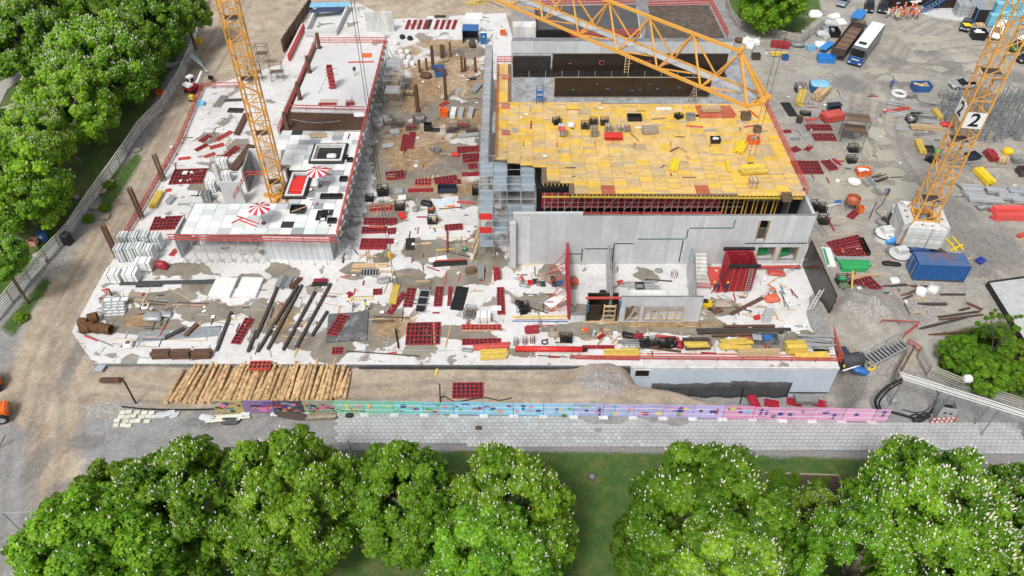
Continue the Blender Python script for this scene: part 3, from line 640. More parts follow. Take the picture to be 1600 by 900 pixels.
def tower_crane_1():
 b=P(434,300,1.5); tip=P(1185,160,42); zj=42.
 rz=head(b,tip); R=math.hypot(tip.x-b.x,tip.y-b.y)
 t=thing('tower_crane','yellow lattice tower crane standing in the shaft of the left building, its jib overhead','tower crane',(b.x,b.y,ZS),rz+.0)
 lattice_mast(t,2.0,0,43.5,rot=math.radians(8)-rz)
 part(t,'base_cross',MB().box((0,0,.25),(4.2,.5,.5),.6).box((0,0,.252),(4.2,.5,.5),.6+math.pi/2),M_crane)
 part(t,'slewing_ring',MB().lathe([(1.2,43.4),(1.3,43.5),(1.3,44.0),(1.0,44.1)],16),M_dsteel)
 part(t,'cab',bevel_mesh(MB().box((1.6,-1.7,43.6),(1.7,1.3,2.0)).mesh('cab',M_crane),.08),None)
 hd=MB()
 for x,y in((-.8,-.8),(.8,-.8),(.8,.8),(-.8,.8)):hd.bar((x,y,44),(0,0,51),.16)
 part(t,'tower_head',hd,M_crane)
 jib(t,1.0,R-.2,zj-ZS)
 z=zj-ZS; tp=MB()
 for y in(-.75,.75):tp.bar((R-.2,y,z),(R+.5,y*.4,z+.3),.14)
 tp.bar((R-1.8,0,z+2.5),(R+.5,.25,z+.3),.13).bar((R-1.8,0,z+2.5),(R+.5,-.25,z+.3),.13).bar((R-.2,-.9,z),(R-.2,.9,z),.14).bar((R-.25,-.85,z),(R-1.8,0,z+2.5),.13).bar((R-.25,.85,z),(R-1.8,0,z+2.5),.13)
 part(t,'jib_tip',tp,M_crane); part(t,'tip_sheave',MB().tube((R+.3,-.5,z+.3),(R+.3,.5,z+.3),.2,12),M_crane)
 part(t,'warning_horn',MB().tube((R-1.8,-.2,z+2.6),(R-1.8,.2,z+2.6),.17,8),M_crane)
 part(t,'tie_rod',MB().bar((0,0,51),(R*.62,0,z+2),.1).bar((0,0,51),(-14,0,44),.1),M_crane)
 part(t,'counter_jib',MB().bar((0,-.7,44),(-16,-.7,44),.2).bar((0,.7,44),(-16,.7,44),.2),M_crane)
 part(t,'counterweight',MB().box((-14.5,0,43),(2.2,1.3,3.2)),M_conc)
 rp=P(606,395,6); dx=math.hypot(rp.x-b.x,rp.y-b.y)
 part(t,'trolley',MB().box((dx,0,z-.25),(1.6,1.5,.3)),M_dsteel)
 part(t,'hoist_rope',MB().tube((dx-.25,0,5.4),(dx-.25,0,z-.3),.028,5).tube((dx+.25,0,5.4),(dx+.25,0,z-.3),.028,5),M_black)
 hk=part(t,'hook_block',MB().box((dx,0,5.0),(.55,.3,.8)).lathe([(.02,4.1),(.12,4.15),(.12,4.35),(.05,4.6)],8,(dx,0,0)),mat('hook_yellow',(.7,.42,.03),.5))
 part(t,'sling',MB().tube((dx,0,4.2),(dx+.5,.3,.3),.03,5).tube((dx,0,4.2),(dx+.2,-.3,.3),.03,5),M_black)
tower_crane_1()
def tower_crane_2():
 b=P(1442,338,3.7); b.z=gz(b.x,b.y); t=thing('tower_crane','yellow tower crane with number 2 plates on a square stack of concrete ballast','tower crane',b,math.radians(-8))
 w=2.3
 part(t,'cross_frame',MB().bar((-3.3,-3.3,.45),(3.3,3.3,.45),.5,.7).bar((-3.3,3.3,.452),(3.3,-3.3,.452),.5,.7),M_dsteel)
 for i,(x,y)in enumerate(((-3.1,-3.1),(3.1,-3.1),(3.1,3.1),(-3.1,3.1))):part(t,'foot',MB().lathe([(.9,-.3),(.9,.3),(.6,.4)],16,(x,y,0)),M_concd)
 for k in range(4):
  m4=Matrix.Rotation(k*math.pi/2,4,'Z')
  pl=[(-1.3,-1.35),(1.3,-1.35),(2.35,-2.75),(-2.35,-2.75)]
  for j in range(7):
   g=.02*rnd.uniform(-1,1)
   blk=MB().prism([tuple((m4@Vector((x,y+g,0)))[:2])for x,y in pl],.82+j*.46,.82+j*.46+.435)
   bo=part(t,'ballast_block',bevel_mesh(blk.mesh('ballast_block',M_concw),.03),None)
   if j==6:
    for x in(-.6,.6):
     c=m4@Vector((x,-2.1,0)); part(bo,'lifting_eye',MB().box((c.x,c.y,4.03),(.22,.22,.05)),M_black)
 part(t,'tie_band',MB().box((.5,-2.77,2.4),(.05,.02,3.2)),M_black)
 zb=3.6
 lattice_mast(t,w,zb,55.6,2.9)
 sp=MB()
 for x,y in((-1,-1),(1,-1),(1,1),(-1,1)):sp.bar((x*2.3,y*2.3,.8),(x*1.15,y*1.15,zb+2.2),.16)
 part(t,'bracing_strut',sp,M_crane)
 part(t,'collar',MB().box((0,-1.15,zb+.2),(2.5,.25,.5)).box((0,1.15,zb+.2),(2.5,.25,.5)).box((-1.15,0,zb+.2),(.25,2.05,.5)).box((1.15,0,zb+.2),(.25,2.05,.5)),M_crane)
 rz=t.rotation_euler[2]
 txm=mat('plate_black',(.01,.01,.01),.6)
 pt=P(1519,178,0)
 for k,(nx,ny,rot)in enumerate(((0,-1,0),(-1,0,-math.pi/2))):
  zz=ztop(b,179)-b.z+(.6 if k else 0)
  pl=part(t,'number_plate',MB().box((0,0,0),(2.1,.05,2.0)),mat('plate_white',(.85,.85,.84),.5,.05),(nx*1.32,ny*1.32,zz),(0,0,rot))
  cu=bpy.data.curves.new('digit','FONT'); cu.body='2'; cu.size=2.3; cu.extrude=.01; cu.align_x='CENTER'; cu.align_y='CENTER'; cu.offset=.05
  to=bpy.data.objects.new('digit',cu); COL.objects.link(to); dg=bpy.context.evaluated_depsgraph_get()
  me=bpy.data.meshes.new_from_object(to.evaluated_get(dg)); bpy.data.objects.remove(to); me.materials.clear(); me.materials.append(txm)
  link('digit',me,pl,(0,-.04,0),None,(math.pi/2,0,0))
 part(t,'slewing_ring',MB().lathe([(1.3,55.6),(1.4,55.7),(1.4,56.2),(1.1,56.3)],16),M_dsteel)
 rp=P(1178,230,12); g=math.atan2(rp.y-b.y,rp.x-b.x)-rz; R=math.hypot(rp.x-b.x,rp.y-b.y)
 jb=MB()
 for s_ in(-.75,.75):jb.bar((math.cos(g)*-14-math.sin(g)*s_,math.sin(g)*-14+math.cos(g)*s_,57),(math.cos(g)*46-math.sin(g)*s_,math.sin(g)*46+math.cos(g)*s_,57),.2)
 jb.bar((math.cos(g)*0,math.sin(g)*0,59),(math.cos(g)*46,math.sin(g)*46,59),.2)
 part(t,'jib',jb,M_crane)
 c=Vector((math.cos(g)*R,math.sin(g)*R,0))
 part(t,'hoist_rope',MB().tube(c+Vector((-.3,0,10.6)),c+Vector((-.3,0,57)),.025,5).tube(c+Vector((.3,0,10.6)),c+Vector((.3,0,57)),.025,5),M_black)
 part(t,'hook_block',MB().box(c+Vector((0,0,10.4)),(.7,.3,.7)),mat('hook_yellow',(.7,.42,.03),.5))
tower_crane_2()
def tower_crane_3():
 b=P(946,58,2); t=thing('tower_crane','distant yellow crane mast rising from the dark rooftop behind the jib','tower crane',(b.x,b.y,.0),.2)
 lattice_mast(t,1.9,0,38,2.6,ladder=False)
 part(t,'base',MB().box((0,0,.3),(4,4,.6)),M_conc); part(t,'tower_head',MB().box((0,0,39),(2.2,2.2,2)),M_crane)
tower_crane_3()
# left building
ZD=4.5
LB_BACK=[(497,72),(599,72),(572,176),(454,173)]
LB_MESH=[(454,173),(572,176),(563,206),(440,204)]
LB_PAN=[(440,204),(563,206),(526,366),(281,362),(304,317),(452,317),(460,263),(438,258)]
def left_building():
 t=thing('building','unfinished left building with white panel deck, grey walls and cast back slab','building',P(400,365,0).to_tuple(),0)
 o0=Vector(t.location)
 L=lambda poly,z:[(x-o0.x,y-o0.y)for x,y in px_poly(poly,z)]
 part(t,'back_slab',MB().prism(L(LB_BACK,ZD+.25),ZD-.1,ZD+.25),mat('fresh_slab',(.64,.645,.65),.8,.1,.4,dirt=(.50,.50,.495),dirt_amt=.36,dscale=.4))
 part(t,'rebar_deck',MB().prism(L(LB_MESH,ZD),ZD-.3,ZD),mat('rebar_deck',(.045,.036,.03),.7,.5,2.5))
 rb=MB(); A,B,C_,D_=[Vector((*p,ZD+.05))for p in L(LB_MESH,ZD)]
 for k in range(33):s_=k/32; rb.bar(A.lerp(B,s_),D_.lerp(C_,s_),.05)
 for k in range(16):s_=k/15; rb.bar(A.lerp(D_,s_)+Vector((0,0,.05)),B.lerp(C_,s_)+Vector((0,0,.05)),.05)
 part(t,'rebar_mat',rb,M_rebar)
 part(t,'deck_base',MB().prism(L(LB_PAN,ZD-.06),ZD-.35,ZD-.06),M_concd)
 poly=L(LB_PAN,ZD); xs=[p[0]for p in poly]; ys=[p[1]for p in poly]
 pm={'w':M_white,'p':mat('panel_pale_green',(.60,.65,.63),.6,.06,1),'g':mat('panel_grey',(.30,.32,.34),.6,.15,2),'k':mat('panel_black',(.03,.032,.036),.5,.3,2),'l':mat('panel_light_grey',(.48,.50,.51),.6,.12,1)}
 pw,pd=1.5,1.22; pts=[]
 ny=int((max(ys)-min(ys))/pd)+1; nx=int((max(xs)-min(xs))/pw)+1
 for j in range(ny):
  for i in range(nx):
   pts.append((min(xs)+(i+.5)*pw+.2+(j%2)*0,min(ys)+(j+.5)*pd))
 X_=np.array([p[0]for p in pts]); Y_=np.array([p[1]for p in pts]); d=sdf(X_,Y_,poly)
 rr=random.Random(3)
 for(x,y),dd in zip(pts,d):
  if dd>.1:continue
  u,v=proj(x+o0.x,y+o0.y,ZD)
  if 447<u<486 and 268<v<312:continue
  k=rr.choices('wplgk',(50,22,12,10 if u>430 else 2,6 if u>430 else 1))[0]
  if u<430 and v>318:k=rr.choices('wpl',(50,35,4))[0]
  me=box_me('deck_panel',(pw-.03,pd-.03,.08),pm[k],.01); sx=min(1,max(.35,(-dd+.35)/(pw*.5)))
  link('deck_panel',me,t,(x,y,ZD+rr.uniform(-.02,.012)))
 fl,fr=P(420,404,ZS),P(522,406,ZS)
 def wl(a,b,th,m,nm='wall',z1=ZD-.36,z0=ZS+.004):
  a=Vector(a)-o0; b=Vector(b)-o0; L_=(b-a).length; n=max(1,round(L_/1.6)); rz=head(a,b)
  for k in range(n):
   p=a.lerp(b,(k+.5)/n); link(nm,box_me(nm,(L_/n-.015,th,z1-z0),m,.01),t,(p.x,p.y,(z0+z1)/2),rz)
 wl(fl,fr,.3,M_conc,'wall_panel'); wl(fr+Vector((-.3,.3,0)),P(575,178,ZS+3.5)*1.0,.3,M_conc,'wall_panel')
 wl(P(283,404,ZS),P(300,372,ZS),.25,M_conc,'wall_panel')
 wl(P(283,372,ZS)+Vector((1.5,2.5,0)),fl+Vector((0,4,0)),.3,M_conc,'wall_panel')
 wl(P(318,318,ZS)+Vector((3,0,0)),P(385,318,ZS)+Vector((0,0,0)),.25,M_conc,'wall_panel')
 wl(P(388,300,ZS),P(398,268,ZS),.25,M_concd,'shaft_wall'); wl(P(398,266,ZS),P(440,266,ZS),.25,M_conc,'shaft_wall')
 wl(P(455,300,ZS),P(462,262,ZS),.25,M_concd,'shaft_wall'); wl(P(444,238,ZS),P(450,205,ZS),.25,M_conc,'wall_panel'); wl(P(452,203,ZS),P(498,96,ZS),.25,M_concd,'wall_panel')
 for i,u in enumerate(range(292,420,18)):
  p=P(u,409,ZS)-o0; part_prop=bar_obj(t,'prop',(p.x,p.y,ZS),(p.x,p.y,ZD-.36),.1,M_galv,tube=True)
  bar_obj(t,'prop_head',(p.x-.4,p.y,ZD-.42),(p.x+.4,p.y,ZD-.42),.1,M_galv)
  for sx in(-.5,.5):bar_obj(t,'prop_leg',(p.x,p.y,ZS+.7),(p.x+sx,p.y-.3,ZS+.01),.05,M_galv)
 for i,u in enumerate(range(432,525,20)):
  p=P(u,414,ZS)-o0; bar_obj(t,'prop',(p.x,p.y,ZS),(p.x,p.y,ZD-.2),.08,M_galv,tube=True)
 part(t,'opening_shade_plate',MB().box(P(507,404,0)-o0+Vector((0,-.16,ZS+1.6)),(1.2,.06,2.2)),M_black)  # black plate on the wall stands in for the shade of an opening
 part(t,'ledger',MB().box(P(400,368,0)-o0+Vector((0,1.5,ZD-.5)),(19,.25,.16)),M_galv)
 return t
left_building()
fe=[P(266,372,ZD),P(400,374,ZD),P(526,376,ZD)]
railing('pink red guard rail along the front edge of the white panel deck',[p+Vector((0,-.3,-.3))for p in fe],1.2,3,1.9)
railing('red guard rail along the right edge of the left building deck',[P(528,372,ZD),P(566,215,ZD),P(602,72,ZD)],1.2,3,2.2)
railing('red guard rail along the left edge of the cast back slab',[P(436,210,ZD),P(455,165,ZD),P(494,70,ZD)],1.2,3,2.0)
railing('red guard rail across the back edge of the cast back slab',[P(494,69,ZD+.3),P(605,69,ZD+.3)],1.2,3,2.2)
railing('red rails crossing the front of the cast back slab above the rebar',[P(457,172,ZD+.3),P(571,175,ZD+.3)],.9,2,2.4)
railing('long red guard rail along the left slab edge beside the dirt track',[P(184,396,ZS),P(282,226,ZS),P(317,140,ZS)],1.15,3,2.3)
railing('red guard rail at the back end of the left slab by the excavator',[P(317,139,ZS),P(378,138,ZS)],1.1,2,2.3)
railing('red rail round the open crane shaft',[P(367,314,ZS+2.2),P(386,277,ZS+2.2),P(412,277,ZS+2.2)],1.0,2,1.6)
def shore_row():
 a,b=P(534,404,ZS),P(606,92,ZS)
 for k in range(26):
  s_=k/25; p=a.lerp(b,s_); t=thing('shoring_frame','silver shoring prop with legs in the row along the left building\'s right side','shoring prop',p,rnd.uniform(-.3,.3),'shoring props beside the left building')
  h=ZD-ZS+.5
  part(t,'post',MB().tube((0,0,0),(0,0,h),.06,6),M_galv); part(t,'brace',MB().tube((1.1,0,.02),(0,0,h*.75),.045,6).tube((1.0,.7,.02),(0,0,h*.45),.035,6),M_galv)
  part(t,'foot',MB().bar((-.5,0,.03),(1.2,0,.03),.08).bar((.2,-.6,.03),(.2,.6,.03),.08),M_galvd)
  part(t,'deck_bracket',MB().box((.35,0,h-.35),(.7,a.y*0+1.0,.06)),M_galv if k%3 else M_woodg)
shore_row()
# right building
WB0,WB1=P(802,413,ZS),P(1250,412,ZS)
ZW=8.1
def right_building():
 L_=(WB1-WB0).length; sx=lambda u:(u-802)/(1250-802)*L_
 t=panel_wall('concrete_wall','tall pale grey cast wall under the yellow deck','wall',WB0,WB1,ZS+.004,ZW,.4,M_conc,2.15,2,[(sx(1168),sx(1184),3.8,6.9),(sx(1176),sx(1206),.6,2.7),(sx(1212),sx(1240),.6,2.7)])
 link('upper_lift',box_me('upper_lift',(sx(905)-.02,.4,.45),M_conc,.02),t,(sx(905)/2,.2,ZW-ZS+.225))
 st=MB(); zf=lambda v,u:ztop(P(u,413,ZS),v)-ZS
 pts=[(884,397),(908,397),(910,388),(956,388),(957,381),(986,381)]
 g=mat('joint_tape_black',(.03,.035,.035),.6); gg=mat('joint_tape_green',(.04,.12,.11),.6)
 def strip(pts,m):
  b=MB()
  for i in range(len(pts)-1):
   (u0,v0),(u1,v1)=pts[i],pts[i+1]
   if abs(u1-u0)>abs(v1-v0):b.box((sx((u0+u1)/2),-.008,zf(v0,u0)),(abs(sx(u1)-sx(u0)),.02,.14))
   else:b.box((sx(u0),-.012,(zf(v0,u0)+zf(v1,u0))/2),(.14,.02,abs(zf(v1,u0)-zf(v0,u0))))
  part(t,'joint_tape',b,m)
 strip([(884,397),(908,397)],g); strip([(908,408),(908,389)],g); strip([(912,389),(954,389)],g); strip([(956,410),(956,381)],g); strip([(957,381),(985,381)],g)
 strip([(990,374),(1062,374)],gg); strip([(1064,374),(1064,359)],gg); strip([(1066,357),(1130,357)],gg); strip([(1131,357),(1131,344)],gg); strip([(1060,410),(1060,376)],g); strip([(1155,381),(1250,381)],g)
 fr=MB(); x0,x1=sx(1168),sx(1184)
 for x in(x0+.05,x1-.05):fr.box((x,.1,5.35),(.1,.5,3.08))
 part(t,'window_frame',fr,M_wood)
 for x0,x1 in((sx(1176),sx(1206)),(sx(1212),sx(1240))):
  part(t,'opening_liner',MB().box((x0+.05,.12,1.65),(.1,.46,2.1)).box((x1-.05,.12,1.65),(.1,.46,2.1)),M_wood)
 part(t,'room_shade_board',MB().box((sx(1190),3.0,1.7),(sx(1250)-sx(1140),.2,3.2)),M_concd)  # dark board stands in for the shade in the room behind
 part(t,'green_bundle',MB().box((sx(1190),1.6,.9),(1.6,.7,.8)),M_green); part(t,'green_bundle',MB().box((sx(1226),1.5,.7),(1.4,.8,.6),.3),M_green)
 rw=part(t,'return_wall',MB().box((L_-.2,2.4,(ZW-ZS)/2),(.39,3.9,ZW-ZS-.02)),M_conc)
right_building()
ZY=9.3
def yellow_deck():
 out=[(777,100),(799,100),(799,159),(1190,163),(1256,306),(889,303),(889,286),(846,285),(846,262),(775,250)]
 c0=P(1000,300,0); t=thing('formwork_deck','large deck of yellow formwork boards on the right building','deck',c0,0)
 poly=[(x-c0.x,y-c0.y)for x,y in px_poly(out,ZY)]
 part(t,'underlay',MB().prism(poly,ZY-.1,ZY-.03),M_woodb)
 cols=[mat('board_yellow',(.72,.46,.075),.6,.14,1.5,objvar=.1,dirt=(.62,.45,.16),dirt_amt=.38,dscale=3),mat('board_ochre',(.62,.42,.15),.7,.16,1.5,objvar=.14,dirt=(.54,.39,.17),dirt_amt=.42,dscale=2),mat('board_tan',(.54,.385,.19),.75,.18,1.5,objvar=.12,dirt=(.46,.35,.2),dirt_amt=.42,dscale=2),mat('board_worn',(.46,.35,.20),.8,.25,1.5,objvar=.2,dirt=(.5,.43,.33),dirt_amt=.4,dscale=2),mat('board_red',(.42,.10,.05),.6,.2,1.5,dirt=(.4,.25,.15),dirt_amt=.4)]
 L_,W_=1.62,.42; xs=[p[0]for p in poly]; ys=[p[1]for p in poly]; pts=[]
 rr=random.Random(11)
 ny=int((max(ys)-min(ys))/W_)+1; nx=int((max(xs)-min(xs))/L_)+2; pref=[rr.random()for _ in range(nx*ny)]
 for j in range(ny):
  for i in range(nx):pts.append((min(xs)+(i+.5)*L_,min(ys)+(j+.5)*W_))
 d=sdf(np.array([p[0]for p in pts]),np.array([p[1]for p in pts]),poly)
 fine=[]
 last={}
 for n_,((x,y),dd)in enumerate(zip(pts,d)):
  if dd>-.1:continue
  u,v=proj(x+c0.x,y+c0.y,ZY); i,j=n_%nx,n_//nx
  wy=36 if v<215 or u>1190 else 13
  if v>270 and u>1130:wy=40
  if(i in last)and rr.random()<.45:k=last[i]
  else:k=rr.choices(range(4),(wy,36,22,6))[0]
  last[i]=k
  if 1085<u<1150 and 165<v<185:k=4
  if(935<u<962 or 1080<u<1108)and 288<v<302:k=4
  fine.append((v,x,y,k,min(L_,max(.5,-2*dd))))
 fine.sort(key=lambda a:-a[0]); rest=[MB()for _ in cols]
 for n_,(v,x,y,k,wd)in enumerate(fine):
  z=ZY+rr.uniform(-.012,.012)
  if n_<300:link('deck_board',box_me('deck_board',(L_-.025,W_-.02,.05),cols[k],.006),t,(x,y,z))
  else:rest[k].box((x,y,z),(L_-.025,W_-.02,.05))
 for k,b in enumerate(rest):
  if b.v:part(t,'deck_boards',b,mat(cols[k].name+'_far',tuple(cols[k].node_tree.nodes['Hue/Saturation/Value'].inputs['Color'].default_value)[:3],.7,.3,.9,dirt=(.5,.38,.2),dirt_amt=.38,dscale=.7))['kind']='stuff'
 a,b=P(892,304,ZY)-c0,P(1256,306.5,ZY)-c0; n=58
 yb=mat('beam_end_yellow',(.62,.45,.07),.6,.2)
 for k in range(n):
  p=a.lerp(b,(k+.5)/n); link('beam_end',box_me('beam_end',(.1,.9,.2),yb),t,(p.x,p.y+.2,ZY-.2))
 m_=(a+b)/2; part(t,'edge_beam',MB().box((m_.x,m_.y+.1,ZY-.42),((b-a).length,.16,.2),head(a,b)),yb)
 a2,b2=P(846,285,ZY)-c0,P(889,286,ZY)-c0
 for k in range(7):p=a2.lerp(b2,(k+.5)/7); link('beam_end',box_me('beam_end',(.1,.9,.2),yb),t,(p.x,p.y+.2,ZY-.2))
 part(t,'edge_beam',MB().box(((a2.x+b2.x)/2,a.y+.1,ZY-.43),(3.2,.16,.2)),yb)
 y0=a.y+.9
 part(t,'deck_shade_sheet',MB().box((0+(a.x+b.x)/2-1.5,y0+1.2,4.9),(b.x-a.x+5,.1,7.6)),M_black)  # black sheet stands in for the shade under the deck
 ru=[847+i*32.2 for i in range(10)]
 for i,u in enumerate(ru):
  if u>1130:break
  p=P(u+16,330,ZY-1.2)-c0
  q=part(t,'wall_form',bevel_mesh(MB().box((0,0,0),(2.35,.14,2.3)).mesh('wall_form',M_red),.02),None,(p.x,y0+.4,ZY-1.9))
  for zz in(-1.0,-.5,0,.5,1.0):bar_obj(q,'rib',(-1.15,-.1,zz),(1.15,-.1,zz),.06,M_red)
  link('walkway_board',box_me('walkway_board',(2.2,.5,.07),M_redp),t,(p.x,y0-.5,6.1)); link('walkway_board',box_me('walkway_board',(2.2,.1,.2),M_redp),t,(p.x,y0-1.0,6.6))
  for k in(-.85,.05,.8):
   bar_obj(t,'prop',(p.x+k,y0-.15,4.5),(p.x+k,y0-.15,ZY-.32),.1,M_galv,tube=True)
  bar_obj(t,'prop_brace',(p.x-.8,y0-.25,6.5),(p.x+.75,y0-.25,ZY-.5),.05,M_galv)
 for z in(ZY-.9,ZY-1.7,ZY-2.4):bar_obj(t,'ledger_tube',(a.x-3.2,y0-.22,z),(a.x+21,y0-.22,z),.06,M_galvd,tube=True)
 for i in range(12):
  p=P(1140+i*8,320,ZY-.5)-c0; bar_obj(t,'timber_prop',(p.x,y0-.1+(i%2)*.4,4.5),(p.x,y0-.1+(i%2)*.4,ZY-.32),.13,mat('prop_ochre',(.62,.34,.06),.7))
 for z in(ZY-.9,ZY-1.4):bar_obj(t,'ledger_tube',(a.x+21.4,y0-.25,z),(b.x-2,y0-.25,z),.06,M_galvd,tube=True)
 part(t,'right_shade_wall',MB().prism([(b.x-1.2,b.y+.5),(b.x-1.1,b.y+.5),(poly[3][0]-.3,poly[3][1]),(poly[3][0]-.4,poly[3][1])],1,ZY-.4),M_concd)  # added wall, closes the right side to keep the underside dark
 part(t,'left_shade_wall',MB().prism([(poly[0][0]+.6,poly[0][1]-.3),(poly[0][0]+.8,poly[0][1]-.3),(poly[9][0]+.8,poly[9][1]+.2),(poly[9][0]+.6,poly[9][1]+.2)],1,ZY-.2),M_concd)  # added wall on the left, also there to darken the underside
 return t
yellow_deck()
railing('red guard rail with three bars along the right edge of the yellow deck',[P(1260,306,ZY),P(1192,161,ZY)],1.2,3,2.2)
railing('red guard rail along the left edge of the yellow deck',[P(774,249,ZY),P(777,100,ZY)],1.1,3,2.4)
railing('short red guard rail at the back left end of the yellow deck strip',[P(777,99,ZY),P(800,99,ZY)],1.1,3,1.2)
# roof level behind the yellow deck
def roof_behind():
 c0=P(970,110,0); out=[(799,159.5),(1189,163.5),(1146,62),(799,62)]
 t=thing('roof_slab','mottled grey concrete slab carrying the long black forms behind the yellow deck','slab',c0)
 po=[(x-c0.x,y-c0.y)for x,y in px_poly(out,ZY-.06)]
 part(t,'slab',MB().prism(po,.6,ZY-.06),mat('mottled_slab',(.30,.31,.32),.85,.35,.8,dirt=(.16,.16,.165),dirt_amt=.45,dscale=.9))
 panel_wall('concrete_wall','long pale wall crown behind the two black form walls','wall',P(800,83,ZY),P(1142,84,ZY),ZY,ZY+1.9,1.3,M_conc,3.2)
roof_behind()
def black_form(label,u0,u1,vb,h,z=ZY,marks=(),th=.3,edge=True,m=M_plyb,n=4):
 a,b=P(u0,vb,z),P(u1,vb,z); L_=(b-a).length
 t=thing('wall_formwork',label,'formwork',(a.x,a.y,z),head(a,b),None)
 for k in range(n):link('form_panel',box_me('form_panel',(L_/n-.01,th,h),m,.012),t,(L_*(k+.5)/n,th/2,h/2))
 if edge:
  for zz,nm in((h+.03,'top_batten'),):bar_obj(t,nm,(0,.1,zz),(L_,.1,zz),.12,M_woodg,.06)
  for x in(-.05,L_+.05):bar_obj(t,'end_batten',(x,.1,0),(x,.1,h),.08,M_wood)
  bar_obj(t,'bottom_batten',(0,-.04,.04),(L_,-.04,.04),.06,M_woodg)
 for s_,zz,w_,h_,mm in marks:part(t,'marking',MB().box((L_*s_,-.012,h*zz),(w_,.02,h_)),mm)
 return t
bm=mat('chalk_blue',(.10,.22,.5),.7); rm=mat('mark_red',(.6,.12,.1),.6)
black_form('long dark brown form wall nearest the yellow deck, with blue chalk marks',866,1107,152,3.0,marks=[(s_,z_,w_,.08,bm)for s_,z_,w_ in((.12,.4,.35),(.27,.7,.2),(.34,.45,.4),(.5,.35,.4),(.55,.38,.3),(.6,.7,.2),(.66,.45,.4),(.8,.5,.35),(.86,.7,.2),(.93,.38,.3))])
black_form('second long dark form wall further back, with small red inserts',863,1133,111,2.7,marks=[(.1,.45,.35,.12,rm),(.28,.5,.6,.6,rm),(.281,.5,.42,.42,M_plyb),(.45,.45,.35,.12,rm),(.55,.5,.6,.6,rm),(.551,.5,.42,.42,M_plyb),(.66,.45,.5,.3,rm)])
black_form('studded black form panels left of the second long dark form wall',801,860,115,2.7,m=M_ply,edge=False,n=3)
black_form('shiny black form panels by the pale block behind the yellow deck',838,890,66,2.0,ZY,m=M_ply,edge=False,n=3)
t=thing('walkway','dark work platform between the two long form walls','walkway',P(801,120,ZY)); W_=(P(1135,120,ZY)-P(801,120,ZY)).x
for k in range(12):link('plank',box_me('platform_plank',(W_/12-.03,1.9,.1),M_ply),t,(W_*(k+.5)/12,.9,.06))
for k in range(14):bar_obj(t,'post',(W_*k/13,-.1,0),(W_*k/13,-.1,1.0),.06,M_galv)
t=thing('ladder','wooden ladder leaning on the second long dark form wall','ladder',P(978,114,ZY));
for x in(-.3,.3):bar_obj(t,'stile',(x,-.3,0),(x,.0,2.5),.08,M_wood)
for k in range(6):bar_obj(t,'rung',(-.3,-.28+k*.05,.3+k*.4),(.3,-.28+k*.05,.3+k*.4),.06,M_wood)
t=thing('ladder','pale A frame ladder in front of the nearest long dark form wall','ladder',P(1082,160,ZY),.2)
for x in(-.4,.4):bar_obj(t,'stile',(x,-.6,0),(x*.3,0,2.4),.08,M_woodg); bar_obj(t,'back_leg',(x,.6,0),(x*.3,0,2.4),.08,M_woodg)
for k in range(5):bar_obj(t,'rung',(-.36+k*.05,-.5+k*.11,.35+k*.42),(.36-k*.05,-.5+k*.11,.35+k*.42),.06,M_woodg)
def conc_block(label,u0,u1,vb,vt,z,m,dep=2.):
 a,b=P(u0,vb,z),P(u1,vb,z); h=ztop(a,vt)-z; t=thing('concrete_block',label,'wall',(a.x,a.y,z),head(a,b)); L_=(b-a).length
 n=max(1,round(L_/2.2))
 for k in range(n):link('wall_panel',box_me('wall_panel',(L_/n-.012,dep,h),m,.012),t,(L_*(k+.5)/n,dep/2,h/2))
 return t
conc_block('pale concrete block left of the shiny black panels behind the deck',801,837,68,42,ZY,M_concw)
conc_block('free standing light concrete wall with two notches at the back of the courtyard',573,617,50,19,ZS,M_concw,.4)
def far_roof(label,out,z,m):
 c0=P(out[0][0],out[0][1],0); t=thing('building',label,'building',c0); po=[(x-c0.x,y-c0.y)for x,y in px_poly(out,z)]
 part(t,'wall',MB().prism(po,0,z-.3),M_conc); part(t,'roof',MB().prism([(x*.985,y*.985+.05)for x,y in po],z-.3,z),m); return t
far_roof('flat charcoal roof with red rails behind the crane jib',[(838,60),(1003,56),(996,8),(834,11)],9.7,mat('roof_charcoal',(.07,.075,.08),.7,.3,.5,dirt=(.15,.15,.15),dirt_amt=.35))
far_roof('flat brown black roof with red rails right of the charcoal one',[(1021,60),(1134,60),(1109,8),(1013,10)],9.7,mat('roof_brown',(.085,.07,.055),.75,.4,.8,dirt=(.16,.12,.09),dirt_amt=.45))
railing('red rails along the front and left of the flat charcoal roof',[P(996,58,9.7),P(838,60,9.7),P(834,10,9.7),P(992,7,9.7)],1.3,3,2.6,rw=.11)
railing('red rails on three sides of the flat brown black roof',[P(1013,11,9.7),P(1109,8,9.7),P(1136,61,9.7)],1.3,3,2.6,rw=.11)
t=thing('retaining_wall','long rust brown sheet wall at the back left beside the sand','wall',P(443,82,0)); o0=Vector(t.location)
a,b=P(443,82,0)-o0,P(488,14,0)-o0
for k in range(14):bar_obj(t,'sheet',a.lerp(b,k/14)+Vector((0,0,1.2)),a.lerp(b,(k+.93)/14)+Vector((0,0,1.2)),.2,M_rust if k%2 else M_woodb,2.4)
t=thing('retaining_wall','bright red capping beam with white edge beside the rust brown sheet wall','wall',P(452,96,ZS)); o0=Vector(t.location)
a,b=P(452,96,ZS)-o0,P(476,46,ZS)-o0; bar_obj(t,'red_face',a+Vector((0,0,.6)),b+Vector((0,0,.6)),.25,M_redb,1.0); bar_obj(t,'white_edge',a+Vector((-.25,0,1.1)),b+Vector((-.25,0,1.1)),.2,M_white,.15)
t=thing('concrete_trough','open concrete trough at the back left with a blue sheet over its end','trough',P(505,55,ZS)); o0=Vector(t.location)
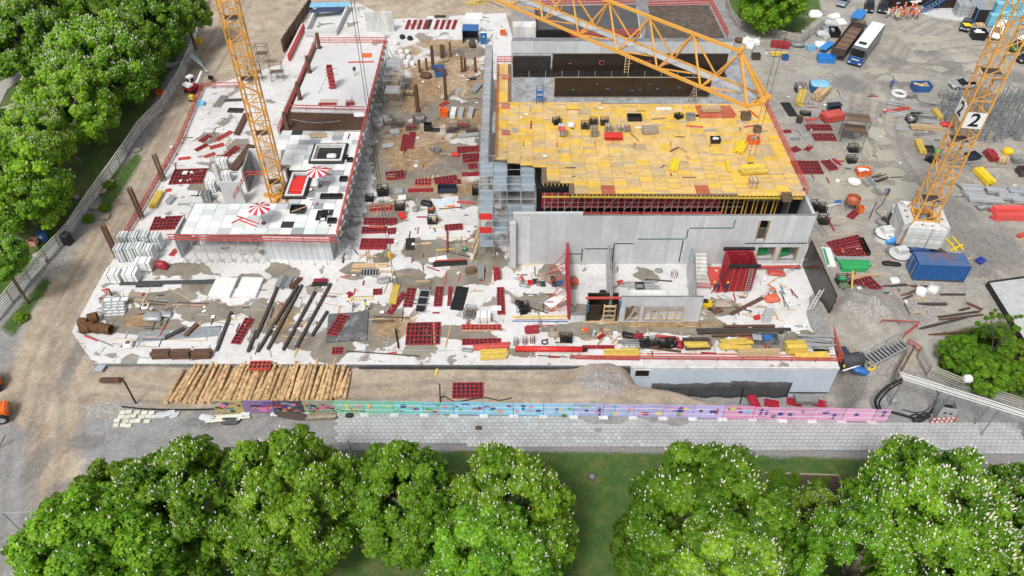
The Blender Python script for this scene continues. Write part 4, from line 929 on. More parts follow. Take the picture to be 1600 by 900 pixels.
for(u0,v0,u1,v1)in((478,56,527,56),(480,54,497,16),(527,54,545,16),(497,15,545,15)):
 a,b=P(u0,v0,ZS)-o0,P(u1,v1,ZS)-o0; bar_obj(t,'wall',a+Vector((0,0,.6)),b+Vector((0,0,.6)),.35,M_concw,1.2)
p=P(517,18,ZS)-o0; part(t,'cover_sheet',MB().box((p.x,p.y,1.35),(7.5,2.0,.06),.05),M_bluel); part(t,'sheet_flap',MB().box((p.x-.5,p.y-2,1.2),(5.5,1.6,.05),.18),mat('dark_blue_sheet',(.03,.05,.11),.6))
# rooms in front of the tall wall
ZR=4.45
fa,fb=P(966,503,ZS),P(1091,503,ZS); L_=(fb-fa).length; sx=lambda u:(u-966)/125*L_
t=panel_wall('concrete_wall','grey front wall with a timber framed window and a door opening','wall',fa,fb,ZS+.004,ZR,.35,M_conc,3.0,1,[(sx(974),sx(997),.15,2.6),(sx(1003),sx(1065),.15,2.55)])
x0,x1=sx(1003),sx(1065); wf=thing('timber_window_form','timber lattice filling the wide window of the grey front wall','window form',(fa.x,fa.y+.1,ZS+.15),head(fa,fb))
for k in range(6):bar_obj(wf,'upright',(x0+.06+(x1-x0-.12)*k/5,0,0),(x0+.06+(x1-x0-.12)*k/5,0,2.38),.1,M_wood)
for k in range(4):bar_obj(wf,'crosspiece',(x0+.05,.1,.06+k*.76),(x1-.05,.1,.06+k*.76),.09,M_wood)
df=thing('door_form','timber lined narrow door opening in the grey front wall','door form',(fa.x,fa.y+.1,ZS+.15),head(fa,fb))
for x in(sx(974)+.05,sx(997)-.05):bar_obj(df,'jamb',(x,0,0),(x,0,2.4),.1,M_wood)
bar_obj(df,'slanted_board',(sx(976),.3,0),(sx(988),.3,2.3),.2,M_woodb); bar_obj(df,'slanted_board',(sx(983),.3,0),(sx(993),.3,2.2),.15,M_wood)
t=thing('box_formwork','black box form with wooden shelf frames left of the grey front wall','formwork',P(916,503,ZS)); o0=Vector(t.location); W_=(P(965,503,ZS)-o0).x
link('form_panel',box_me('form_panel',(W_-.1,.15,3.5),M_plyb,.02),t,(W_/2,1.2,1.75)); link('form_panel',box_me('form_panel',(.15,1.2,3.5),M_plyb,.02),t,(.1,.55,1.75)); link('form_panel',box_me('form_panel',(.15,1.2,3.5),M_plyb,.02),t,(W_-.2,.55,1.75)); link('form_panel',box_me('form_panel',(1.4,.12,2.6),M_plyb,.02),t,(.9,.2,1.3))
for x in(.52,.88):
 bar_obj(t,'shelf_upright',(W_*x,0,0),(W_*x,0,2.8),.12,M_wood)
for k in range(4):bar_obj(t,'shelf_rail',(W_*.53,0,.3+k*.75),(W_*.87,0,.3+k*.75),.12,M_wood,.25)
bar_obj(t,'base_board',(-.2,-.05,.06),(W_+.1,-.05,.06),.3,M_wood,.1); bar_obj(t,'head_beam',(-.3,.3,3.6),(W_*1.4,.3,3.6),.2,M_redp,.2)
bar_obj(t,'blue_clamp',(.05,-.1,1.8),(.05,-.1,3),.16,M_bluep); bar_obj(t,'blue_clamp',(W_,-.1,2.6),(W_,-.1,3.6),.16,M_bluep)
panel_wall('concrete_wall','low stub wall at the left corner of the front rooms','wall',P(891,503,ZS),P(914,503,ZS),ZS,ZS+1.0,.5,M_concw,2)
panel_wall('concrete_wall','thin cross wall between the two front rooms','wall',P(953,497,ZS),P(950,418,ZS),ZS,ZR-.3,.28,M_conc,2.4)
panel_wall('concrete_wall','right cross wall of the front rooms beside the white stair','wall',P(1082,500,ZS),P(1076,420,ZS),ZS,ZR-.5,.28,M_conc,2.4)
def form_side(label,pa,pb,h,m=M_red,brace=1,z=ZS,th=.14):
 pa=Vector(pa); pb=Vector(pb); L_=(pb-pa).length; t=thing('wall_formwork',label,'formwork',(pa.x,pa.y,z),head(pa,pb)); n=max(1,round(L_/2.4))
 for k in range(n):
  q=link('form_panel',box_me('form_panel',(L_/n-.02,th,h),m,.015),t,(L_*(k+.5)/n,0,h/2))
  for j in range(5):bar_obj(q,'rib',(-L_/n/2+.03,brace*.13,-h/2+.2+j*(h-.4)/4),(L_/n/2-.03,brace*.13,-h/2+.2+j*(h-.4)/4),.12,m)
  bar_obj(t,'brace',(L_*(k+.5)/n,brace*.2,h*.8),(L_*(k+.5)/n,brace*2.2,.05),.08,M_redp); bar_obj(t,'brace',(L_*(k+.5)/n,brace*.2,h*.35),(L_*(k+.5)/n,brace*2.2,.06),.07,M_redp)
 return t
form_side('red wall form with slanting red braces on the left of the front rooms',P(889,500,ZS),P(885,412,ZS),3.6)
def stair(label,u0,u1,vb,vt,h,m,z=ZS,n=9):
 a,b=P(u0,vb,z),P(u1,vb,z); c=P((u0+u1)/2,vt,z); W_=(b-a).x; D_=c.y-a.y
 t=thing('stair_flight',label,'stair',((a.x+b.x)/2,a.y,z))
 for k in range(n):link('step',box_me('step',(W_,D_/n*1.02,h*(k+1)/n),m,.015),t,(0,D_*(k+.5)/n,h*(k+1)/n/2))
 return t
stair('white precast concrete stair flight beside the red form tower',1088,1106,450,420,2.6,M_concw)
railing('red rail on the left of the white stair flight',[P(1085,446,ZS),P(1083,418,ZS+1.5)],1.1,2,1.4)
railing('red rail low in front of the white stair flight',[P(1086,452,ZS),P(1110,453,ZS)],1.0,2,1.4)
t=thing('floor_plate','reddish plywood plates on the floor between stair and form tower','plate',P(1118,432,ZS)); part(t,'plate',bevel_mesh(MB().box((0,0,.06),(1.8,3.4,.1)).mesh('plate',M_redp),.02),None); part(t,'plate',bevel_mesh(MB().box((.1,-2.3,.05),(1.6,1.1,.08),.1).mesh('plate',M_redp),.02),None)
def form_tower():
 a=P(1131,455,ZS); b=P(1172,456,ZS); W_=(b-a).x; h=4.2; D_=2.6
 t=thing('form_tower','tall red form box with a grey ladder and black top rim','formwork',(a.x,a.y,ZS))
 for(cx,cy,sx_,sy)in((W_/2,0,W_,.14),(W_/2,D_,W_,.14),(0,D_/2,.14,D_-.16),(W_,D_/2,.14,D_-.16)):
  q=link('form_panel',box_me('form_panel',(sx_,sy,h),M_red,.02),t,(cx,cy,h/2))
  for j in range(8):
   z=-h/2+.3+j*(h-.5)/7
   if sx_>sy:bar_obj(q,'rib',(-sx_/2,-.12 if cy==0 else .12,z),(sx_/2,-.12 if cy==0 else .12,z),.1,M_red)
   else:bar_obj(q,'rib',(-.12 if cx==0 else .12,-sy/2,z),(-.12 if cx==0 else .12,sy/2,z),.1,M_red)
 for k in range(4):bar_obj(t,'waler',(W_*(.15+.23*k),-.2,.1),(W_*(.15+.23*k),-.2,h-.1),.1,M_redp)
 for(cx,cy,sx_,sy)in((W_/2,-.25,W_+.6,.3),(W_/2,D_+.2,W_+.6,.3)):link('rim',box_me('rim',(sx_,sy,.4),M_black,.02),t,(cx,cy,h+.1))
 for x in(W_-.9,W_-.45):bar_obj(t,'ladder_stile',(x,-.75,0),(x,-.3,h),.06,M_galv)
 for k in range(11):bar_obj(t,'rung',(W_-.9,-.73+k*.035,.3+k*.36),(W_-.45,-.73+k*.035,.3+k*.36),.05,M_galv)
 bar_obj(t,'brace',(-.2,.5,h*.7),(-1.6,-.4,.05),.09,M_dsteel)
form_tower()
form_side('large dark form wall along the right edge of the slab',P(1254,414,ZS),P(1291,502,ZS),4.1,M_plyb,1)
t=thing('pole','long thin grey raking pole against the dark form wall','pole',P(1211,437,ZS)); q=P(1276,395,ZS+2.2)-Vector(t.location); bar_obj(t,'tube',(0,0,.05),q,.09,M_galvd,tube=True); bar_obj(t,'tube_end',q,q+Vector((1.0,.5,.3)),.11,M_galvd,tube=True)
t=thing('ladder','pale ladder leaning against the right dark form wall','ladder',P(1266,484,ZS),.2)
for x in(-.25,.25):bar_obj(t,'stile',(x,0,0),(x+.8,.3,2.9),.07,M_white)
for k in range(8):bar_obj(t,'rung',(-.25+k*.09,.03*k,.25+k*.34),(.25+k*.09,.03*k,.25+k*.34),.05,M_white)
for lab,u,v,h in(('short grey concrete column at the right of the front rooms',1196,503,2.6),('slim grey pillar at the left end of the tall wall',801.5,417,7.2)):
 t=thing('column',lab,'column',P(u,v,ZS)); part(t,'shaft',bevel_mesh(MB().box((0,0,h/2),(.9 if h<4 else .75,.5,h)).mesh('shaft',M_conc),.03),None)
 for x in(-.2,.2):bar_obj(t,'starter_bar',(x,0,h),(x,0,h+.5),.03,M_rebar)
 # basement wall facing the street
def basement():
 a,b=P(986,572,ZS),P(1311,573.5,ZS); y=a.y-.03; L_=b.x-a.x
 t=thing('basement_wall','blue grey insulated basement wall facing the pit with charcoal membrane','wall',(a.x,y,0),head(a,b))
 n=13
 for k in range(n):
  u=k/n
  link('insulation_panel',box_me('insulation_panel',(L_/n-.04,.14,4.6),M_blue,.01),t,(L_*(k+.5)/n,-.07,-2.16))
  if k:bar_obj(t,'joint_bead',(L_*k/n,-.1,-4.3),(L_*k/n,-.1,.1),.035,M_white)
 part(t,'cap_beam',MB().box((L_/2,.0,.30),(L_+.1,.3,.35)),M_concw)
 part(t,'window',MB().box((1.3,-.16,-.45),(1.5,.06,1.0)),M_black); fr=MB().box((1.3,-.18,-1.0),(1.7,.1,.12)).box((1.3,-.18,.1),(1.7,.1,.1)).box((.5,-.18,-.45),(.1,.1,1.0)).box((2.1,-.18,-.45),(.1,.1,1.0)); part(t,'window_frame',fr,M_concw)
 mb=MB(); N_=40; top=[]; bot=[]
 for k in range(N_+1):
  s_=k/N_; x=2.6+s_*(L_*.80-2.6); zt=-2.1-.12*math.sin(s_*9)+.35*(s_>.55)
  top.append((x,-.22-.05*math.sin(k*1.3),zt)); bot.append((x,-.5-.12*math.sin(k*.9),-4.6))
 vs=[]
 for p,q in zip(top,bot):
  for f in(0,.33,.66,1):vs.append((p[0],p[1]+(q[1]-p[1])*f+.06*math.sin(p[0]*2+f*5),p[2]+(q[2]-p[2])*f))
 fs=[(i*4+j,i*4+j+1,(i+1)*4+j+1,(i+1)*4+j)for i in range(N_)for j in range(3)]
 mb.add(vs,fs); mm=part(t,'membrane',mb,M_char,smooth=True); so_=mm.modifiers.new('s','SOLIDIFY'); so_.thickness=.02
 x0=P(560,570,ZS).x-a.x; part(t,'edge_membrane',MB().box((x0/2,-.03,-.75),(-x0,.1,2.1)),M_char)
 part(t,'base_strip',MB().box((L_*.9,-.18,-3.75),(L_*.19,.1,.12)),M_black)
basement()
railing('low red double rail along the front slab edge above the basement wall',[P(892,562,ZS),P(1312,566,ZS)],.75,2,2.6,pm=M_dsteel)
railing('red guard rail down the right slab corner',[P(1313,568,ZS),P(1293,505,ZS)],1.2,3,1.8)
# painted hoarding
def hoarding():
 pts=[(338,645.5),(640,647.5),(1000,652),(1384,660)]; W=[PG(u,v)for u,v in pts]
 t=thing('hoarding','long corrugated hoarding painted green, blue, lavender and pink with childlike pictures','hoarding',W[0]); o0=Vector(t.location)
 def at(u):
  for i in range(len(pts)-1):
   if u<=pts[i+1][0]or i==len(pts)-2:return W[i].lerp(W[i+1],(u-pts[i][0])/(pts[i+1][0]-pts[i][0]))-o0
 def col(u):
  st=[(500,(.40,.52,.42)),(560,(.25,.66,.46)),(640,(.20,.62,.58)),(700,(.24,.56,.74)),(860,(.32,.60,.80)),(905,(.42,.50,.76)),(960,(.47,.44,.74)),(1120,(.50,.42,.72)),(1145,(.68,.30,.52)),(1250,(.72,.36,.56)),(1390,(.74,.40,.62))]
  for i in range(len(st)-1):
   if u<st[i+1][0]:
    f=max(0,(u-st[i][0])/(st[i+1][0]-st[i][0])); return tuple(x+(y-x)*f for x,y in zip(st[i][1],st[i+1][1]))
  return st[-1][1]
 us=[338+i*46.5 for i in range(23)]+[1384]; H_=2.1
 pal=[mat('spray_%d'%i,c,.6,.2,4,dirt=(.75,.75,.7),dirt_amt=.32,dscale=4)for i,c in enumerate(((.42,.36,.16),(.25,.16,.33),(.10,.08,.12),(.35,.40,.30)))]
 rr=random.Random(5); paints=[mat('paint_%s'%n,c,.6,.12,4)for n,c in(('purple',(.20,.05,.35)),('navy',(.03,.06,.30)),('pink',(.72,.20,.35)),('yellow',(.75,.62,.10)),('leaf',(.08,.42,.10)),('black',(.02,.02,.025)),('crimson',(.42,.03,.06)),('cyan',(.15,.55,.75)),('coral',(.75,.25,.12)))]
 for i in range(len(us)-1):
  a,b=at(us[i]),at(us[i+1]); L_=(b-a).length; c=(a+b)/2; um=(us[i]+us[i+1])/2
  m=pal[i%4]if um<510 else mat('hoarding_%d'%i,col(um),.6,.08,1.2,dirt=tuple(min(1,x*1.15)for x in col(um)),dirt_amt=.4)
  mb=MB(); n=int(L_/.24); prof=[]
  for k in range(n):
   x=-L_/2+.02+(L_-.04)*k/n; w_=(L_-.04)/n
   prof+=[(x,0),(x+w_*.3,-.03),(x+w_*.6,-.03),(x+w_*.9,0)]
  vs=[(x,y,.12)for x,y in prof]+[(x,y,H_)for x,y in prof]+[(x,.03,.12)for x,y in prof]+[(x,.03,H_)for x,y in prof]; q=len(prof)
  fs=[(k,k+1,q+k+1,q+k)for k in range(q-1)]+[(2*q+k+1,2*q+k,3*q+k,3*q+k+1)for k in range(q-1)]+[(q+k,q+k+1,3*q+k+1,3*q+k)for k in range(q-1)]
  mb.add(vs,fs); pn=part(t,'fence_panel',mb,m,(c.x,c.y,c.z),(math.radians(rr.uniform(-3,1)),0,head(a,b)))
  for zz in(.75,1.5):bar_obj(pn,'rail',(-L_/2,-.05,zz),(L_/2,-.05,zz),.03,m if um<510 else M_white,.05)
  np_=16 if um<510 else rr.choice((4,5,6,7))if um<1240 else rr.choice((1,2))
  for k in range(np_):
   x=rr.uniform(-L_/2+.3,L_/2-.3); z=rr.uniform(.45,1.75); mm=rr.choice(paints)if um<1100 or rr.random()<.5 else paints[1]
   kind=rr.choice(('blob','star','figure','line'))if um>=510 else rr.choice(('blob','line','line','star')); g=MB(); s_=rr.uniform(.2,.42)
   if kind=='blob':P_=[(s_*(1+.3*rr.uniform(-1,1))*math.cos(q*.7),s_*.8*(1+.3*rr.uniform(-1,1))*math.sin(q*.7))for q in range(9)]
   elif kind=='star':P_=[((s_ if q%2 else s_*.45)*math.cos(q*math.pi/5),(s_ if q%2 else s_*.45)*math.sin(q*math.pi/5))for q in range(10)]
   elif kind=='line':h2=rr.uniform(.03,.07); w2=s_*1.5; P_=[(-w2,-h2),(0,h2*2-.05),(w2,-h2*2),(w2,h2),(0,h2*4),(-w2,h2*2)]
   else:P_=[(-.07,-.55),(0,-.2),(.07,-.55),(.14,-.55),(.1,.05),(.34,.3),(.3,.36),(.1,.2),(.12,.34),(.06,.5),(-.06,.5),(-.12,.34),(-.1,.2),(-.3,.36),(-.34,.3),(-.1,.05),(-.14,-.55)]
   vs=[(px,-.044-.0015*k,pz)for px,pz in P_]; g.add(vs,[tuple(range(len(vs)))]); part(pn,'painted_picture',g,mm,(x,0,z))
  if i:link('concrete_foot',box_me('concrete_foot',(.95,.45,.16),M_concw,.03),t,(a.x,a.y-.18,a.z+.1))
 return t
hoarding()
# rail fences
def rail_fence(label,px,h=2.0,nr=6,m=None,sp=3.2,terrain=True,name='rail_fence'):
 m=m or mat('fence_grey_timber',(.36,.34,.31),.85,.25,2,objvar=.25); W=[PG(u,v)for u,v in px]; t=thing(name,label,'fence',W[0]); o0=W[0]
 for i in range(len(W)-1):
  a,b=W[i]-o0,W[i+1]-o0; n=max(1,round((b-a).length/sp))
  for k in range(n):
   p,q=a.lerp(b,k/n),a.lerp(b,(k+1)/n)
   bar_obj(t,'post',p,p+Vector((0,0,h)),.12,M_woodg)
   for r in range(nr):
    z=.25+(h-.3)*r/(nr-1); dz=rnd.uniform(-.03,.03); bar_obj(t,'rail',p+Vector((0,-.08,z+dz)),q+Vector((0,-.08,z-dz)),.08,m,.13)
 return t
M_fw=mat('fence_pale_timber',(.74,.73,.70),.85,.2,2,objvar=.2)
rail_fence('long pale rail fence running between the park and the dirt track',[(-25,525),(20,472),(75,408),(112,368),(148,314),(188,258),(222,206),(256,172),(286,122),(303,82),(309,45),(322,2)],2.0,6,M_fw)
rail_fence('grey rail fence in front of the shrubs at the right',[(1432,560),(1447,588),(1490,606),(1540,624),(1640,658)],1.9,6)
rail_fence('grey rail fence around the round green island at the top',[(1133,6),(1138,24),(1152,44),(1185,54),(1250,70),(1284,44)],1.8,5)
t=thing('plank_wall','low brown plank wall under the park trees at left','wall',PG(112,268)); o0=Vector(t.location); W=[PG(112,268),PG(55,320),PG(0,372)]
for i in range(2):
 for k in range(8):
  p,q=(W[i]-o0).lerp(W[i+1]-o0,k/8),(W[i]-o0).lerp(W[i+1]-o0,(k+.95)/8)
  for z in(.35,.95):bar_obj(t,'plank',p+Vector((0,0,z)),q+Vector((0,0,z)),.12,M_woodb,.5)
  # scaffolding
def scaffold(label,loc,rz,nx,ny,nz,bx,by,bz,decks=(),dm=M_galv,red=(),diag=True,m=M_galv,name='scaffold',toe=0.,group=None,dw=.9):
 t=thing(name,label,'scaffold',loc,rz,group); Ht=nz*bz+toe
 for i in range(nx+1):
  for j in range(ny+1):bar_obj(t,'standard',(i*bx,j*by,0),(i*bx,j*by,Ht),.085,m,tube=True)
 for k in range(1,nz+1):
  for j in range(ny+1):bar_obj(t,'ledger',(0,j*by,k*bz),(nx*bx,j*by,k*bz),.07,m,tube=True); bar_obj(t,'guard_tube',(0,j*by,k*bz+1),(nx*bx,j*by,k*bz+1),.06,m,tube=True)if nx>1 else None
  for i in range(nx+1):bar_obj(t,'transom',(i*bx,0,k*bz-.06),(i*bx,ny*by,k*bz-.06),.055,m,tube=True)
 if diag:
  for k in range(nz):
   for i in range(nx):
    if(i+k)%2==0:bar_obj(t,'diagonal',(i*bx,-.05,k*bz+.1),((i+1)*bx,-.05,(k+1)*bz-.1),.05,m,tube=True)
 for(i,j,k)in decks:
  q=max(2,round(by/.45))
  for n_ in range(q):link('deck_plank',box_me('deck_plank',(bx-.12,by*dw/q-.05,.06),dm,.01),t,((i+.5)*bx,j*by+(n_+.5)*by/q,k*bz+.06))
 for(i,k)in red:link('guard_panel',box_me('guard_panel',(bx-.15,.04,.95),M_redb,.01),t,((i+.5)*bx,-.06,k*bz+.6))
 return t
sb=mat('scaffold_deck_blue_grey',(.33,.40,.45),.5,.15,2,metal=.2,objvar=.15)
a=P(752,367,ZS)
scaffold('grey scaffold stair tower with red guard panels at the left end of the tall wall',(a.x,72.0,ZS),0,4,3,4,1.7,3.0,2.1,[(0,2,4),(1,2,4),(2,2,3),(3,2,4),(0,1,3),(1,1,4),(3,1,4),(2,1,2),(0,0,1),(0,0,3),(3,0,3),(1,0,2)],sb,[(0,3),(3,3),(0,2),(3,2)],toe=1.1)
scaffold('narrow grey scaffold along the left side of the yellow deck',(P(770,245,ZY).x-1.7,80.5,ZS),0,1,11,4,1.1,2.9,2.15,[(0,j,k)for j in range(11)for k in(2,4)],M_galv,(),False,toe=.6)
scaffold('silver scaffold stair beside the cast back slab facing the courtyard',P(603,165,ZS),0,1,3,2,2.4,2.3,2.2,[(0,0,1),(0,2,2)],M_galv,(),True,toe=1.)
for i,(u,v,lab)in enumerate(((402,98,'brown frame scaffold nearest the crane mast at the back left'),(425,128,'brown frame scaffold left of the cast slab, in the middle of three'),(392,130,'brown frame scaffold behind the crane mast'))):
 scaffold(lab,P(u,v,ZS),.15*i,1,1,2,2.0,1.2,1.5,[(0,0,1)],M_woodb,(),True,m=M_dsteel)
scaffold('rusty access scaffold with timber decks on the gravel right of the yellow deck',PG(1312,222),-.2,1,1,2,3.4,2.2,1.9,[(0,0,1),(0,0,2)],M_woodb,(),True,m=M_dsteel)
scaffold('small blue scaffold ladder bay at the back edge of the yellow deck',P(838,163,ZY),0,1,1,3,.9,.8,.8,[(0,0,1),(0,0,2)],M_bluep,(),False,m=M_bluep)
# loose site material
LEVEL={'s':ZS+.005,'y':ZY+.04,'d':ZD+.06,'b':ZD+.26,'r':ZY-.05}
def gp(u,v,s='s',up=0.):
 if s=='g':return PG(u,v,up+.01)
 return P(u,v,LEVEL[s]+up)
def span(u0,v0,u1,v1,s,up=0.):
 a,b=gp(u0,v0,s,up),gp(u1,v1,s,up); c=(a+b)/2; return c,math.hypot(b.x-a.x,b.y-a.y),head(a,b)
def panel(label,u0,v0,u1,v1,w,s='s',m=M_red,face=M_ply,n=1,nr=None,up=0.,cat='formwork',grid=1,name='framed_formwork',group=None,tilt=None):
 """framed formwork panel lying flat, ribs upwards, long axis along the two pixels"""
 c,L_,rz=span(u0,v0,u1,v1,s,up); L_=max(.5,round(L_,1)); nr=nr or max(3,round(L_/.5))
 for k in range(n):
  lb=label if n==1 else label+(', lower one',', upper one')[k]if n==2 else label+', '+('bottom','second','third','fourth')[k]+' from below'
  t=thing(name,lb,cat,(c.x+(rnd.uniform(-.06,.06)if k else 0),c.y+(rnd.uniform(-.06,.06)if k else 0),c.z+k*.15),rz+(rnd.uniform(-.03,.03)if k else 0),group if n==1 else(group or label))
  if tilt:t.rotation_euler[0]=tilt
  link('face',box_me('face',(L_-.06,w-.06,.05),face),t,(0,0,.03))
  for y in(-w/2+.05,w/2-.05):link('edge',box_me('edge',(L_,.1,.13),m),t,(0,y,.07))
  for x in(-L_/2+.05,L_/2-.05):link('edge',box_me('edge_short',(.1,w-.205,.13),m),t,(x,0,.07))
  for j in range(1,nr):link('rib',box_me('rib',(.13,w-.21,.09),m),t,(-L_/2+L_*j/nr,0,.08))
  for j in range(1,grid+1):link('rib',box_me('rib_long',(L_-.21,.11,.07),m),t,(0,-w/2+w*j/(grid+1),.10))
def sheet(label,u0,v0,u1,v1,w,s='s',m=M_white,h=.06,n=1,name='sheet',cat='sheet',up=0.,group=None):
 c,L_,rz=span(u0,v0,u1,v1,s,up)
 if n==1:return tag(link(name,box_me(name,(round(L_,1),w,h),m,min(.015,h/4)),None,(c.x,c.y,c.z+h/2),rz),label,cat,group)
 t=thing(name,label,cat,c,rz,group)
 for k in range(n):link('layer',box_me('layer',(round(L_,1),w,h*.9),m,min(.015,h/5)),t,(rnd.uniform(-.04,.04),rnd.uniform(-.04,.04),h*(k+.5)),rnd.uniform(-.02,.02))
 return t
def bundle(label,u0,v0,u1,v1,nw,nl,b=.16,s='s',m=M_yel,hh=None,name='beam_bundle',cat='beam bundle',tube=False,piece='beam',jit=.15,group=None,up=0.,bearers=True):
 """a pack of parallel beams or tubes, nw wide and nl layers high"""
 c,L_,rz=span(u0,v0,u1,v1,s,up); hh=hh or b; t=thing(name,label,cat,c,rz,group); L_=round(L_,1); z0=.1 if bearers else 0
 if bearers:
  for x in(-L_*.3,L_*.3):link('bearer',box_me('bearer',(.1,nw*b*1.05,.095),M_woodg),t,(x,0,.05))
 for l in range(nl):
  for k in range(nw):
   y=(k-(nw-1)/2)*b*1.04; z=z0+hh*(l+.5)*1.02; dx=rnd.uniform(-jit,jit)
   if tube:o=bar_obj(t,piece,(-L_/2+dx,y,z),(L_/2+dx,y,z),b*.95,m,tube=True)
   else:link(piece,box_me(piece,(L_,b*.94,hh*.96),m,.008),t,(dx,y,z),rnd.uniform(-.006,.006))
 return t
def ibeam(label,u0,v0,u1,v1,s='s',w=.28,h=.26,m=M_dsteel,name='steel_beam',group=None,up=0.):
 c,L_,rz=span(u0,v0,u1,v1,s,up); L_=round(L_,1)
 def f():
  b=MB(); b.profile_x([(-w/2,0),(w/2,0),(w/2,.035),(.025,.05),(.025,h-.05),(w/2,h-.035),(w/2,h),(-w/2,h),(-w/2,h-.035),(-.025,h-.05),(-.025,.05),(-w/2,.035)],-L_/2,L_/2); return b.mesh(name,m)
 return tag(link(name,cmesh((name,L_,w,h,m.name),f),None,c,rz),label,'steel beam',group)
def plank(label,u0,v0,u1,v1,s='s',w=.14,h=.06,m=M_wood,name='plank',group=None,cat='plank',up=0.):
 c,L_,rz=span(u0,v0,u1,v1,s,up); return tag(link(name,box_me(name,(round(L_,1),w,h),m,.006),None,(c.x,c.y,c.z+h/2),rz),label,cat,group)
def pole(label,u0,v0,u1,v1,s='s',r=.05,m=M_galvd,za=0.,zb=0.,name='pole',cat='pole',group=None,v1z=None):
 a=gp(u0,v0,s); a.z+=za+r; b=gp(u1,v1,s); b.z+=zb+r
 if zb>.5:b=P(u1,v1,zb+a.z)
 t=tag(link(name,MB().tube((0,0,0),b-a,r,8).mesh(name,m,False),None,a),label,cat,group); return t
def crate(label,u,v,sx=1.2,sy=.9,h=.8,rz=0.,s='s',m=M_dsteel,fill=None,fh=.6,name='wire_crate',cat='crate',group=None):
 p=gp(u,v,s); t=thing(name,label,cat,p,rz,group); x,y=sx/2,sy/2
 link('base',box_me('base',(sx,sy,.1),m),t,(0,0,.08))
 for i in(-1,1):
  for j in(-1,1):bar_obj(t,'post',(i*x,j*y,0),(i*x,j*y,h),.08,m)
 for z in(h*.35,h*.68,h):
  for j in(-1,1):bar_obj(t,'rail',(-x,j*y,z),(x,j*y,z),.05,m)
  for i in(-1,1):bar_obj(t,'rail',(i*x,-y,z),(i*x,y,z),.05,m)
 for k in range(1,4):
  for j in(-1,1):bar_obj(t,'bar',(-x+sx*k/4,j*y,.1),(-x+sx*k/4,j*y,h),.035,m)
 if fill:
  for k in range(5):
   link('content',box_me('content',(sx*.35,sy*.3,h*.45),fill,.02),t,(rnd.uniform(-.3,.3)*sx,rnd.uniform(-.3,.3)*sy,.14+h*.22+k*.02),rnd.uniform(-.6,.6))
 return t
def tub(label,u,v,sx,sy,h,m,rz=0.,s='s',fill=None,name='tub',cat='tub',group=None,wall=.06,flare=1.15):
 """open topped box with flared sides"""
 p=gp(u,v,s); t=thing(name,label,cat,p,rz,group); x,y=sx/2,sy/2; f=flare
 o=[(-x,-y,0),(x,-y,0),(x,y,0),(-x,y,0)]; tp=[(-x*f,-y*f,h),(x*f,-y*f,h),(x*f,y*f,h),(-x*f,y*f,h)]; g=1-wall*2/min(sx,sy)
 it=[(a*g,b*g,h)for a,b,c in tp]; ib=[(a*g,b*g,.1)for a,b,c in o]; V=o+tp+it+ib
 F_=[(3,2,1,0)]+[(i,(i+1)%4,4+(i+1)%4,4+i)for i in range(4)]+[(4+i,4+(i+1)%4,8+(i+1)%4,8+i)for i in range(4)]+[(8+i,8+(i+1)%4,12+(i+1)%4,12+i)for i in range(4)]+[(12,13,14,15)]
 part(t,'body',MB().add(V,F_),m)
 for i in(-1,1):link('rim',box_me('rim_bar',(sx*f+.1,.08,.08),m),t,(0,i*y*f,h-.02))
 if fill:
  for k in range(7):link('content',box_me('content_piece',(sx*.42,sy*.3,.18),fill,.02),t,(rnd.uniform(-.25,.25)*sx,rnd.uniform(-.28,.28)*sy,h*.72+k*.04),rnd.uniform(-1,1))
 return t
def lump_mesh(name,m,seed,sx,sy,sz,rough=.25):
 r=random.Random(seed); b=bmesh.new(); bmesh.ops.create_icosphere(b,subdivisions=3,radius=1)
 ph=[(Vector((r.uniform(-1,1),r.uniform(-1,1),r.uniform(-1,1)))*3,r.uniform(0,6))for _ in range(6)]
 for v in b.verts:
  d=sum(math.sin(v.co.dot(k)+o)for k,o in ph)/6; c=v.co*(1+rough*d); sq=.55
  v.co=Vector((math.copysign(abs(c.x)**sq,c.x)*sx/2,math.copysign(abs(c.y)**sq,c.y)*sy/2,max(0,(c.z*.62+.42))*sz))
 me=bpy.data.meshes.new(name); b.to_mesh(me); b.free(); me.materials.append(m); me.polygons.foreach_set('use_smooth',[True]*len(me.polygons)); return me
def bag(label,u,v,s='s',r=.95,h=.8,m=M_bag,seed=1,name='bulk_bag',cat='bag',group=None,loops=True,fill=None):
 t=thing(name,label,cat,gp(u,v,s),rnd.uniform(0,6),group)
 part(t,'sack',cmesh((name,seed%4,r,h,m.name),lambda:lump_mesh('sack',m,seed%4,r,r,h)),None)
 if loops:
  for i,j in((-1,-1),(1,-1),(1,1),(-1,1)):bar_obj(t,'lifting_loop',(i*r*.32,j*r*.32,h*.75),(i*r*.45,j*r*.42,h*1.08),.06,m)
 if fill:part(t,'content',lump_mesh('content',fill,seed,r*.5,r*.45,.2),None,(0,0,h*.82))
 return t
def mound(label,u,v,sx,sy,sz,m,s='s',seed=1,name='heap',cat='heap',rough=.4):
 return tag(link(name,lump_mesh(name,m,seed,sx,sy,sz,rough),None,gp(u,v,s),rnd.uniform(-.3,.3)),label,cat)
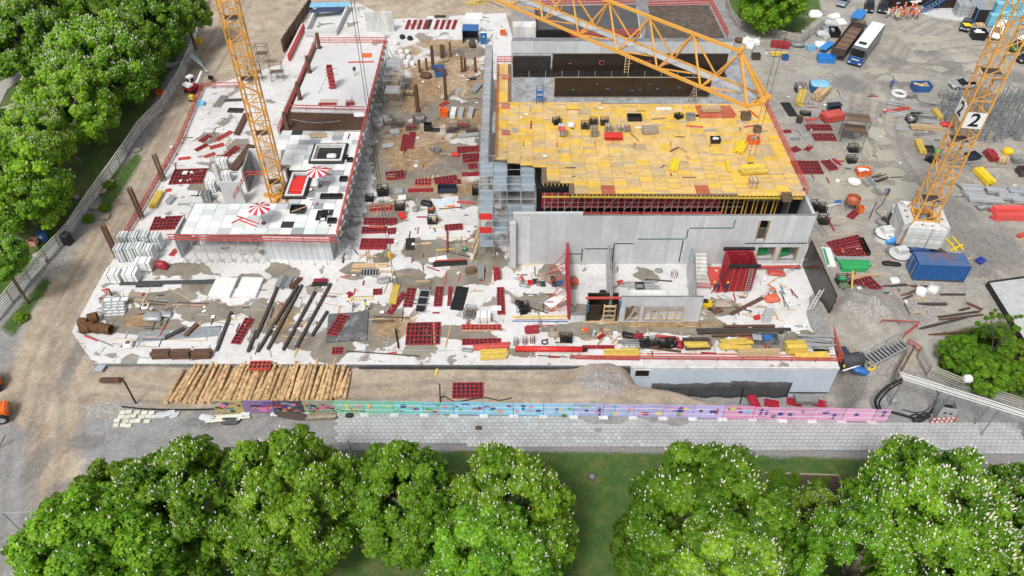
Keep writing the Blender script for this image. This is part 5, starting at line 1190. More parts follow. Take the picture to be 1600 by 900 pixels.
def stack(label,u,v,sx,sy,n,lh,m,rz=0.,s='s',strap=True,name='pallet_stack',cat='stack',group=None,layer='layer'):
 t=thing(name,label,cat,gp(u,v,s),rz,group)
 for y in(-sy*.35,0,sy*.35):link('pallet_runner',box_me('pallet_runner',(sx,.1,.1),M_woodg),t,(0,y,.05))
 for k in range(n):link(layer,box_me(layer+'s',(sx,sy,lh*.88),m,min(.02,lh/6)),t,(rnd.uniform(-.02,.02),rnd.uniform(-.02,.02),.1+lh*(k+.5)))
 if strap:
  H_=n*lh+.1
  for x in(-sx*.25,sx*.25):link('strap',box_me('strap',(.05,sy+.04,.015),M_black),t,(x,0,H_+.01)); link('strap',box_me('strap_v',(.05,.015,H_),M_black),t,(x,-sy/2-.025,H_/2))
 return t
def hpost(label,u,v,h,s='s',w=.35,m=M_rust,group=None,name='steel_column',rz=0.,lean=0.):
 t=thing(name,label,'steel column',gp(u,v,s),rz,group)
 b=MB()
 for(c,d)in(((0,w*.42,h/2),(w,.06,h)),((0,-w*.42,h/2),(w,.06,h)),((0,0,h/2),(.05,w*.78,h))):b.box(c,d)
 me=cmesh(('hpost',round(h,1),w,m.name),lambda:b.mesh('shaft',m)); o=link('shaft',me,t); link('base_plate',box_me('base_plate',(w*1.5,w*1.5,.05),m),t,(0,0,.025))
 return t
def rebar_cage(label,u,v,h,s='s',r=.3,group=None):
 t=thing('rebar_column',label,'rebar column',gp(u,v,s),0,group)
 for k in range(8):a=k*math.pi/4; bar_obj(t,'bar',(r*math.cos(a),r*math.sin(a),0),(r*math.cos(a),r*math.sin(a),h),.08 if h>3 else .05,M_rebar)
 for z in range(1,int(h/.5)):part(t,'stirrup',cmesh(('stirrup',r),lambda:MB().path([(r*math.cos(k*math.pi/4),r*math.sin(k*math.pi/4),0)for k in range(9)],.02,4).mesh('stirrup',M_rebar)),None,(0,0,z*.5))
 return t
def parasol(label,u,v,s='d',r=1.35,h=2.3):
 p=gp(u,v,s); t=thing('parasol',label,'parasol',p); n=16; rz0=rnd.uniform(0,1)
 bar_obj(t,'pole',(0,0,0),(0,0,h+1.0),.07,M_dsteel,tube=True); part(t,'base',MB().lathe([(.3,0),(.3,.1),(.08,.16)],12),M_dsteel)
 for k in range(n):
  a0,a1=k*2*math.pi/n,(k+1)*2*math.pi/n; rr=lambda q:(q*r)
  vs=[(0,0,h+.45),(rr(.5)*math.cos(a0),rr(.5)*math.sin(a0),h+.28),(rr(.5)*math.cos(a1),rr(.5)*math.sin(a1),h+.28),(rr(1)*math.cos(a0),rr(1)*math.sin(a0),h),(rr(1)*math.cos(a1),rr(1)*math.sin(a1),h)]
  part(t,'canopy_panel',MB().add(vs+[(x,y,z-.015)for x,y,z in vs],[(0,1,2),(1,3,4,2),(7,6,5),(7,9,8,6),(3,8,9,4)]),mat('parasol_red',(.50,.02,.04),.7,.1)if k%2 else M_white)
 return t
def cable(label,pts,r=.06,m=M_black,s='s',name='cable',cat='cable',ups=None):
 W=[gp(u,v,s)+Vector((0,0,r+(ups[i]if ups else 0)))for i,(u,v)in enumerate(pts)]
 if ups:W=[P(u,v,W[i].z)for i,(u,v)in enumerate(pts)]
 o0=W[0]; Q=[]
 for i in range(len(W)-1):
  p0,p1,p2,p3=W[max(0,i-1)],W[i],W[i+1],W[min(len(W)-1,i+2)]
  for k in range(5):
   f=k/5; Q.append(.5*((2*p1)+(p2-p0)*f+(2*p0-5*p1+4*p2-p3)*f*f+(3*p1-p0-3*p2+p3)*f**3)-o0)
 Q.append(W[-1]-o0); return tag(link(name,MB().path(Q,r,6).mesh(name,m,True),None,o0),label,cat)
def ladder_flat(label,u0,v0,u1,v1,s='s',w=.5,m=M_galv,n=None,name='ladder',cat='ladder',up=0.):
 c,L_,rz=span(u0,v0,u1,v1,s,up); t=thing(name,label,cat,c,rz)
 for y in(-w/2,w/2):bar_obj(t,'stile',(-L_/2,y,.06),(L_/2,y,.06),.07,m)
 for k in range(n or max(3,int(L_/.35))):x=-L_/2+.15+(L_-.3)*k/((n or max(3,int(L_/.35)))-1); bar_obj(t,'rung',(x,-w/2,.06),(x,w/2,.06),.05,m)
 return t
def frame_pile(label,u,v,sx,sy,h,m,n=10,s='g',rz=0.,name='scaffold_part_pile',cat='scaffold parts',rad=.05):
 """loose heap of tubes"""
 t=thing(name,label,cat,gp(u,v,s),rz)
 for k in range(n):
  y=rnd.uniform(-sy/2,sy/2); z=rad+h*(1-abs(y)/sy*1.4)*rnd.random(); a=rnd.uniform(-.06,.06); x=rnd.uniform(-.12,.12)*sx
  bar_obj(t,'tube',(x-sx/2,y-a*sx,max(rad,z)),(x+sx/2,y+a*sx,max(rad,z)),rad*2,m,tube=True)
 for x in(-sx*.3,sx*.3):link('bearer',box_me('bearer',(.1,sy,.06),M_woodg),t,(x,0,.03))
 return t
 # slab, left strip
panel('wide red ribbed panel with a white sheet on it, on the left slab strip',268,277,321,275,3.6,grid=3)
sheet('small white sheet lying on the wide red panel of the left strip',285,270,293,270,.8,up=.2,m=M_white)
panel('wide red ribbed panel behind the white pallet stacks on the left strip',238,350,285,348,2.8,grid=3)
panel('narrow black faced red panel at the top of the left strip',306,236,324,226,.8,m=M_red)
panel('narrow red panel pointing at the crane mast on the left strip',349,249,371,230,1.0,up=.02)
panel('red ladder like panel left of the crane mast',328,232,350,226,.9,m=M_redp)
panel('red panel on the left strip next to the grey mesh tables',313,222,328,212,.9)
panel('bright red ribbed panel close beside the crane mast foot',338,220,362,206,.9,m=M_redp)
panel('small dark red panel leaning by the left rail',320,246,336,240,.7,m=M_redp)
bundle('pack of rust brown beams left of the crane mast',364,268,393,230,3,1,.4,m=M_rust,name='steel_bundle',cat='steel bundle',hh=.35)
bundle('brown beam pair running up behind the crane mast',370,212,386,180,2,1,.4,m=M_rust,name='steel_bundle',cat='steel bundle',hh=.35)
bundle('worn yellow beam pack at the left rail',239,326,252,303,6,3,.16)
bundle('grey steel pack beside the worn yellow beam pack',262,320,272,309,5,2,.16,m=M_galv,name='steel_bundle',cat='steel bundle')
panel('red folded bracket near the worn yellow beam pack',258,299,268,297,.6,m=M_redp)
t=thing('column','pale concrete column with rusty starter bars on the left strip','column',gp(343,284)); part(t,'shaft',bevel_mesh(MB().box((0,0,1.5),(.6,.6,3)).mesh('shaft',M_concw),.03),None)
for i in(-1,1):
 for j in(-1,1):bar_obj(t,'starter_bar',(i*.2,j*.2,3),(i*.2,j*.2,4.4),.05,M_rebar)
for lab,u,v in(('white wrapped block stack right of the pale concrete column',357,283),('white wrapped block stack behind the pale concrete column',352,262),('white wrapped block stack in front of the pale concrete column',333,298),('grey topped block stack left of the crane shaft rail',326,314)):
 stack(lab,u,v,1.2,1.0,5,.3,M_white if 'white' in lab else M_galvd)
crate('dark crate of red parts beside the crane shaft rail',351,297,1.0,.8,.7,fill=M_red)
WS=[(200,386,'back row'),(217,386,'back row'),(233,385,'back row'),(250,387,'back row'),(194,405,'middle row'),(210,404,'middle row'),(225,403,'middle row'),(240,405,'middle row')]
for i,(u,v,r_)in enumerate(WS):stack('white panel stack with black straps, number %s from the left rail in the %s'%(('one','two','three','four')[i%4],r_),u,v,1.05,1.25,5,.42,mat('panel_pale_green',(.60,.65,.63),.6,.06,1),group='white panel stacks at the left rail')
stack('white strapped stack in front of the eight, next to the red bundle',229,420,1.9,1.2,4,.36,M_white); stack('white strapped stack at the far left of the front pair',182,438,1.7,1.3,4,.36,M_white); stack('white strapped stack at the right of the front pair',209,437,1.7,1.3,4,.36,M_white)
mound('heap of tangled red couplers beside the white strapped stacks',255,418,1.5,1.0,.9,M_red,seed=4,name='coupler_heap')
panel('red bracket frame behind the tangled red couplers',268,400,276,390,.7,m=M_redp)
tub('light blue tub near the back left rail',315,164,.9,.8,.5,M_bluel)
panel('grey mesh table at the back of the left strip',338,168,352,150,1.3,m=M_galvd,face=M_woodg,name='mesh_table',cat='table'); panel('second grey mesh table nearer the mast',344,196,356,188,1.2,m=M_galvd,face=M_woodg,name='mesh_table',cat='table')
sheet('black bent panel behind the mast on the left strip',357,173,380,174,1.1,m=M_ply,h=.25,name='form_sheet',cat='formwork sheet'); sheet('long dark beam near the back left rail',352,158,380,157,.5,m=M_dsteel,h=.3,name='steel_box',cat='steel beam')
for i,(u,v,h)in enumerate(((184,402,5.2),(222,341,5.0),(256,282,4.4))):rebar_cage(('nearest','middle','farthest')[i]+' rusty rebar column rising outside the left guard rail',u,v,h,r=.32,group='rusty rebar columns on the left')
for i,(u,v,h)in enumerate(((449,200,2.6),(469,155,2.8),(484,113,2.8),(499,75,2.6))):hpost(('first','second','third','last')[i]+' rusty column along the left edge of the cast slab, counted from the front',u,v,h,'b',.5,M_rust,'rusty columns at the cast slab')
mound('pale rubble lumps on the left slab beside the rail',326,205,1.8,1.2,.3,M_concw,seed=3,name='rubble')
panel('loose red rods on the left slab near the rail',279,249,298,247,.6,m=M_redp,name='rod_frame',cat='rods')
# decks of the left building
t=thing('column_form','tall red and black column form standing on the cast slab','formwork',gp(520,137,'b'),.1)
for i,(cx,cy,sx_,sy)in enumerate(((-.35,0,.12,.9),(.35,0,.12,.9),(0,.42,.58,.1))):link('form_face',box_me('form_face',(sx_,sy,3.6),M_red if i!=1 else M_ply,.02),t,(cx,cy,1.85))
link('form_face',box_me('form_face',(.58,.1,3.6),M_red,.02),t,(0,-.42,1.85))
for k in range(6):bar_obj(t,'clamp',(-.6,-.5,.4+k*.6),(.7,-.5,.4+k*.6),.1,M_redp)
bar_obj(t,'prop',(-.3,-.3,2.6),(-2.0,-1.4,.05),.08,M_galvd,tube=True)
for z in(1.0,2.2,3.2):bar_obj(t,'platform_bracket',(.4,0,z),(1.2,0,z),.06,M_redp)
sheet('orange red mat on the cast slab',566,87,580,87,1.3,'b',M_orange,.15,name='mat',cat='mat'); plank('red beam lying on the cast slab near the mat',544,98,584,97,'b',.22,.15,M_redp,'beam',cat='beam')
ladder_flat('wooden ladder frame at the front of the cast slab',500,158,528,158,'b',.7,M_wood); panel('dark red panel under the wooden ladder frame',498,163,526,163,.5,'b')
t=crate('small red trolley at the front right of the cast slab',547,163,1.1,.8,.5,.2,'b',M_red); bar_obj(t,'handle',(.3,0,.5),(.5,0,1.4),.06,M_dsteel)
parasol('red and white striped parasol right of the crane mast',500,291); parasol('red and white striped parasol nearer the front of the white deck',412,349)
def deck_pit(label,u0,v0,u1,v1,rim,floor,inner=M_concw,s='d'):
 vm,um=(v0+v1)/2,(u0+u1)/2; a,b=gp(u0,vm,s),gp(u1,vm,s); W_,D_=b.x-a.x,gp(um,v0,s).y-gp(um,v1,s).y; t=thing('deck_opening',label,'opening',gp(um,vm,s))
 for k,(w_,h_,m_)in enumerate(((0,.3,rim),(.3,.42,inner))):
  W2,D2=W_-2*w_,D_-2*w_
  for sgn in(-1,1):link('kerb',box_me('kerb',(W2,.29,h_),m_,.02),t,(0,sgn*(D2/2-.15),h_/2)); link('kerb',box_me('kerb_side',(.29,D2-.6,h_),m_,.02),t,(sgn*(W2/2-.15),0,h_/2))
 link('floor',box_me('pit_floor',(W_-1.6,D_-1.6,.06),floor),t,(0,0,.03)); return t
deck_pit('black kerbed square opening, floor painted dark as shade, near the back of the white deck',487,226,541,256,M_black,M_ply)  # no real hole: dark floor plate paints in the shade of its depth
mound('white sheet bundle inside the black kerbed opening',518,245,1.4,.9,.35,M_white,'d',3,'sheet_bundle','bundle',.2)
deck_pit('black kerbed pit with a bright red cover beside the crane mast',448,270,484,311,M_black,M_redb)
sheet('bright red tarpaulin stretched in the kerbed pit',453,291,477,291,2.6,'d',M_redb,.25,name='tarpaulin',cat='tarpaulin')
def black_box(label,u,v,sx,sy,h,s='d',m=M_black,rz=0.,name='form_box',cat='formwork box'):
 t=thing(name,label,cat,gp(u,v,s),rz)
 for i in(-1,1):link('side',box_me('box_side',(sx,.08,h),m,.01),t,(0,i*(sy/2-.04),h/2)); link('side',box_me('box_end',(.08,sy-.165,h),m,.01),t,(i*(sx/2-.04),0,h/2))
 link('bottom',box_me('box_bottom',(sx-.18,sy-.18,.05),m),t,(0,0,.03)); return t
black_box('black box with planks across it in the middle of the white deck',466,329,1.8,1.3,.5); plank('yellow plank across the black box',456,331,478,323,'d',.15,.06,M_wood,up=.55)
black_box('tall thin black pad in front of the right rail of the white deck',503,337,1.3,1.9,.15); mound('black teardrop cover lying on the thin black pad',502,338,.7,1.2,.35,M_black,'d',2,'cover','cover',.1)
black_box('small black box at the right rail of the white deck',519,346,1.1,.9,.3); black_box('black box at the right rail level with the first parasol',537,281,1.0,.9,.35); black_box('long black box behind the front row of the white deck',518,308,2.8,.9,.3); black_box('black box at the upper right rail corner of the white deck',547,251,.8,.8,.35)
for i,(a,b,c,d)in enumerate(((371,338,404,350),(374,344,400,354),(362,349,380,340))):plank('pink red plank number %s by the front parasol'%('one','two','three')[i],a,b,c,d,'d',.16,.1,M_redp)
for i,(u,v)in enumerate(((503,266),(511,262),(508,270))):plank('wood and red offcut %s beside a yellow helmet on the white deck'%('a','b','c')[i],u-6,v,u+7,v+3,'d',.2,.12,(M_wood,M_redp,M_redp)[i],name='offcut',cat='offcut')
bundle('pale boards lying on the rebar edge of the white deck',485,213,510,212,3,1,.3,'d',M_wood,.1,'board_pack','boards'); sheet('light sheet beside the pale boards on the white deck',520,218,535,216,.9,'d',M_galv)
mound('heap of white cable ties on the rebar mat',562,181,1.8,1.2,.4,M_white,'d',2,'heap','heap',.6)
cable('pale hose curving over the rebar mat',[(457,187),(480,191),(505,192),(532,189)],.04,M_galv,'d','hose','hose')
# courtyard, back part
PC=[(656,112,2.2),(667,110,2.2),(677,108,4.2),(690,90,2.4),(694,89,2.2),(704,88,2.6),(722,112,2.8),(727,111,2.4),(743,112,2.6),(697,155,5.0),(653,174,4.6)]
CN=('left of the blue skip, first','left of the blue skip, second','tall, directly behind the blue skip','short, at the back of the brown patch','short, next to the back one','wide, right at the back','right of the blue skip','right of the blue skip, thinner','farthest right near the scaffold','tall one in front of the blue skip','tall one nearest the viewer')
for(u,v,h),n_ in zip(PC,CN):hpost('rusty steel column in the courtyard, '+n_,u,v,h,'s',.5 if h>4 else .36,M_rusto if h<4 else M_rust,'rusty courtyard columns',rz=rnd.uniform(-.4,.4))
tub('blue skip full of rusty scrap among the courtyard columns',687,116,1.6,2.2,1.1,M_bluep,.2,fill=M_rust,name='skip',cat='skip')
mound('brown scrap coils left of the blue skip',665,121,2.0,1.2,.8,M_rust,seed=5,name='scrap_heap')
for i,(u,v)in enumerate(((626,84),(637,84),(629,92),(640,93),(636,100),(645,103))):bag('white bulk bag in the cluster behind the rusty columns, %s'%('back left','back right','middle left','middle right','front left','front right')[i],u,v,seed=i,group='white bulk bags in the courtyard')
bag('single white bulk bag by the back slab corner',619,70,seed=2); bag('black refuse sack at the back of the courtyard, left one',629,60,m=M_black,seed=1,r=.9,h=.7,loops=False,name='sack'); bag('black refuse sack at the back of the courtyard, right one',641,62,m=M_black,seed=3,r=.9,h=.7,loops=False,name='sack')
t=thing('open_container','dark blue open fronted container at the back of the courtyard','container',gp(735,68),-.03)
for(c,d,nm)in(((-1.35,1.2,1.2),(.1,2.4,2.4),'side'),((1.35,1.2,1.2),(.1,2.4,2.4),'side'),((0,2.4,1.2),(2.8,.1,2.4),'back'),((0,1.2,2.45),(2.85,2.5,.1),'roof')):link(nm,box_me(nm,d,M_bluep if nm=='roof' else mat('container_navy',(.02,.03,.06),.5)),t,c)
mound('dark machine parts in front of the open container',738,73,1.3,1.3,1.1,M_dsteel,seed=2,name='machine_parts')
t=thing('portable_toilet','blue portable toilet with a white lid next to the open container','toilet',gp(756,67)); part(t,'cabin',bevel_mesh(MB().box((0,0,1.1),(1.15,1.15,2.2)).mesh('cabin',mat('toilet_blue',(.02,.20,.45),.4)),.05),None); part(t,'roof',MB().box((0,0,2.28),(1.2,1.2,.15),0,.8),M_galv); d_=part(t,'door',MB().box((0,-.59,1.05),(.8,.04,1.9)),mat('toilet_blue_dark',(.02,.12,.32),.4)); part(d_,'sign',MB().box((0,-.62,1.5),(.25,.02,.3)),M_white)
for i in range(8):
 u=637+i*9.2+(8 if i>3 else 0); panel('red panel %s in the row laid out at the back of the courtyard'%('first','second','third','fourth','fifth','sixth','seventh','eighth')[i],u-2,46,u+3,32,.62,grid=1,group='row of red panels at the back')
sheet('black form sheet in the row of red panels at the back',668,46,673,31,.7,m=M_ply,h=.12,name='form_sheet',cat='formwork sheet')
sheet('white sheet behind the red panel row, left',662,23,690,23,2.6,m=M_white); sheet('white sheet behind the red panel row, right',727,25,754,25,2.6,m=M_white); panel('black grille on the left white sheet',679,26,696,26,.8,m=M_dsteel,up=.08)
for i in range(6):plank('yellow plank %s in the fan lying at the top of the picture'%('one','two','three','four','five','six')[i],722+i*3,4+(i%3)*2,755+i*2,1+(i%4)*2,'g',.2,.1,M_yel,group='fan of yellow planks')
plank('long pole across the sand at the top',762,2,786,12,'g',.1,.1,M_dsteel); tub('orange crate on the back slab by the roof edge',786,54,.9,.9,.7,M_orange)
cr=mat('crate_grey_brown',(.14,.12,.11),.7,.3,3)
CR=[(632,136,.1),(640,147,-.2),(608,193,.1),(621,196,-.1),(643,201,.2),(655,190,0),(706,205,.1),(724,200,-.1),(737,207,.2)]
CL=('dark crate left of the tall courtyard column','dark crate with a wooden box beside the tall column','crate by the left scaffold, left of two','crate by the left scaffold, right of two','dark crate with red lids in the courtyard middle','crate behind the one with red lids','crate at the left of the right-hand cluster','crate of red parts in the middle of the right-hand cluster','crate of brown parts right in the right-hand cluster')
for(u,v,r_),l,f in zip(CR,CL,(M_galvd,M_wood,M_galv,M_rust,M_red,M_galv,M_dsteel,M_red,M_rust)):crate(l,u,v,1.7,1.2,1.0,r_,m=cr,fill=f)
tub('bright orange tub in the courtyard',694,180,1.1,1.1,1.0,M_orange); panel('red angle frame behind the bright orange tub',688,166,700,160,.9,m=M_redp)
for i,(u,v,m_)in enumerate(((708,178,M_white),(720,178,M_galv),(735,178,M_galv))):sheet(('white','grey left','grey right')[i]+' upright sheet pack right of the orange tub',u-1,v+7,u+2,v-6,.8,m=m_,h=.2,n=3,name='sheet_pack',cat='sheets')
black_box('black bin left of the right-hand crate cluster',669,203,1.2,1.0,1.1,'s'); sheet('dark green black lid board leaning low by the black bin',674,204,687,204,.9,m=M_ply,h=.2); bundle('silver pipe bundle in front of the right-hand crate cluster',716,214,748,211,6,2,.14,m=M_galv,tube=True,name='pipe_bundle',cat='pipes'); bundle('silver roll bundle near the right scaffold',739,146,750,133,5,2,.2,m=M_galv,tube=True,name='pipe_bundle',cat='pipes'); bundle('grey pallet of blocks in front of the left crates',610,209,624,207,4,1,.3,m=M_galv)
sheet('black mat on the pale patch near the right scaffold',730,124,744,123,.8,m=M_black,h=.08); sheet('grey tilted board on the brown courtyard floor',712,146,719,138,.7,m=M_galv,h=.1)
panel('left of two dark red trestles in the courtyard',631,236,634,212,.9,n=2); panel('right of two dark red trestles in the courtyard',640,233,645,208,.9,n=2)
bundle('grey pipe stubs behind the trestles',598,230,616,228,5,1,.2,m=M_galv,tube=True,name='pipe_bundle',cat='pipes'); tub('grey upturned basin near a bright lamp spot',682,238,.9,.9,.6,M_galvd)
# middle
panel('red panel stack behind the scaffold tower, top one',714,235,752,233,1.1,n=2); panel('dark red panel stack left of the scaffold tower',723,250,750,248,1.4,n=4); panel('red panel with yellow edges below the dark stack',732,261,746,260,1.0,n=2); mound('red rag heap beside the dark red stack',712,243,1.2,.8,.5,M_redb,seed=6,name='rag_heap')
panel('red panel with an orange inset in the courtyard middle',603,277,632,273,1.8,n=2); ladder_flat('small timber frame on the panel with the orange inset',605,275,618,275,'s',.6,M_wood,up=.35)
panel('pink red panel with upright timbers',648,285,674,285,1.6,m=M_redp);
for i in range(4):pole('upright batten %s at the pink red panel'%('one','two','three','four')[i],652+i*6,281,653+i*6.2,270,'s',.06,M_wood,0,1.2,'batten','batten','upright battens')
panel('dark red panel right of the upright timbers',679,284,714,279,1.2,n=2); panel('dark red tube frame touching the scaffold tower',722,274,762,272,.7,n=2); panel('thin red panel edge on the pale floor',638,299,676,298,.5,n=2); panel('red panel on timbers below the pink red one',686,287,720,284,1.0)
sheet('crumpled grey plastic sheet on the pale floor patch',616,300,630,299,1.0,m=M_galv,h=.3); sheet('white paper sheet near the crumpled grey plastic',622,310,635,309,.9,m=M_white,h=.2)
black_box('dark blue black trough with grey frame',699,298,2.6,1.3,.7,'s',mat('navy_black',(.02,.025,.045),.5)); crate('dark crate below the left building rail, large',599,303,1.5,1.3,1.2,.1,m=M_black,fill=M_black); crate('dark crate below the left building rail, small',578,313,1.0,.8,.9,m=M_black,fill=M_dsteel); crate('black crate left of the scaffold tower',743,302,.8,1.1,1.1,m=M_black,fill=M_black)
panel('red panel with pale ladder inset near the left building',578,327,614,325,1.2,m=M_redp); ladder_flat('pale timber ladder frame on the red panel near the left building',579,323,610,320,'s',.7,M_wood,up=.16)
crate('black crate with wooden contents in the courtyard middle',625,326,1.2,1.0,1.0,m=M_black,fill=M_woodb); sheet('crumpled red sheet below the black crate',624,340,633,337,1.2,m=M_redb,h=.35); mound('tangle of black fittings in the courtyard middle',667,320,1.8,.9,.5,M_black,seed=2,name='fittings_heap',rough=.6)
sheet('long pale blue sheet near the scaffold tower',682,316,709,315,.9,m=mat('pale_blue',(.5,.6,.66),.6),h=.15); panel('thin red beam frame right of the pale blue sheet',714,316,741,318,.35,m=M_redp)
plank('orange and dark plank near the pale blue sheet',686,327,722,324,'s',.15,.1,M_rust); plank('short orange plank near the pale blue sheet',699,323,711,322,'s',.25,.12,M_orange); crate('orange topped box on the pale floor',674,330,.8,1.0,.6,m=M_dsteel,fill=M_orange); mound('small grey fitting pile on the pale floor',649,328,.9,.9,.4,M_galvd,seed=3,name='fittings_heap')
for i,(u0,v0,u1,v1,w_)in enumerate(((569,347,620,347,1.2),(566,361,604,360,1.2),(606,362,619,361,1.2),(564,378,615,378,.8),(562,387,604,387,.8))):panel('dark red panel on the pale floor beside the left building, %s'%('topmost row','second row left','second row right','third row','lowest row')[i],u0,v0,u1,v1,w_,n=2 if i!=2 else 1)
plank('orange strip on the second row of dark red panels',575,355,602,355,'s',.3,.08,M_redp,up=.35,cat='strip',name='strip')
for i,(a,b,c,d)in enumerate(((572,392,574,410),(576,391,578,409))):plank('batten %s below the dark red panels'%('left','right')[i],a,b,c,d,'s',.15,.08)
crate('square black framed crate with a board in it',676,347,1.2,1.1,1.0,m=M_black,fill=M_wood); panel('short red panel on a batten in the open floor',695,357,722,355,1.1,n=2); plank('batten under the short red panel',682,356,730,350,'s',.12,.08); sheet('upright black door panel lying in the middle of the floor',641,391,641,373,1.15,m=M_ply,h=.14,name='form_board',cat='formwork')
plank('yellowish plank right of the black door panel',658,381,674,380,'s',.25,.08); plank('second yellowish plank further right',681,391,711,389,'s',.18,.08,M_yel); plank('timber plank behind the red upright bar',682,371,730,372,'s',.14,.08); ibeam('red steel bar lying up the floor',699,395,699,363,'s',.2,.25,M_red)
sheet('black strip panel with red edge in the open floor',677,414,730,410,.9,m=M_ply,h=.15); plank('red edge along the black strip panel',680,409,729,407,'s',.15,.25,M_redp); sheet('white sheet tucked behind the black strip panel',670,407,698,402,.8,m=M_white)
plank('thin red plank left of the black strip panel',667,417,687,424,'s',.15,.08,M_red); plank('slanting white pipe by the red upright bar',703,395,747,405,'s',.08,.08,M_dsteel)
t=thing('cable_reel','small green cable reel on the open floor','reel',gp(726,391)); part(t,'drum',MB().tube((-.2,0,.3),(.2,0,.3),.25,12),M_green); part(t,'flange',MB().tube((-.25,0,.3),(-.2,0,.3),.32,12),M_black); part(t,'flange',MB().tube((.2,0,.3),(.25,0,.3),.32,12),M_black)
pole('tall yellow raking pole at the scaffold tower',738,386,768,308,'s',.06,mat('pole_yellow',(.7,.55,.05),.5),0,4.5); pole('timber pole leaning at the scaffold tower',737,410,748,372,'s',.09,M_wood,0,1.6); pole('blue strap line tied to the leaning timber pole',748,376,771,340,'s',.04,M_bluep,1.4,3.6); pole('thin red pole standing at the pillar end of the tall wall',797,417,796,362,'s',.05,M_redp,0,4.3)
bundle('brown timber pack near the red and grey packs',728,427,742,425,4,3,.2,m=M_woodb); bundle('grey blue pipe pack standing on the floor',752,438,753,419,4,3,.16,m=M_galv,tube=True,name='pipe_bundle',cat='pipes'); bundle('dark red and grey pack at the right of the open floor',777,439,776,423,4,3,.2,m=M_red,name='steel_bundle',cat='steel bundle')
for i,(a,b,c,d)in enumerate(((551,415,607,413),(550,418,606,417),(549,424,564,424),(592,425,616,426))):plank('long raw timber number %s in front of the left building'%('one','two','three','four')[i],a,b,c,d,'s',.25,.2)
panel('grey barred frame between the raw timbers',564,427,592,426,1.3,m=M_galv,face=M_black,nr=6,grid=0,name='grille',cat='grille')
plank('raw batten pointing down from the timbers',610,432,600,458,'s',.14,.06); plank('pink plank left of the timber row',531,433,545,432,'s',.14,.08,M_redp); mound('tangle of grey fittings below the timber row',600,440,1.6,.9,.4,M_galvd,seed=5,name='fittings_heap',rough=.6)
for i,(u0,v0,u1,v1)in enumerate(((575,395,563,404),(560,398,590,402),(643,411,646,405),(697,426,695,447),(716,440,720,428),(660,412,662,424))):plank('stray offcut on the open floor, %s'%('by the dark red panels','under the dark red panels','reddish, near the white sheet','pink, upright in the picture','pink, short','brown, left of the pink ones')[i],u0,v0,u1,v1,'s',.14,.08,(M_wood,M_wood,M_red,M_redp,M_redp,M_woodb)[i])
# lower left slab
for nm,u in(('left',350),('right',390)):
 t=thing('corrugated_sheet_pack','big pack of white ribbed sheets on the lower slab, %s of two'%nm,'sheet pack',gp(u,451),-.06)
 for k in range(4):link('sheet',box_me('ribbed_sheet',(2.6,3.3,.08),M_white,.01),t,(rnd.uniform(-.03,.03),rnd.uniform(-.03,.03),.09*k+.06))
 for k in range(12):link('rib',box_me('sheet_rib',(2.6,.1,.05),M_white,.01),t,(0,-1.5+k*.27,.42))
bar=bundle('long dark pipe pair lying behind the sheet packs',189,444,341,441,2,1,.3,m=M_char,tube=True,name='pipe_bundle',cat='pipes',bearers=False); ibeam('short dark beam in front of the long dark pipes',213,448,253,447,'s',.3,.25,M_char)
for i in range(6):panel('white frame %s of the messy pile near the left slab edge'%('bottom','second','third','fourth','fifth','top')[i],163+rnd.uniform(-3,3),492-i*4.5,198+rnd.uniform(-3,3),490-i*4.5,.8,m=M_galv,face=M_white,nr=3,grid=0,up=i*.13,name='white_frame',cat='frame',group='pile of white frames')
def coil(label,u,v,n,rz=0.):
 t=thing('rebar_coil',label,'rebar coil',gp(u,v),rz)
 for k in range(n):part(t,'ring',cmesh(('coil',),lambda:MB().path([(0,.55*math.cos(a*math.pi/6),.55+.55*math.sin(a*math.pi/6))for a in range(13)],.07,5).mesh('ring',M_rusto)),None,(-.5+k*1.0/n,0,.07))
 return t
for i,(u,v)in enumerate(((135,510),(149,502),(158,518),(144,516),(171,520),(137,518))):coil('brown rebar ring bundle by the left slab corner, %s'%('upper left','upper right','lower middle','centre','lower right','lowest left')[i],u,v,9,rnd.uniform(-.3,.6))
for i in range(3):bundle(('left','middle','right')[i]+' rust coloured box of starter bars at the front slab edge',238+i*32,557,267+i*32,556,4,3,.24,m=M_rust,name='bar_box',cat='bars',bearers=False)
LB_=[(400,530,437,443,'leftmost'),(403,551,466,447,'second from left'),(419,547,472,447,'third from left'),(443,548,493,457,'fourth from left'),(463,545,517,445,'fifth from left'),(488,526,512,488,'short, right of the others'),(339,549,362,489,'single, beside the narrow red panel'),(388,551,401,518,'thin, just right of the narrow red panel')]
for a,b,c,d,n_ in LB_:ibeam('dark steel beam lying up the lower slab, '+n_,a,b,c,d,'s',.32,.3,M_dsteel,group='dark steel beams on the lower slab')
for i,(a,b,c,d)in enumerate(((433,451,441,433),(440,452,448,434),(448,451,456,435),(455,452,470,436))):bundle('pipe pack %s at the far end of the dark beams'%('one','two','three','four')[i],a,b,c,d,4,2,.14,m=(M_galv,M_galvd,M_galv,M_rust)[i],tube=True,name='pipe_bundle',cat='pipes',group='pipe packs at the dark beams')
panel('small red panel on timbers near the pipe packs',490,441,512,440,.6,n=2); bundle('black strip pack below the small red panel',489,446,512,445,3,1,.2,m=M_black)
panel('narrow red panel standing out on the lower left slab',368,538,391,498,1.15,grid=1)
sheet('large square black sheet with a red panel on it',541,534,545,490,4.6,m=M_plygrey,h=.2,name='form_sheet',cat='formwork sheet'); panel('red panel lying on the large black sheet',518,524,538,493,1.3,up=.22)
panel('square red grid panel on battens on the lower slab',635,522,688,521,3.4,grid=4);
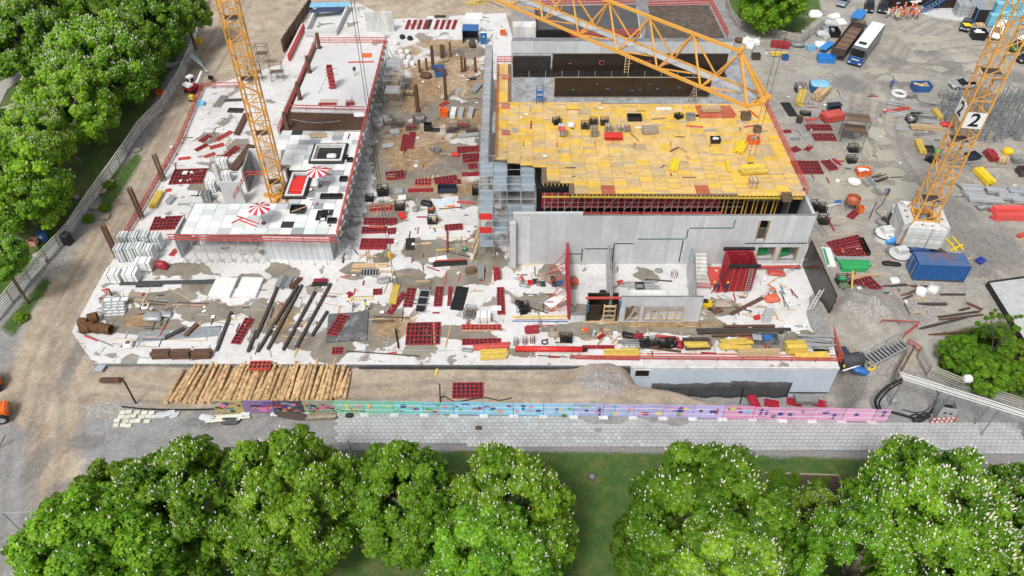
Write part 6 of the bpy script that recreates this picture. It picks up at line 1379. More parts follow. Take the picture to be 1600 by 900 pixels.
for i,(a,b,c,d)in enumerate(((678,505,679,548),(645,506,650,496),(705,508,696,543))):plank('batten %s by the square red grid panel'%('under its right side','behind it','to its right')[i],a,b,c,d,'s',.15,.08)
panel('small square red panel near the front slab edge',519,549,536,548,1.0,grid=1); pole('long dark bar near the front slab edge',541,549,656,557,'s',.07,M_dsteel); pole('long grey bar behind the long dark bar',556,548,708,548,'s',.04,M_galv); plank('pink strip on the long bars',606,553,620,551,'s',.3,.06,M_redp)
ibeam('black bar between the black sheet and the grid panel',618,515,623,545,'s',.18,.2,M_black); plank('brown beam right of the black sheet',581,503,616,502,'s',.25,.15,M_woodb); plank('thin brown bar above the brown beam',585,495,640,497,'s',.1,.1,M_dsteel)
panel('red panel with a black end on timbers',722,512,783,512,.85,m=M_redp); plank('timber under the red panel with a black end',722,517,770,517,'s',.2,.1); panel('red panel below the black ended one',722,535,783,534,.9); bundle('pink pipe pack near the front slab edge',741,545,796,541,3,1,.25,m=M_redp,name='pipe_bundle',cat='pipes'); bundle('yellow timber pack with bearers near the front slab edge',752,557,793,555,6,2,.2,m=M_yel); mound('grey mesh remnants near the pink pipe pack',731,548,1.3,.6,.25,M_galvd,seed=4,name='mesh_remnant',rough=.5)
sheet('yellow panel at the top of the lower slab row',613,476,620,446,.9,m=M_yel,h=.2); panel('slanting red panel beside the yellow panel',608,491,632,459,.75); panel('red panel in the lower row between yellow and black ones',637,480,644,451,1.1)
panel('black faced panel with pale frame, left one in the lower row',656,489,665,454,1.3,m=M_galv,face=M_black,nr=3,grid=0); panel('red panel in the middle of the lower row',684,479,687,449,1.0); panel('thin red panel beside the middle one in the lower row',702,478,704,449,.5); panel('black faced panel, right one in the lower row',713,485,723,449,1.5,m=M_black,face=M_black,nr=2,grid=0); panel('red panel at the right end of the lower row',784,492,782,451,.85,n=2)
crate('grey mesh basket right of the black faced panel',735,492,1.2,1.3,1.0,-.3,m=M_galvd,fill=M_rust); stack('white block stack beside the grey mesh basket',756,500,1.6,1.1,3,.3,M_white); sheet('white block layer at the edge of the lower row',769,484,783,484,.8,m=M_white,h=.3)
ladder_flat('orange barred frame above the two workers',545,467,584,466,'s',.6,M_yel); panel('small red panel left of the orange barred frame',542,464,550,458,.8,m=M_red); panel('small red square panel right of the orange barred frame',583,457,597,456,1.0,m=M_red)
for i,(a,b,c,d)in enumerate(((490,455,535,460),(500,473,540,480),(460,490,490,486),(452,505,505,505),(440,525,480,528),(570,500,600,498),(585,522,615,532))):plank('thin batten on the stained lower slab, %s'%('above the beams','left of the workers','crossing two beams','crossing the beams low','lowest across the beams','right of the black sheet','slanting towards the black bar')[i],a,b,c,d,'s',.1,.05)
for i,(a,b,c,d)in enumerate(((203,512,352,511),(178,529,325,533),(176,537,245,543),(262,450,300,470),(310,455,318,445),(232,458,238,440),(305,497,366,508))):plank('long thin batten on the left slab corner area, %s'%('longest','second longest','lowest','leading to a red hook','short near the sheet packs','short near the white stacks','slanting to the single beam')[i],a,b,c,d,'s',.1,.05,M_wood if i%2 else M_woodg)
ibeam('rust brown angle beam on the grey tarpaulin',290,527,309,508,'s',.5,.35,M_rust); bundle('dark grey bar pack on the grey tarpaulin',258,530,288,516,3,2,.14,m=M_dsteel,name='bar_pack',cat='bars')
sheet('grey tarpaulin spread on the left slab',215,527,345,517,1.6,m=mat('tarp_grey',(.25,.27,.29),.6,.3),h=.05,name='tarpaulin',cat='tarpaulin'); mound('crumpled grey plastic on the left slab',240,497,2.2,1.4,.5,M_galv,seed=2,name='plastic_sheet',rough=.7); mound('second crumpled grey plastic near the red hooks',260,492,1.6,1.0,.4,M_galv,seed=6,name='plastic_sheet',rough=.7); bag('open white bag with brown straps on the left slab',202,540,r=1.1,h=.5,seed=2,fill=M_woodb); bag('white bag with a brown coil by the frame pile',228,480,r=.9,h=.3,seed=3,fill=M_rust)
for i,(a,b,c,d)in enumerate(((231,470,262,473),(232,475,258,477),(278,473,327,475),(256,487,266,482),(237,518,247,492),(215,492,238,487),(120,518,176,541),(132,525,152,533))):plank('bent rusty bar on the left slab, %s'%('upper','second','long right one','by the plastic','crossing upright','left arch','long grey one at the slab edge','short red one at the slab edge')[i],a,b,c,d,'s',.12,.1,(M_rust,M_rust,M_rust,M_rust,M_rust,M_rust,M_galvd,M_redb)[i],'bent_bar',cat='bar')
sheet('long grey metal plate leaning over the slab edge at the left',155,583,171,562,.9,'g',mat('metal_plate',(.42,.46,.5),.4,.1,metal=.3),.1,up=.35,name='metal_plate',cat='plate')
panel('pink covered panel stack on the slab edge behind the logs',391,573,424,573,1.1,m=M_redp,n=3)
# right part of the slab, front strip
t=thing('red_pipe','long bright red pipe near the front slab edge','pipe',gp(805,548)); q=gp(910,549)-Vector(t.location); part(t,'tube',MB().tube((0,0,.35),q+Vector((0,0,.35)),.33,12),M_redb,smooth=True); part(t,'end_cap',MB().tube(q+Vector((0,0,.35)),q+Vector((.5,0,.3)),.34,12,.2),M_black)
bundle('small red pack near the left end of the red pipe',821,519,841,518,4,3,.2,m=M_red); plank('pink plank behind the small red pack',840,510,866,508,'s',.12,.06,M_redp); mound('wood and steel scraps left of the black wire crate',864,524,1.4,.7,.4,M_woodg,seed=3,name='scrap_heap',rough=.7)
crate('black wire crate near the coiled cable',884,532,1.3,.9,.9,m=M_black,fill=M_black); t=thing('cable_coil','black coiled cable on the front slab strip','cable',gp(851,536)); part(t,'coil',MB().path([(.35*math.cos(a*.5),.35*math.sin(a*.5),.05+.01*a)for a in range(26)],.04,5),M_black)
for i,(u,v)in enumerate(((806,538),(820,537),(832,536))):rebar_cage('thin starter bar cluster by the red pipe, %s'%('left','middle','right')[i],u,v,1.1,r=.25)
tub('box of orange ropes on the front slab strip',913,519,1.0,.7,.4,M_woodg,fill=M_orange,name='box',cat='box'); pole('pale blue gas bottle standing among timber scraps',927,526,929,517,'s',.14,mat('bottle_blue',(.45,.58,.66),.4),0,.9,'gas_bottle','gas bottle')
for i,(a,b,c,d)in enumerate(((916,532,930,529),(931,527,940,521),(934,539,943,529),(956,537,967,526),(961,540,972,530),(966,537,970,528))):plank('short timber scrap on the wet strip, %s'%('first from left','second from left','third from left','fourth, in the middle','fifth, slanting','sixth, beside the grey frames')[i],a,b,c,d,'s',.2,.15)
panel('dark red offcut frame among the timber scraps',934,530,944,523,.5); frame_pile('pile of grey frames on the wet strip',985,540,2.4,1.4,.8,M_galvd,12,'s'); mound('black fittings behind the grey frames',983,527,1.6,.9,.7,M_black,seed=6,name='fittings_heap',rough=.7)
for i,(u,v,f)in enumerate(((1006,540,M_black),(1017,539,M_dsteel),(1035,541,M_black),(1048,540,M_black))):crate('black basket in the row on the wet strip, %s'%('first','second','third','fourth')[i],u,v,1.0,.9,1.0,.05*i,m=M_black,fill=f)
panel('red frame lying on the black baskets',990,526,1005,525,.7,up=.9,m=M_red); pole('pink pipe lying across the black baskets',1023,535,1060,531,'s',.2,M_redp,.9,.0,'pipe','pipe'); mound('dark red clamps right of the black baskets',1061,541,1.0,.9,.6,M_red,seed=3,name='clamp_heap',rough=.7)
bundle('black and yellow board stack on the wet strip',1069,543,1108,541,4,6,.28,m=M_woodb,hh=.14,name='board_stack',cat='boards'); bundle('yellow boards on top of the black and yellow stack',1070,539,1107,538,3,1,.3,m=M_yel,hh=.12,up=1.0,name='board_stack',cat='boards',bearers=False); ibeam('dark beam on top of the board stack',1066,531,1107,531,'s',.4,.2,M_dsteel,up=1.15)
bundle('yellow timber pack in front of the slab strip railing',945,555,997,554,5,2,.2,m=M_yel); ibeam('rust brown slanted beam in front of the baskets',1006,543,1064,550,'s',.3,.15,M_rust)
for i,(a,b,c,d,m_)in enumerate(((1088,517,1235,516,M_dsteel),(1090,521,1225,520,M_dsteel),(1112,526,1180,524,M_rust),(1130,512,1210,511,M_rust),(1000,541,1030,543,M_rust))):ibeam('long dark beam behind the yellow timbers, %s'%('topmost long','second long','shorter rusty','thin rusty at the wall','short rusty by the baskets')[i],a,b,c,d,'s',.35,.28,m_)
for i,(a,b,c,d)in enumerate(((1124,536,1166,533),(1123,542,1176,536),(1124,546,1172,545))):bundle('yellow timber pair on the right front strip, %s'%('upper','slanting','lower')[i],a,b,c,d,2,1,.24,m=M_yel)
tub('grey box with a bright blue lid on the right front strip',1196,533,2.6,1.1,.8,M_plygrey,fill=None,name='tool_box',cat='box',flare=1.0); sheet('bright blue sheet in the grey box',1193,529,1206,527,.8,m=M_bluec,h=.15,up=.8); sheet('white divider tray in the grey box',1176,527,1190,528,.8,m=M_galv,h=.12,up=.8); plank('red beam left of the grey box',1151,531,1176,530,'s',.3,.2,M_redp)
for i in range(4):plank('fresh pale timber in the pile at the front rail, %s'%('rearmost','second','third','front')[i],1153,548+i*3,1218,547+i*3,'s',.22,.2,M_wood,group='pale timbers at the front rail')
bundle('yellow board stack beside the grey pipe heap',1227,548,1256,547,6,5,.22,m=M_yel,hh=.18); frame_pile('large grey pipe heap at the right slab corner',1273,536,3.4,1.9,1.1,M_galv,26,'s',-.1,'pipe_heap','pipes',.07); panel('black pallet frame under the grey pipe heap',1270,547,1294,546,1.0,m=M_black); bundle('long yellow timbers at the right end of the front rail',1244,558,1296,557,5,1,.2,m=M_yel); plank('raw timber below the long yellow timbers',1246,563,1296,562,'s',.2,.12); mound('white rag on the strip near the right rooms',1232,512,1.3,.8,.25,M_white,seed=5,name='rag',rough=.6)
for i,(a,b,c,d)in enumerate(((895,556,1000,560),(840,556,897,559),(1010,553,1310,556),(900,561,1000,563),(1128,529,1112,519))):pole('thin bar along the front slab edge, %s'%('red middle','black left','red right','dark red','slanting brown')[i],a,b,c,d,'s',.06,(M_redp,M_dsteel,M_redp,M_red,M_woodb)[i],name='bar',cat='bar')
panel('red ribbed strip behind the yellow timber pack',910,543,960,543,.5); plank('thin red plank right of the yellow pack',1095,552,1119,553,'s',.2,.12,M_red)
sheet('white board sheet leaning on the floor of the left room',855,478,880,462,1.4,m=M_white,h=.04); crate('black wire crate in the left room',819,486,1.1,1.2,1.1,.2,m=M_black,fill=M_black); mound('black scraps beside the wire crate',812,476,1.2,.8,.4,M_black,seed=2,name='scrap_heap',rough=.7); plank('yellow plank across the front of the left room',800,496,886,495,'s',.18,.15,M_yel); plank('blue edge strip across the front of the left room',800,502,888,503,'s',.1,.1,M_bluep); plank('raw timber behind the blue edge strip',805,499,885,500,'s',.12,.08); pole('long black pole in the left room',828,481,857,490,'s',.06,M_black)
for i,(u,v,m_)in enumerate(((828,444,M_redb),(864,438,M_dsteel),(866,446,M_dsteel),(875,445,M_bluep),(842,445,M_galvd),(836,442,M_dsteel),(848,446,M_dsteel))):tub('small bucket or tool on the left room floor, %s'%('red','dark upper','dark lower','blue','pale','dark left','dark middle')[i],u,v,.5,.5,.4,m_,name='bucket',cat='bucket')
mound('silver fitting heap on the left room floor',820,447,1.3,.6,.3,M_galv,seed=4,name='fittings_heap',rough=.7); plank('timber at the foot of the tall wall',815,414,858,412,'s',.15,.1); pole('red raking prop near the tall wall foot',852,430,880,418,'s',.07,M_redp,0,1.0)
mound('coiled hose in the first front room',942,458,.9,.9,.2,M_black,seed=3,name='hose_coil',rough=.2); sheet('red pallet in the first front room',892,441,903,441,.9,m=M_redp,h=.3); panel('red frame in the second front room corner',965,443,974,441,.7,m=M_redp); frame_pile('silver tube pile in the second front room',1000,447,4.2,1.4,.4,M_galv,12,'s'); tub('round dark tub on the tube pile',999,450,.9,.9,.5,M_dsteel); plank('dark bar on the second front room floor',1008,437,1050,440,'s',.15,.12,M_dsteel); mound('grey lump on the second front room floor',1029,424,1.0,.6,.3,M_galvd,seed=5,name='lump'); sheet('white board stack in the second front room',985,456,1040,458,.6,m=M_white,h=.15)
for i,(u,v)in enumerate(((960,424),(1053,432))):rebar_cage('starter bar mat in the second front room, %s'%('left','right')[i],u,v,.9,r=.4)
t=thing('compactor','yellow compaction machine in the right rooms','machine',gp(1100,480),-.15); part(t,'body',bevel_mesh(MB().box((0,0,.55),(1.7,1.0,.8)).mesh('body',mat('machine_yellow',(.75,.52,.02),.4)),.12,2),None); part(t,'engine',bevel_mesh(MB().box((0,0,1.05),(.6,.5,.3)).mesh('engine',M_black),.05),None); part(t,'drum',MB().tube((-.6,-.55,.3),(-.6,.55,.3),.3,12),M_dsteel); part(t,'drum',MB().tube((.6,-.55,.3),(.6,.55,.3),.3,12),M_dsteel); bar_obj(t,'handle',(.7,0,.9),(1.2,0,1.3),.07,M_black)
plank('heavy brown plank slanting across the right room',1141,492,1192,466,'s',.45,.2,M_rust); mound('pile of shavings and strips in the right room',1128,475,2.2,1.5,.4,M_woodg,seed=6,name='scrap_heap',rough=.7); sheet('brown board on the right room floor',1113,488,1128,483,.9,m=M_rust,h=.05)
for i,(a,b,c,d)in enumerate(((1120,462,1142,476),(1128,461,1145,470),(1090,489,1100,497),(1148,480,1175,487),(1205,478,1216,500),(1218,455,1232,483),(1209,498,1226,503),(1235,452,1246,466),(1160,491,1180,496),(1220,445,1226,480))):plank('stick of timber or steel in the right room, %s'%('by the compactor','next to the compactor stick','front left','under the brown plank','upright at the column','long grey','front timber','red hammer like','front short','second long grey')[i],a,b,c,d,'s',.14,.1,(M_woodg,M_galv,M_wood,M_dsteel,M_wood,M_galvd,M_wood,M_red,M_wood,M_galvd)[i],name='stick',cat='offcut')
mound('orange red netting heap in the right room',1205,469,2.0,1.0,.6,mat('netting',(.7,.16,.08),.8),seed=3,name='netting',rough=.7); mound('red can and hose by the short column',1182,498,.8,.6,.5,M_redb,seed=1,name='can'); mound('pink net heap at the foot of the tall wall right end',1212,428,2.2,1.0,.4,M_redp,seed=2,name='netting',rough=.6); panel('pink rail frame above the right room',1180,418,1250,417,.4,m=M_redp,up=.4)
# on the yellow deck
Y='y'
stack('red topped grey block stack on the yellow deck, leftmost',878,211,.9,.8,5,.3,M_conc,s=Y); sheet('red lid on the leftmost deck stack',872,202,883,202,.8,Y,M_redp,.2,up=1.6); crate('black crate with yellow straps at the left of the deck',870,193,1.0,.8,.8,.3,Y,M_black,M_black); bag('white bag on the yellow deck',892,197,Y,r=1.0,h=.5,seed=4)
for i,(u,v)in enumerate(((914,200),(927,194),(944,194))):crate('dark frame crate on the yellow deck, %s'%('nearest left','middle','right')[i],u,v,1.0,.8,.9,0,Y,M_dsteel,M_black)
stack('pale block stack in the middle of the deck',928,212,.9,.8,5,.26,M_woodg,s=Y); stack('brown block stack right of the pale one',950,206,.9,.8,4,.26,M_woodg,s=Y)
tub('red closed bundle box on the yellow deck',958,217,2.2,.8,.7,M_redb,s=Y,name='red_box',cat='box',flare=1.0); sheet('red lid of the bundle box',944,212,973,212,.9,Y,M_redb,.1,up=.72); frame_pile('grey tube rack on the yellow deck',968,205,1.0,1.6,.8,M_galvd,8,Y,1.4); crate('grey and red fitting box on the deck',980,204,.7,.9,.6,0,Y,M_galvd,M_redp)
black_box('large open black box near the back of the deck',991,186,1.9,1.3,.5,Y); bundle('timber block bundle in the deck middle',1004,207,1026,206,6,3,.2,Y,M_woodg); sheet('white board at the deck back',1025,171,1049,171,.5,Y,M_white,.2); crate('black round basket on the deck',1060,184,.9,.8,.6,.5,Y,M_black,M_black); tub('grey open box on the deck',1078,187,1.0,.8,.8,M_galvd,s=Y); ibeam('black bar beside the grey open box',1078,181,1092,182,Y,.25,.2,M_black)
bundle('white beams on red boards at the deck back',1096,174,1124,173,4,2,.25,Y,M_wood); tub('brown open crate at the deck back right',1164,186,1.1,.9,.9,M_woodb,s=Y); tub('small brown crate near the right deck edge',1182,206,.8,.7,.8,M_woodb,s=Y); tub('black box with white lid pieces on the deck',1117,222,1.1,.8,.6,M_black,s=Y,fill=M_white); tub('orange crate at the right deck edge',1176,223,1.3,1.0,.8,M_orange,s=Y,fill=M_woodg)
for i,(a,b,c,d,m_)in enumerate(((1143,171,1150,182,M_redp),(1170,172,1184,184,M_redp),(1050,192,1068,198,M_yel),(1072,197,1098,199,M_redp),(992,200,1020,199,M_white),(1163,199,1177,197,M_redp),(1099,204,1120,204,M_galv),(1018,187,1040,185,M_woodg),(1060,230,1073,238,M_wood),(1047,237,1060,231,M_woodb),(1190,206,1200,205,M_galv))):plank('loose piece on the yellow deck, %s'%('red slanting at the back','red at the back right corner','yellow slanting in the middle','pink in the middle','white strip in the middle','short pink on the right','grey beam','tan block row','pale slanting board','dark bundle of boards','grey at the right edge')[i],a,b,c,d,Y,.22,.12,m_)
bundle('yellow beam pack near the deck middle',1051,268,1056,251,5,1,.2,Y,mat('bright_yellow',(.75,.55,.02),.5)); bundle('larger yellow beam pack behind',1152,240,1160,226,6,2,.22,Y,mat('bright_yellow',(.75,.55,.02),.5)); bundle('thin yellow beam pack right of the middle',1135,252,1139,269,2,1,.2,Y,mat('bright_yellow',(.75,.55,.02),.5)); bundle('long yellow roll pack near the right deck edge',1155,271,1195,269,4,2,.26,Y,M_yel); bundle('yellow board on the long roll pack',1158,263,1194,262,3,1,.24,Y,mat('bright_yellow',(.75,.55,.02),.5)); stack('plain wooden box hanging at the hook on the deck',1176,291,1.1,1.0,4,.28,M_wood,s=Y)
for i,u in enumerate((818,870,930,992,1048,1110,1165)):pole('red edge post standing on the yellow deck, %s from the left'%('first','second','third','fourth','fifth','sixth','seventh')[i],u,228+(i%2),u,221+(i%2),Y,.06,M_redp,0,.9,'edge_post','post','edge posts on the yellow deck')
tub('brown crate at the front right deck corner',1228,312,1.0,.9,.7,M_woodb,s=Y); sheet('grey plate on the front left deck corner',801,205,809,204,.8,Y,M_galv,.2)
panel('red frame bracket on the left deck edge, upper',784,166,796,166,1.2,Y,M_redp,M_woodg,grid=0); panel('red frame bracket on the left deck edge, middle',784,208,797,208,1.0,Y,M_redp,M_woodg,grid=0); panel('red frame bracket on the left deck edge, lower',784,121,797,121,1.0,Y,M_redp,M_woodg,grid=0)
for i,(a,b,c,d)in enumerate(((880,68,880,62),(905,55,930,52),(1040,30,1060,40),(1060,32,1078,28),(1060,38,1070,46))):plank('loose bar on the far roofs, %s'%('red at the shiny panels','red by the jib','dark on the brown roof','pale crossing','pale short')[i],a,b,c,d,'r',.15,.12,(M_redp,M_redp,M_dsteel,M_woodg,M_woodg)[i])
mound('red machine cluster by the shiny black panels',905,60,2.5,1.5,.9,M_redp,'r',4,'machine_parts','machine',.6)
# yard right of the deck
G='g'
for i,(a,b,c,d,w_,n_)in enumerate(((1259,200,1299,200,1.7,1),(1270,215,1305,215,2.0,1),(1237,236,1248,232,1.2,1),(1259,236,1268,228,.8,1),(1236,262,1283,262,3.2,1),(1289,260,1302,258,2.4,2),(1304,254,1310,253,1.6,1),(1224,206,1236,206,.8,1),(1347,449,1350,449,1,1),(1327,341,1340,330,1.0,1))):
 if i==8:continue
 panel('dark red panel on the gravel right of the yellow deck, %s'%('long upper','long second','small by the rail','narrow upright','largest','stacked pair','smallest','tiny at the rail','','by the cement hopper')[i],a,b,c,d,w_,G,n=n_,grid=1 if w_<3 else 3)
panel('square red grid panel beside the green bundle',1331,447,1366,446,2.3,G,grid=2); panel('broad red panel group near the dark form wall, back',1296,386,1345,376,1.6,G,n=2,grid=2); panel('broad red panel group near the dark form wall, front',1306,400,1352,392,1.8,G,grid=2); black_box('black trough behind the broad red panels',1350,388,.5,3.0,.6,G)
sheet('white topped green tray leaning near the dark form wall',1289,390,1299,417,1.1,G,M_white,.3,name='tray',cat='tray'); plank('green edge of the white topped tray',1286,392,1294,416,G,.3,.35,M_green)
bundle('green wrapped pack with pale sheets, upper',1308,411,1356,412,5,1,.3,G,M_green,.3,'wrapped_pack','pack'); bundle('green wrapped pack, lower',1312,420,1350,420,4,2,.35,G,M_green,.3,'wrapped_pack','pack'); sheet('pale foil on the green wrapped packs',1306,407,1358,409,.6,G,M_galv,.1,up=.45); crate('green black tangle crate below the green packs',1315,442,1.3,1.1,1.0,0,G,M_black,M_green)
mound('mossy bag below the tangle crate',1318,449,1.4,.9,.5,mat('moss',(.12,.14,.08),.9),G,3,'sack','bag'); plank('long timber by the square red grid panel',1325,432,1375,431,G,.25,.2); plank('yellow edge beam left of the square red grid panel',1327,437,1334,459,G,.2,.2,M_yel)
sheet('black rubber mat on the gravel',1226,161,1240,182,1.5,G,M_black,.12,name='rubber_mat',cat='mat'); bundle('worn yellow beam pack on the gravel',1247,166,1253,147,6,4,.2,G,M_yel); bundle('fresh timber block stack on the gravel',1275,158,1290,143,6,5,.26,G,M_wood,.24); t=tub('blue covered skip on the gravel',1278,142,2.6,1.8,1.2,M_bluep,-.1,G,name='skip',cat='skip'); part(t,'cover',lump_mesh('cover',M_bluel,2,3.2,2.3,.6,.15),None,(0,0,1.05))
crate('black and white machine crate by the covered skip',1247,142,1.1,1.2,1.2,0,G,M_black,M_white); crate('low black crate right of the rubber mat',1258,179,1.6,1.0,.4,-.2,G,M_black,M_dsteel); black_box('dark tarpaulin covered box on the gravel',1302,173,1.9,1.2,.8,G,mat('navy_black',(.02,.025,.045),.5)); sheet('dark cover on the tarpaulin box',1292,171,1312,170,1.2,G,mat('navy_black',(.02,.025,.045),.5),.12,up=.8)
bundle('salmon striped beam stack on the gravel',1284,189,1313,184,6,4,.3,G,M_redp,.24); plank('salmon planks left of the striped stack',1258,188,1275,187,G,.5,.2,M_redp); t=thing('barrel','dark rusty barrel on the gravel by the deck rail','barrel',gp(1248,191,G)); part(t,'drum',MB().lathe([(.45,0),(.5,.3),(.5,.9),(.45,1.1)],14),M_dsteel); part(t,'lid',MB().lathe([(.4,1.1),(.4,1.14),(.1,1.16)],14),M_rust)
ladder_flat('grey grating tray near the barrel',1213,178,1221,172,G,1.0,M_galv); sheet('galvanised chute on the gravel by the long panels',1247,203,1258,217,.5,G,M_galv,.2); sheet('second grey chute near the small red panel',1236,218,1250,217,.6,G,M_galvd,.2)
tub('orange bin with white boards near the stacked red pair',1347,273,1.7,1.3,.9,M_orange,s=G,fill=M_white); crate('black mesh cage upper, right of the stacked pair',1332,236,1.4,1.0,1.0,0,G,M_black,M_dsteel); crate('black mesh cage lower, right of the stacked pair',1329,253,1.2,1.0,.9,.1,G,M_black,M_dsteel); plank('timber next to the lower black mesh cage',1303,250,1350,252,G,.2,.12)
t=thing('lid','round white tank lid on the pale dust','lid',gp(1334,286,G)); part(t,'dish',MB().lathe([(.2,.05),(.85,.1),(.9,.3),(.75,.28),(.1,.15)],20),M_bag); bag('small white lump near the round lid',1308,284,G,r=.6,h=.4,seed=3,loops=False)
frame_pile('silver pipe heap on the spilled cement',1357,287,1.6,1.6,.9,M_galv,14,G,1.9); frame_pile('rusty frame heap beside the silver pipes',1373,281,2.0,1.8,1.1,M_dsteel,14,G,.4); frame_pile('second silver pipe heap near the worker',1371,301,1.6,1.4,.7,M_galv,12,G,1.9)
t=thing('cement_hopper','rust orange cement hopper funnel on legs','hopper',gp(1328,326,G)); part(t,'funnel',MB().lathe([(.35,.7),(.95,1.3),(.95,1.9),(.88,1.9),(.88,1.35),(.3,.8)],18),mat('hopper_orange',(.42,.12,.05),.6,.3))
for k in range(4):a=k*math.pi/2+.6; bar_obj(t,'leg',(.9*math.cos(a),.9*math.sin(a),0),(.85*math.cos(a),.85*math.sin(a),1.4),.08,M_galvd)
tub('red control box by the cement hopper',1343,331,.7,.7,.9,M_orange,s=G,flare=1.0); mound('bright blue bag left of the hopper',1309,317,1.0,.5,.4,M_bluec,G,3,'sack','bag'); crate('black cage by the front right deck corner, left',1270,327,1.2,1.2,1.2,.2,G,M_black,M_black); crate('black cage by the front right deck corner, right',1283,329,1.0,1.1,1.0,0,G,M_black,M_black); crate('lower black cage at the right end of the tall wall',1285,348,1.2,1.1,1.2,0,G,M_black,M_dsteel); ladder_flat('grey perforated beam against the right wall end',1277,352,1292,372,G,.8,M_galvd)
plank('red bar on the ground right of the tall wall',1291,339,1303,361,G,.2,.15,M_red); plank('pale batten fan on the bare ground, upper',1290,341,1320,343,G,.12,.06); plank('pale batten fan on the bare ground, lower',1292,366,1330,366,G,.12,.06); plank('pale pipe left of the hopper',1290,323,1313,318,G,.15,.1,M_white); mound('heap of red netting under the right deck corner',1244,318,1.6,1.0,.5,M_redp,G,3,'netting','net',.5)
pole('tall thin black post on the dust near the ballast',1358,342,1370,315,G,.06,M_black,0,2.2)
cable('black hose snaking from the worker to the ballast cabinet',[(1385,305),(1378,320),(1368,330),(1380,342),(1375,352),(1365,360)],.05,M_black,G,'hose','hose')
for i,(u,v)in enumerate(((1380,372),(1402,404))):
 t=thing('concrete_weight','round concrete weight with a pale block on it, %s'%('behind the ballast stack','beside the blue container')[i],'weight',gp(u,v,G)); part(t,'ring',MB().lathe([(1.3,0),(1.3,.9),(1.1,1.0),(.9,.95)],24),M_concw); part(t,'band',MB().lathe([(1.33,.7),(1.33,.82)],24),M_black); part(t,'block',bevel_mesh(MB().box((.2,.2,1.3),(1.4,1.0,.6),.2).mesh('block',M_concw),.04),None)
t=thing('control_cabinet','dark electrical cabinet with pale blue roof at the ballast','cabinet',gp(1391,350,G),math.radians(-25)); part(t,'body',bevel_mesh(MB().box((0,0,1.2),(1.0,1.8,2.4)).mesh('body',mat('cabinet_dark',(.03,.03,.03),.5)),.03),None); part(t,'roof',MB().box((0,0,2.45),(1.1,1.9,.1)),mat('cabinet_roof',(.35,.45,.5),.5)); part(t,'door',MB().box((-.52,0,1.2),(.04,1.2,1.8)),M_dsteel); part(t,'label',MB().box((-.55,.4,1.8),(.03,.4,.4)),M_white)
mound('blue tarpaulin heap at the foot of the ballast, left',1392,379,2.2,1.3,.8,mat('tarp_blue',(.06,.25,.55),.5),G,2,'tarpaulin','tarpaulin',.5); mound('dark blue tarpaulin heap between ballast and container',1437,394,3.0,1.2,.8,mat('tarp_navy',(.02,.05,.16),.5),G,4,'tarpaulin','tarpaulin',.5); pole('green pipe on the ground behind the blue container',1454,390,1472,396,G,.18,M_green,name='pipe',cat='pipe'); mound('dark debris left of the blue container',1393,414,2.2,.8,.5,M_black,G,6,'debris','debris',.6); plank('red bar beside the blue container',1383,410,1420,404,G,.2,.2,M_redb)
for i,(a,b,c,d)in enumerate(((1476,371,1494,393),(1488,371,1504,391),(1485,393,1504,383))):plank('yellow timber of the crossed three right of the ballast, %s'%('left','right','across')[i],a,b,c,d,G,.2,.18,mat('bright_yellow',(.75,.55,.02),.5))
tub('small blue open crate on the gravel right of the container',1531,410,.9,.7,.5,mat('crate_blue',(.05,.07,.35),.5),.5,G)
for i,(u,v)in enumerate(((1437,459),(1455,457))):bag('white bulk bag in front of the container, %s'%('closed','open with rusty scrap')[i],u,v,G,r=1.3,h=.9,seed=i+1,fill=M_rust if i else None)
bag('white lump of sheeting by the container corner',1397,441,G,r=1.1,h=.6,seed=3,loops=False)
for i,(a,b,c,d,m_)in enumerate(((1372,448,1415,447,M_dsteel),(1415,447,1450,449,M_rust),(1408,462,1430,456,M_rust),(1410,468,1425,463,M_rust),(1434,475,1478,477,M_dsteel),(1469,461,1508,461,M_dsteel),(1465,496,1530,488,M_dsteel),(1450,523,1530,518,M_rust),(1467,500,1535,493,M_rust),(1510,474,1535,485,M_rusto),(1498,486,1515,482,M_dsteel),(1430,512,1510,500,M_dsteel))):ibeam('steel piece on the gravel below the container, %s'%('leftmost dark','rusty at the container foot','rusty bent','rusty short','brown long','thin grey','grey long','lowest long','rusty long','orange rust wide','short dark','thin grey diagonal')[i],a,b,c,d,G,.35 if i in(4,9)else .22,.18,m_)
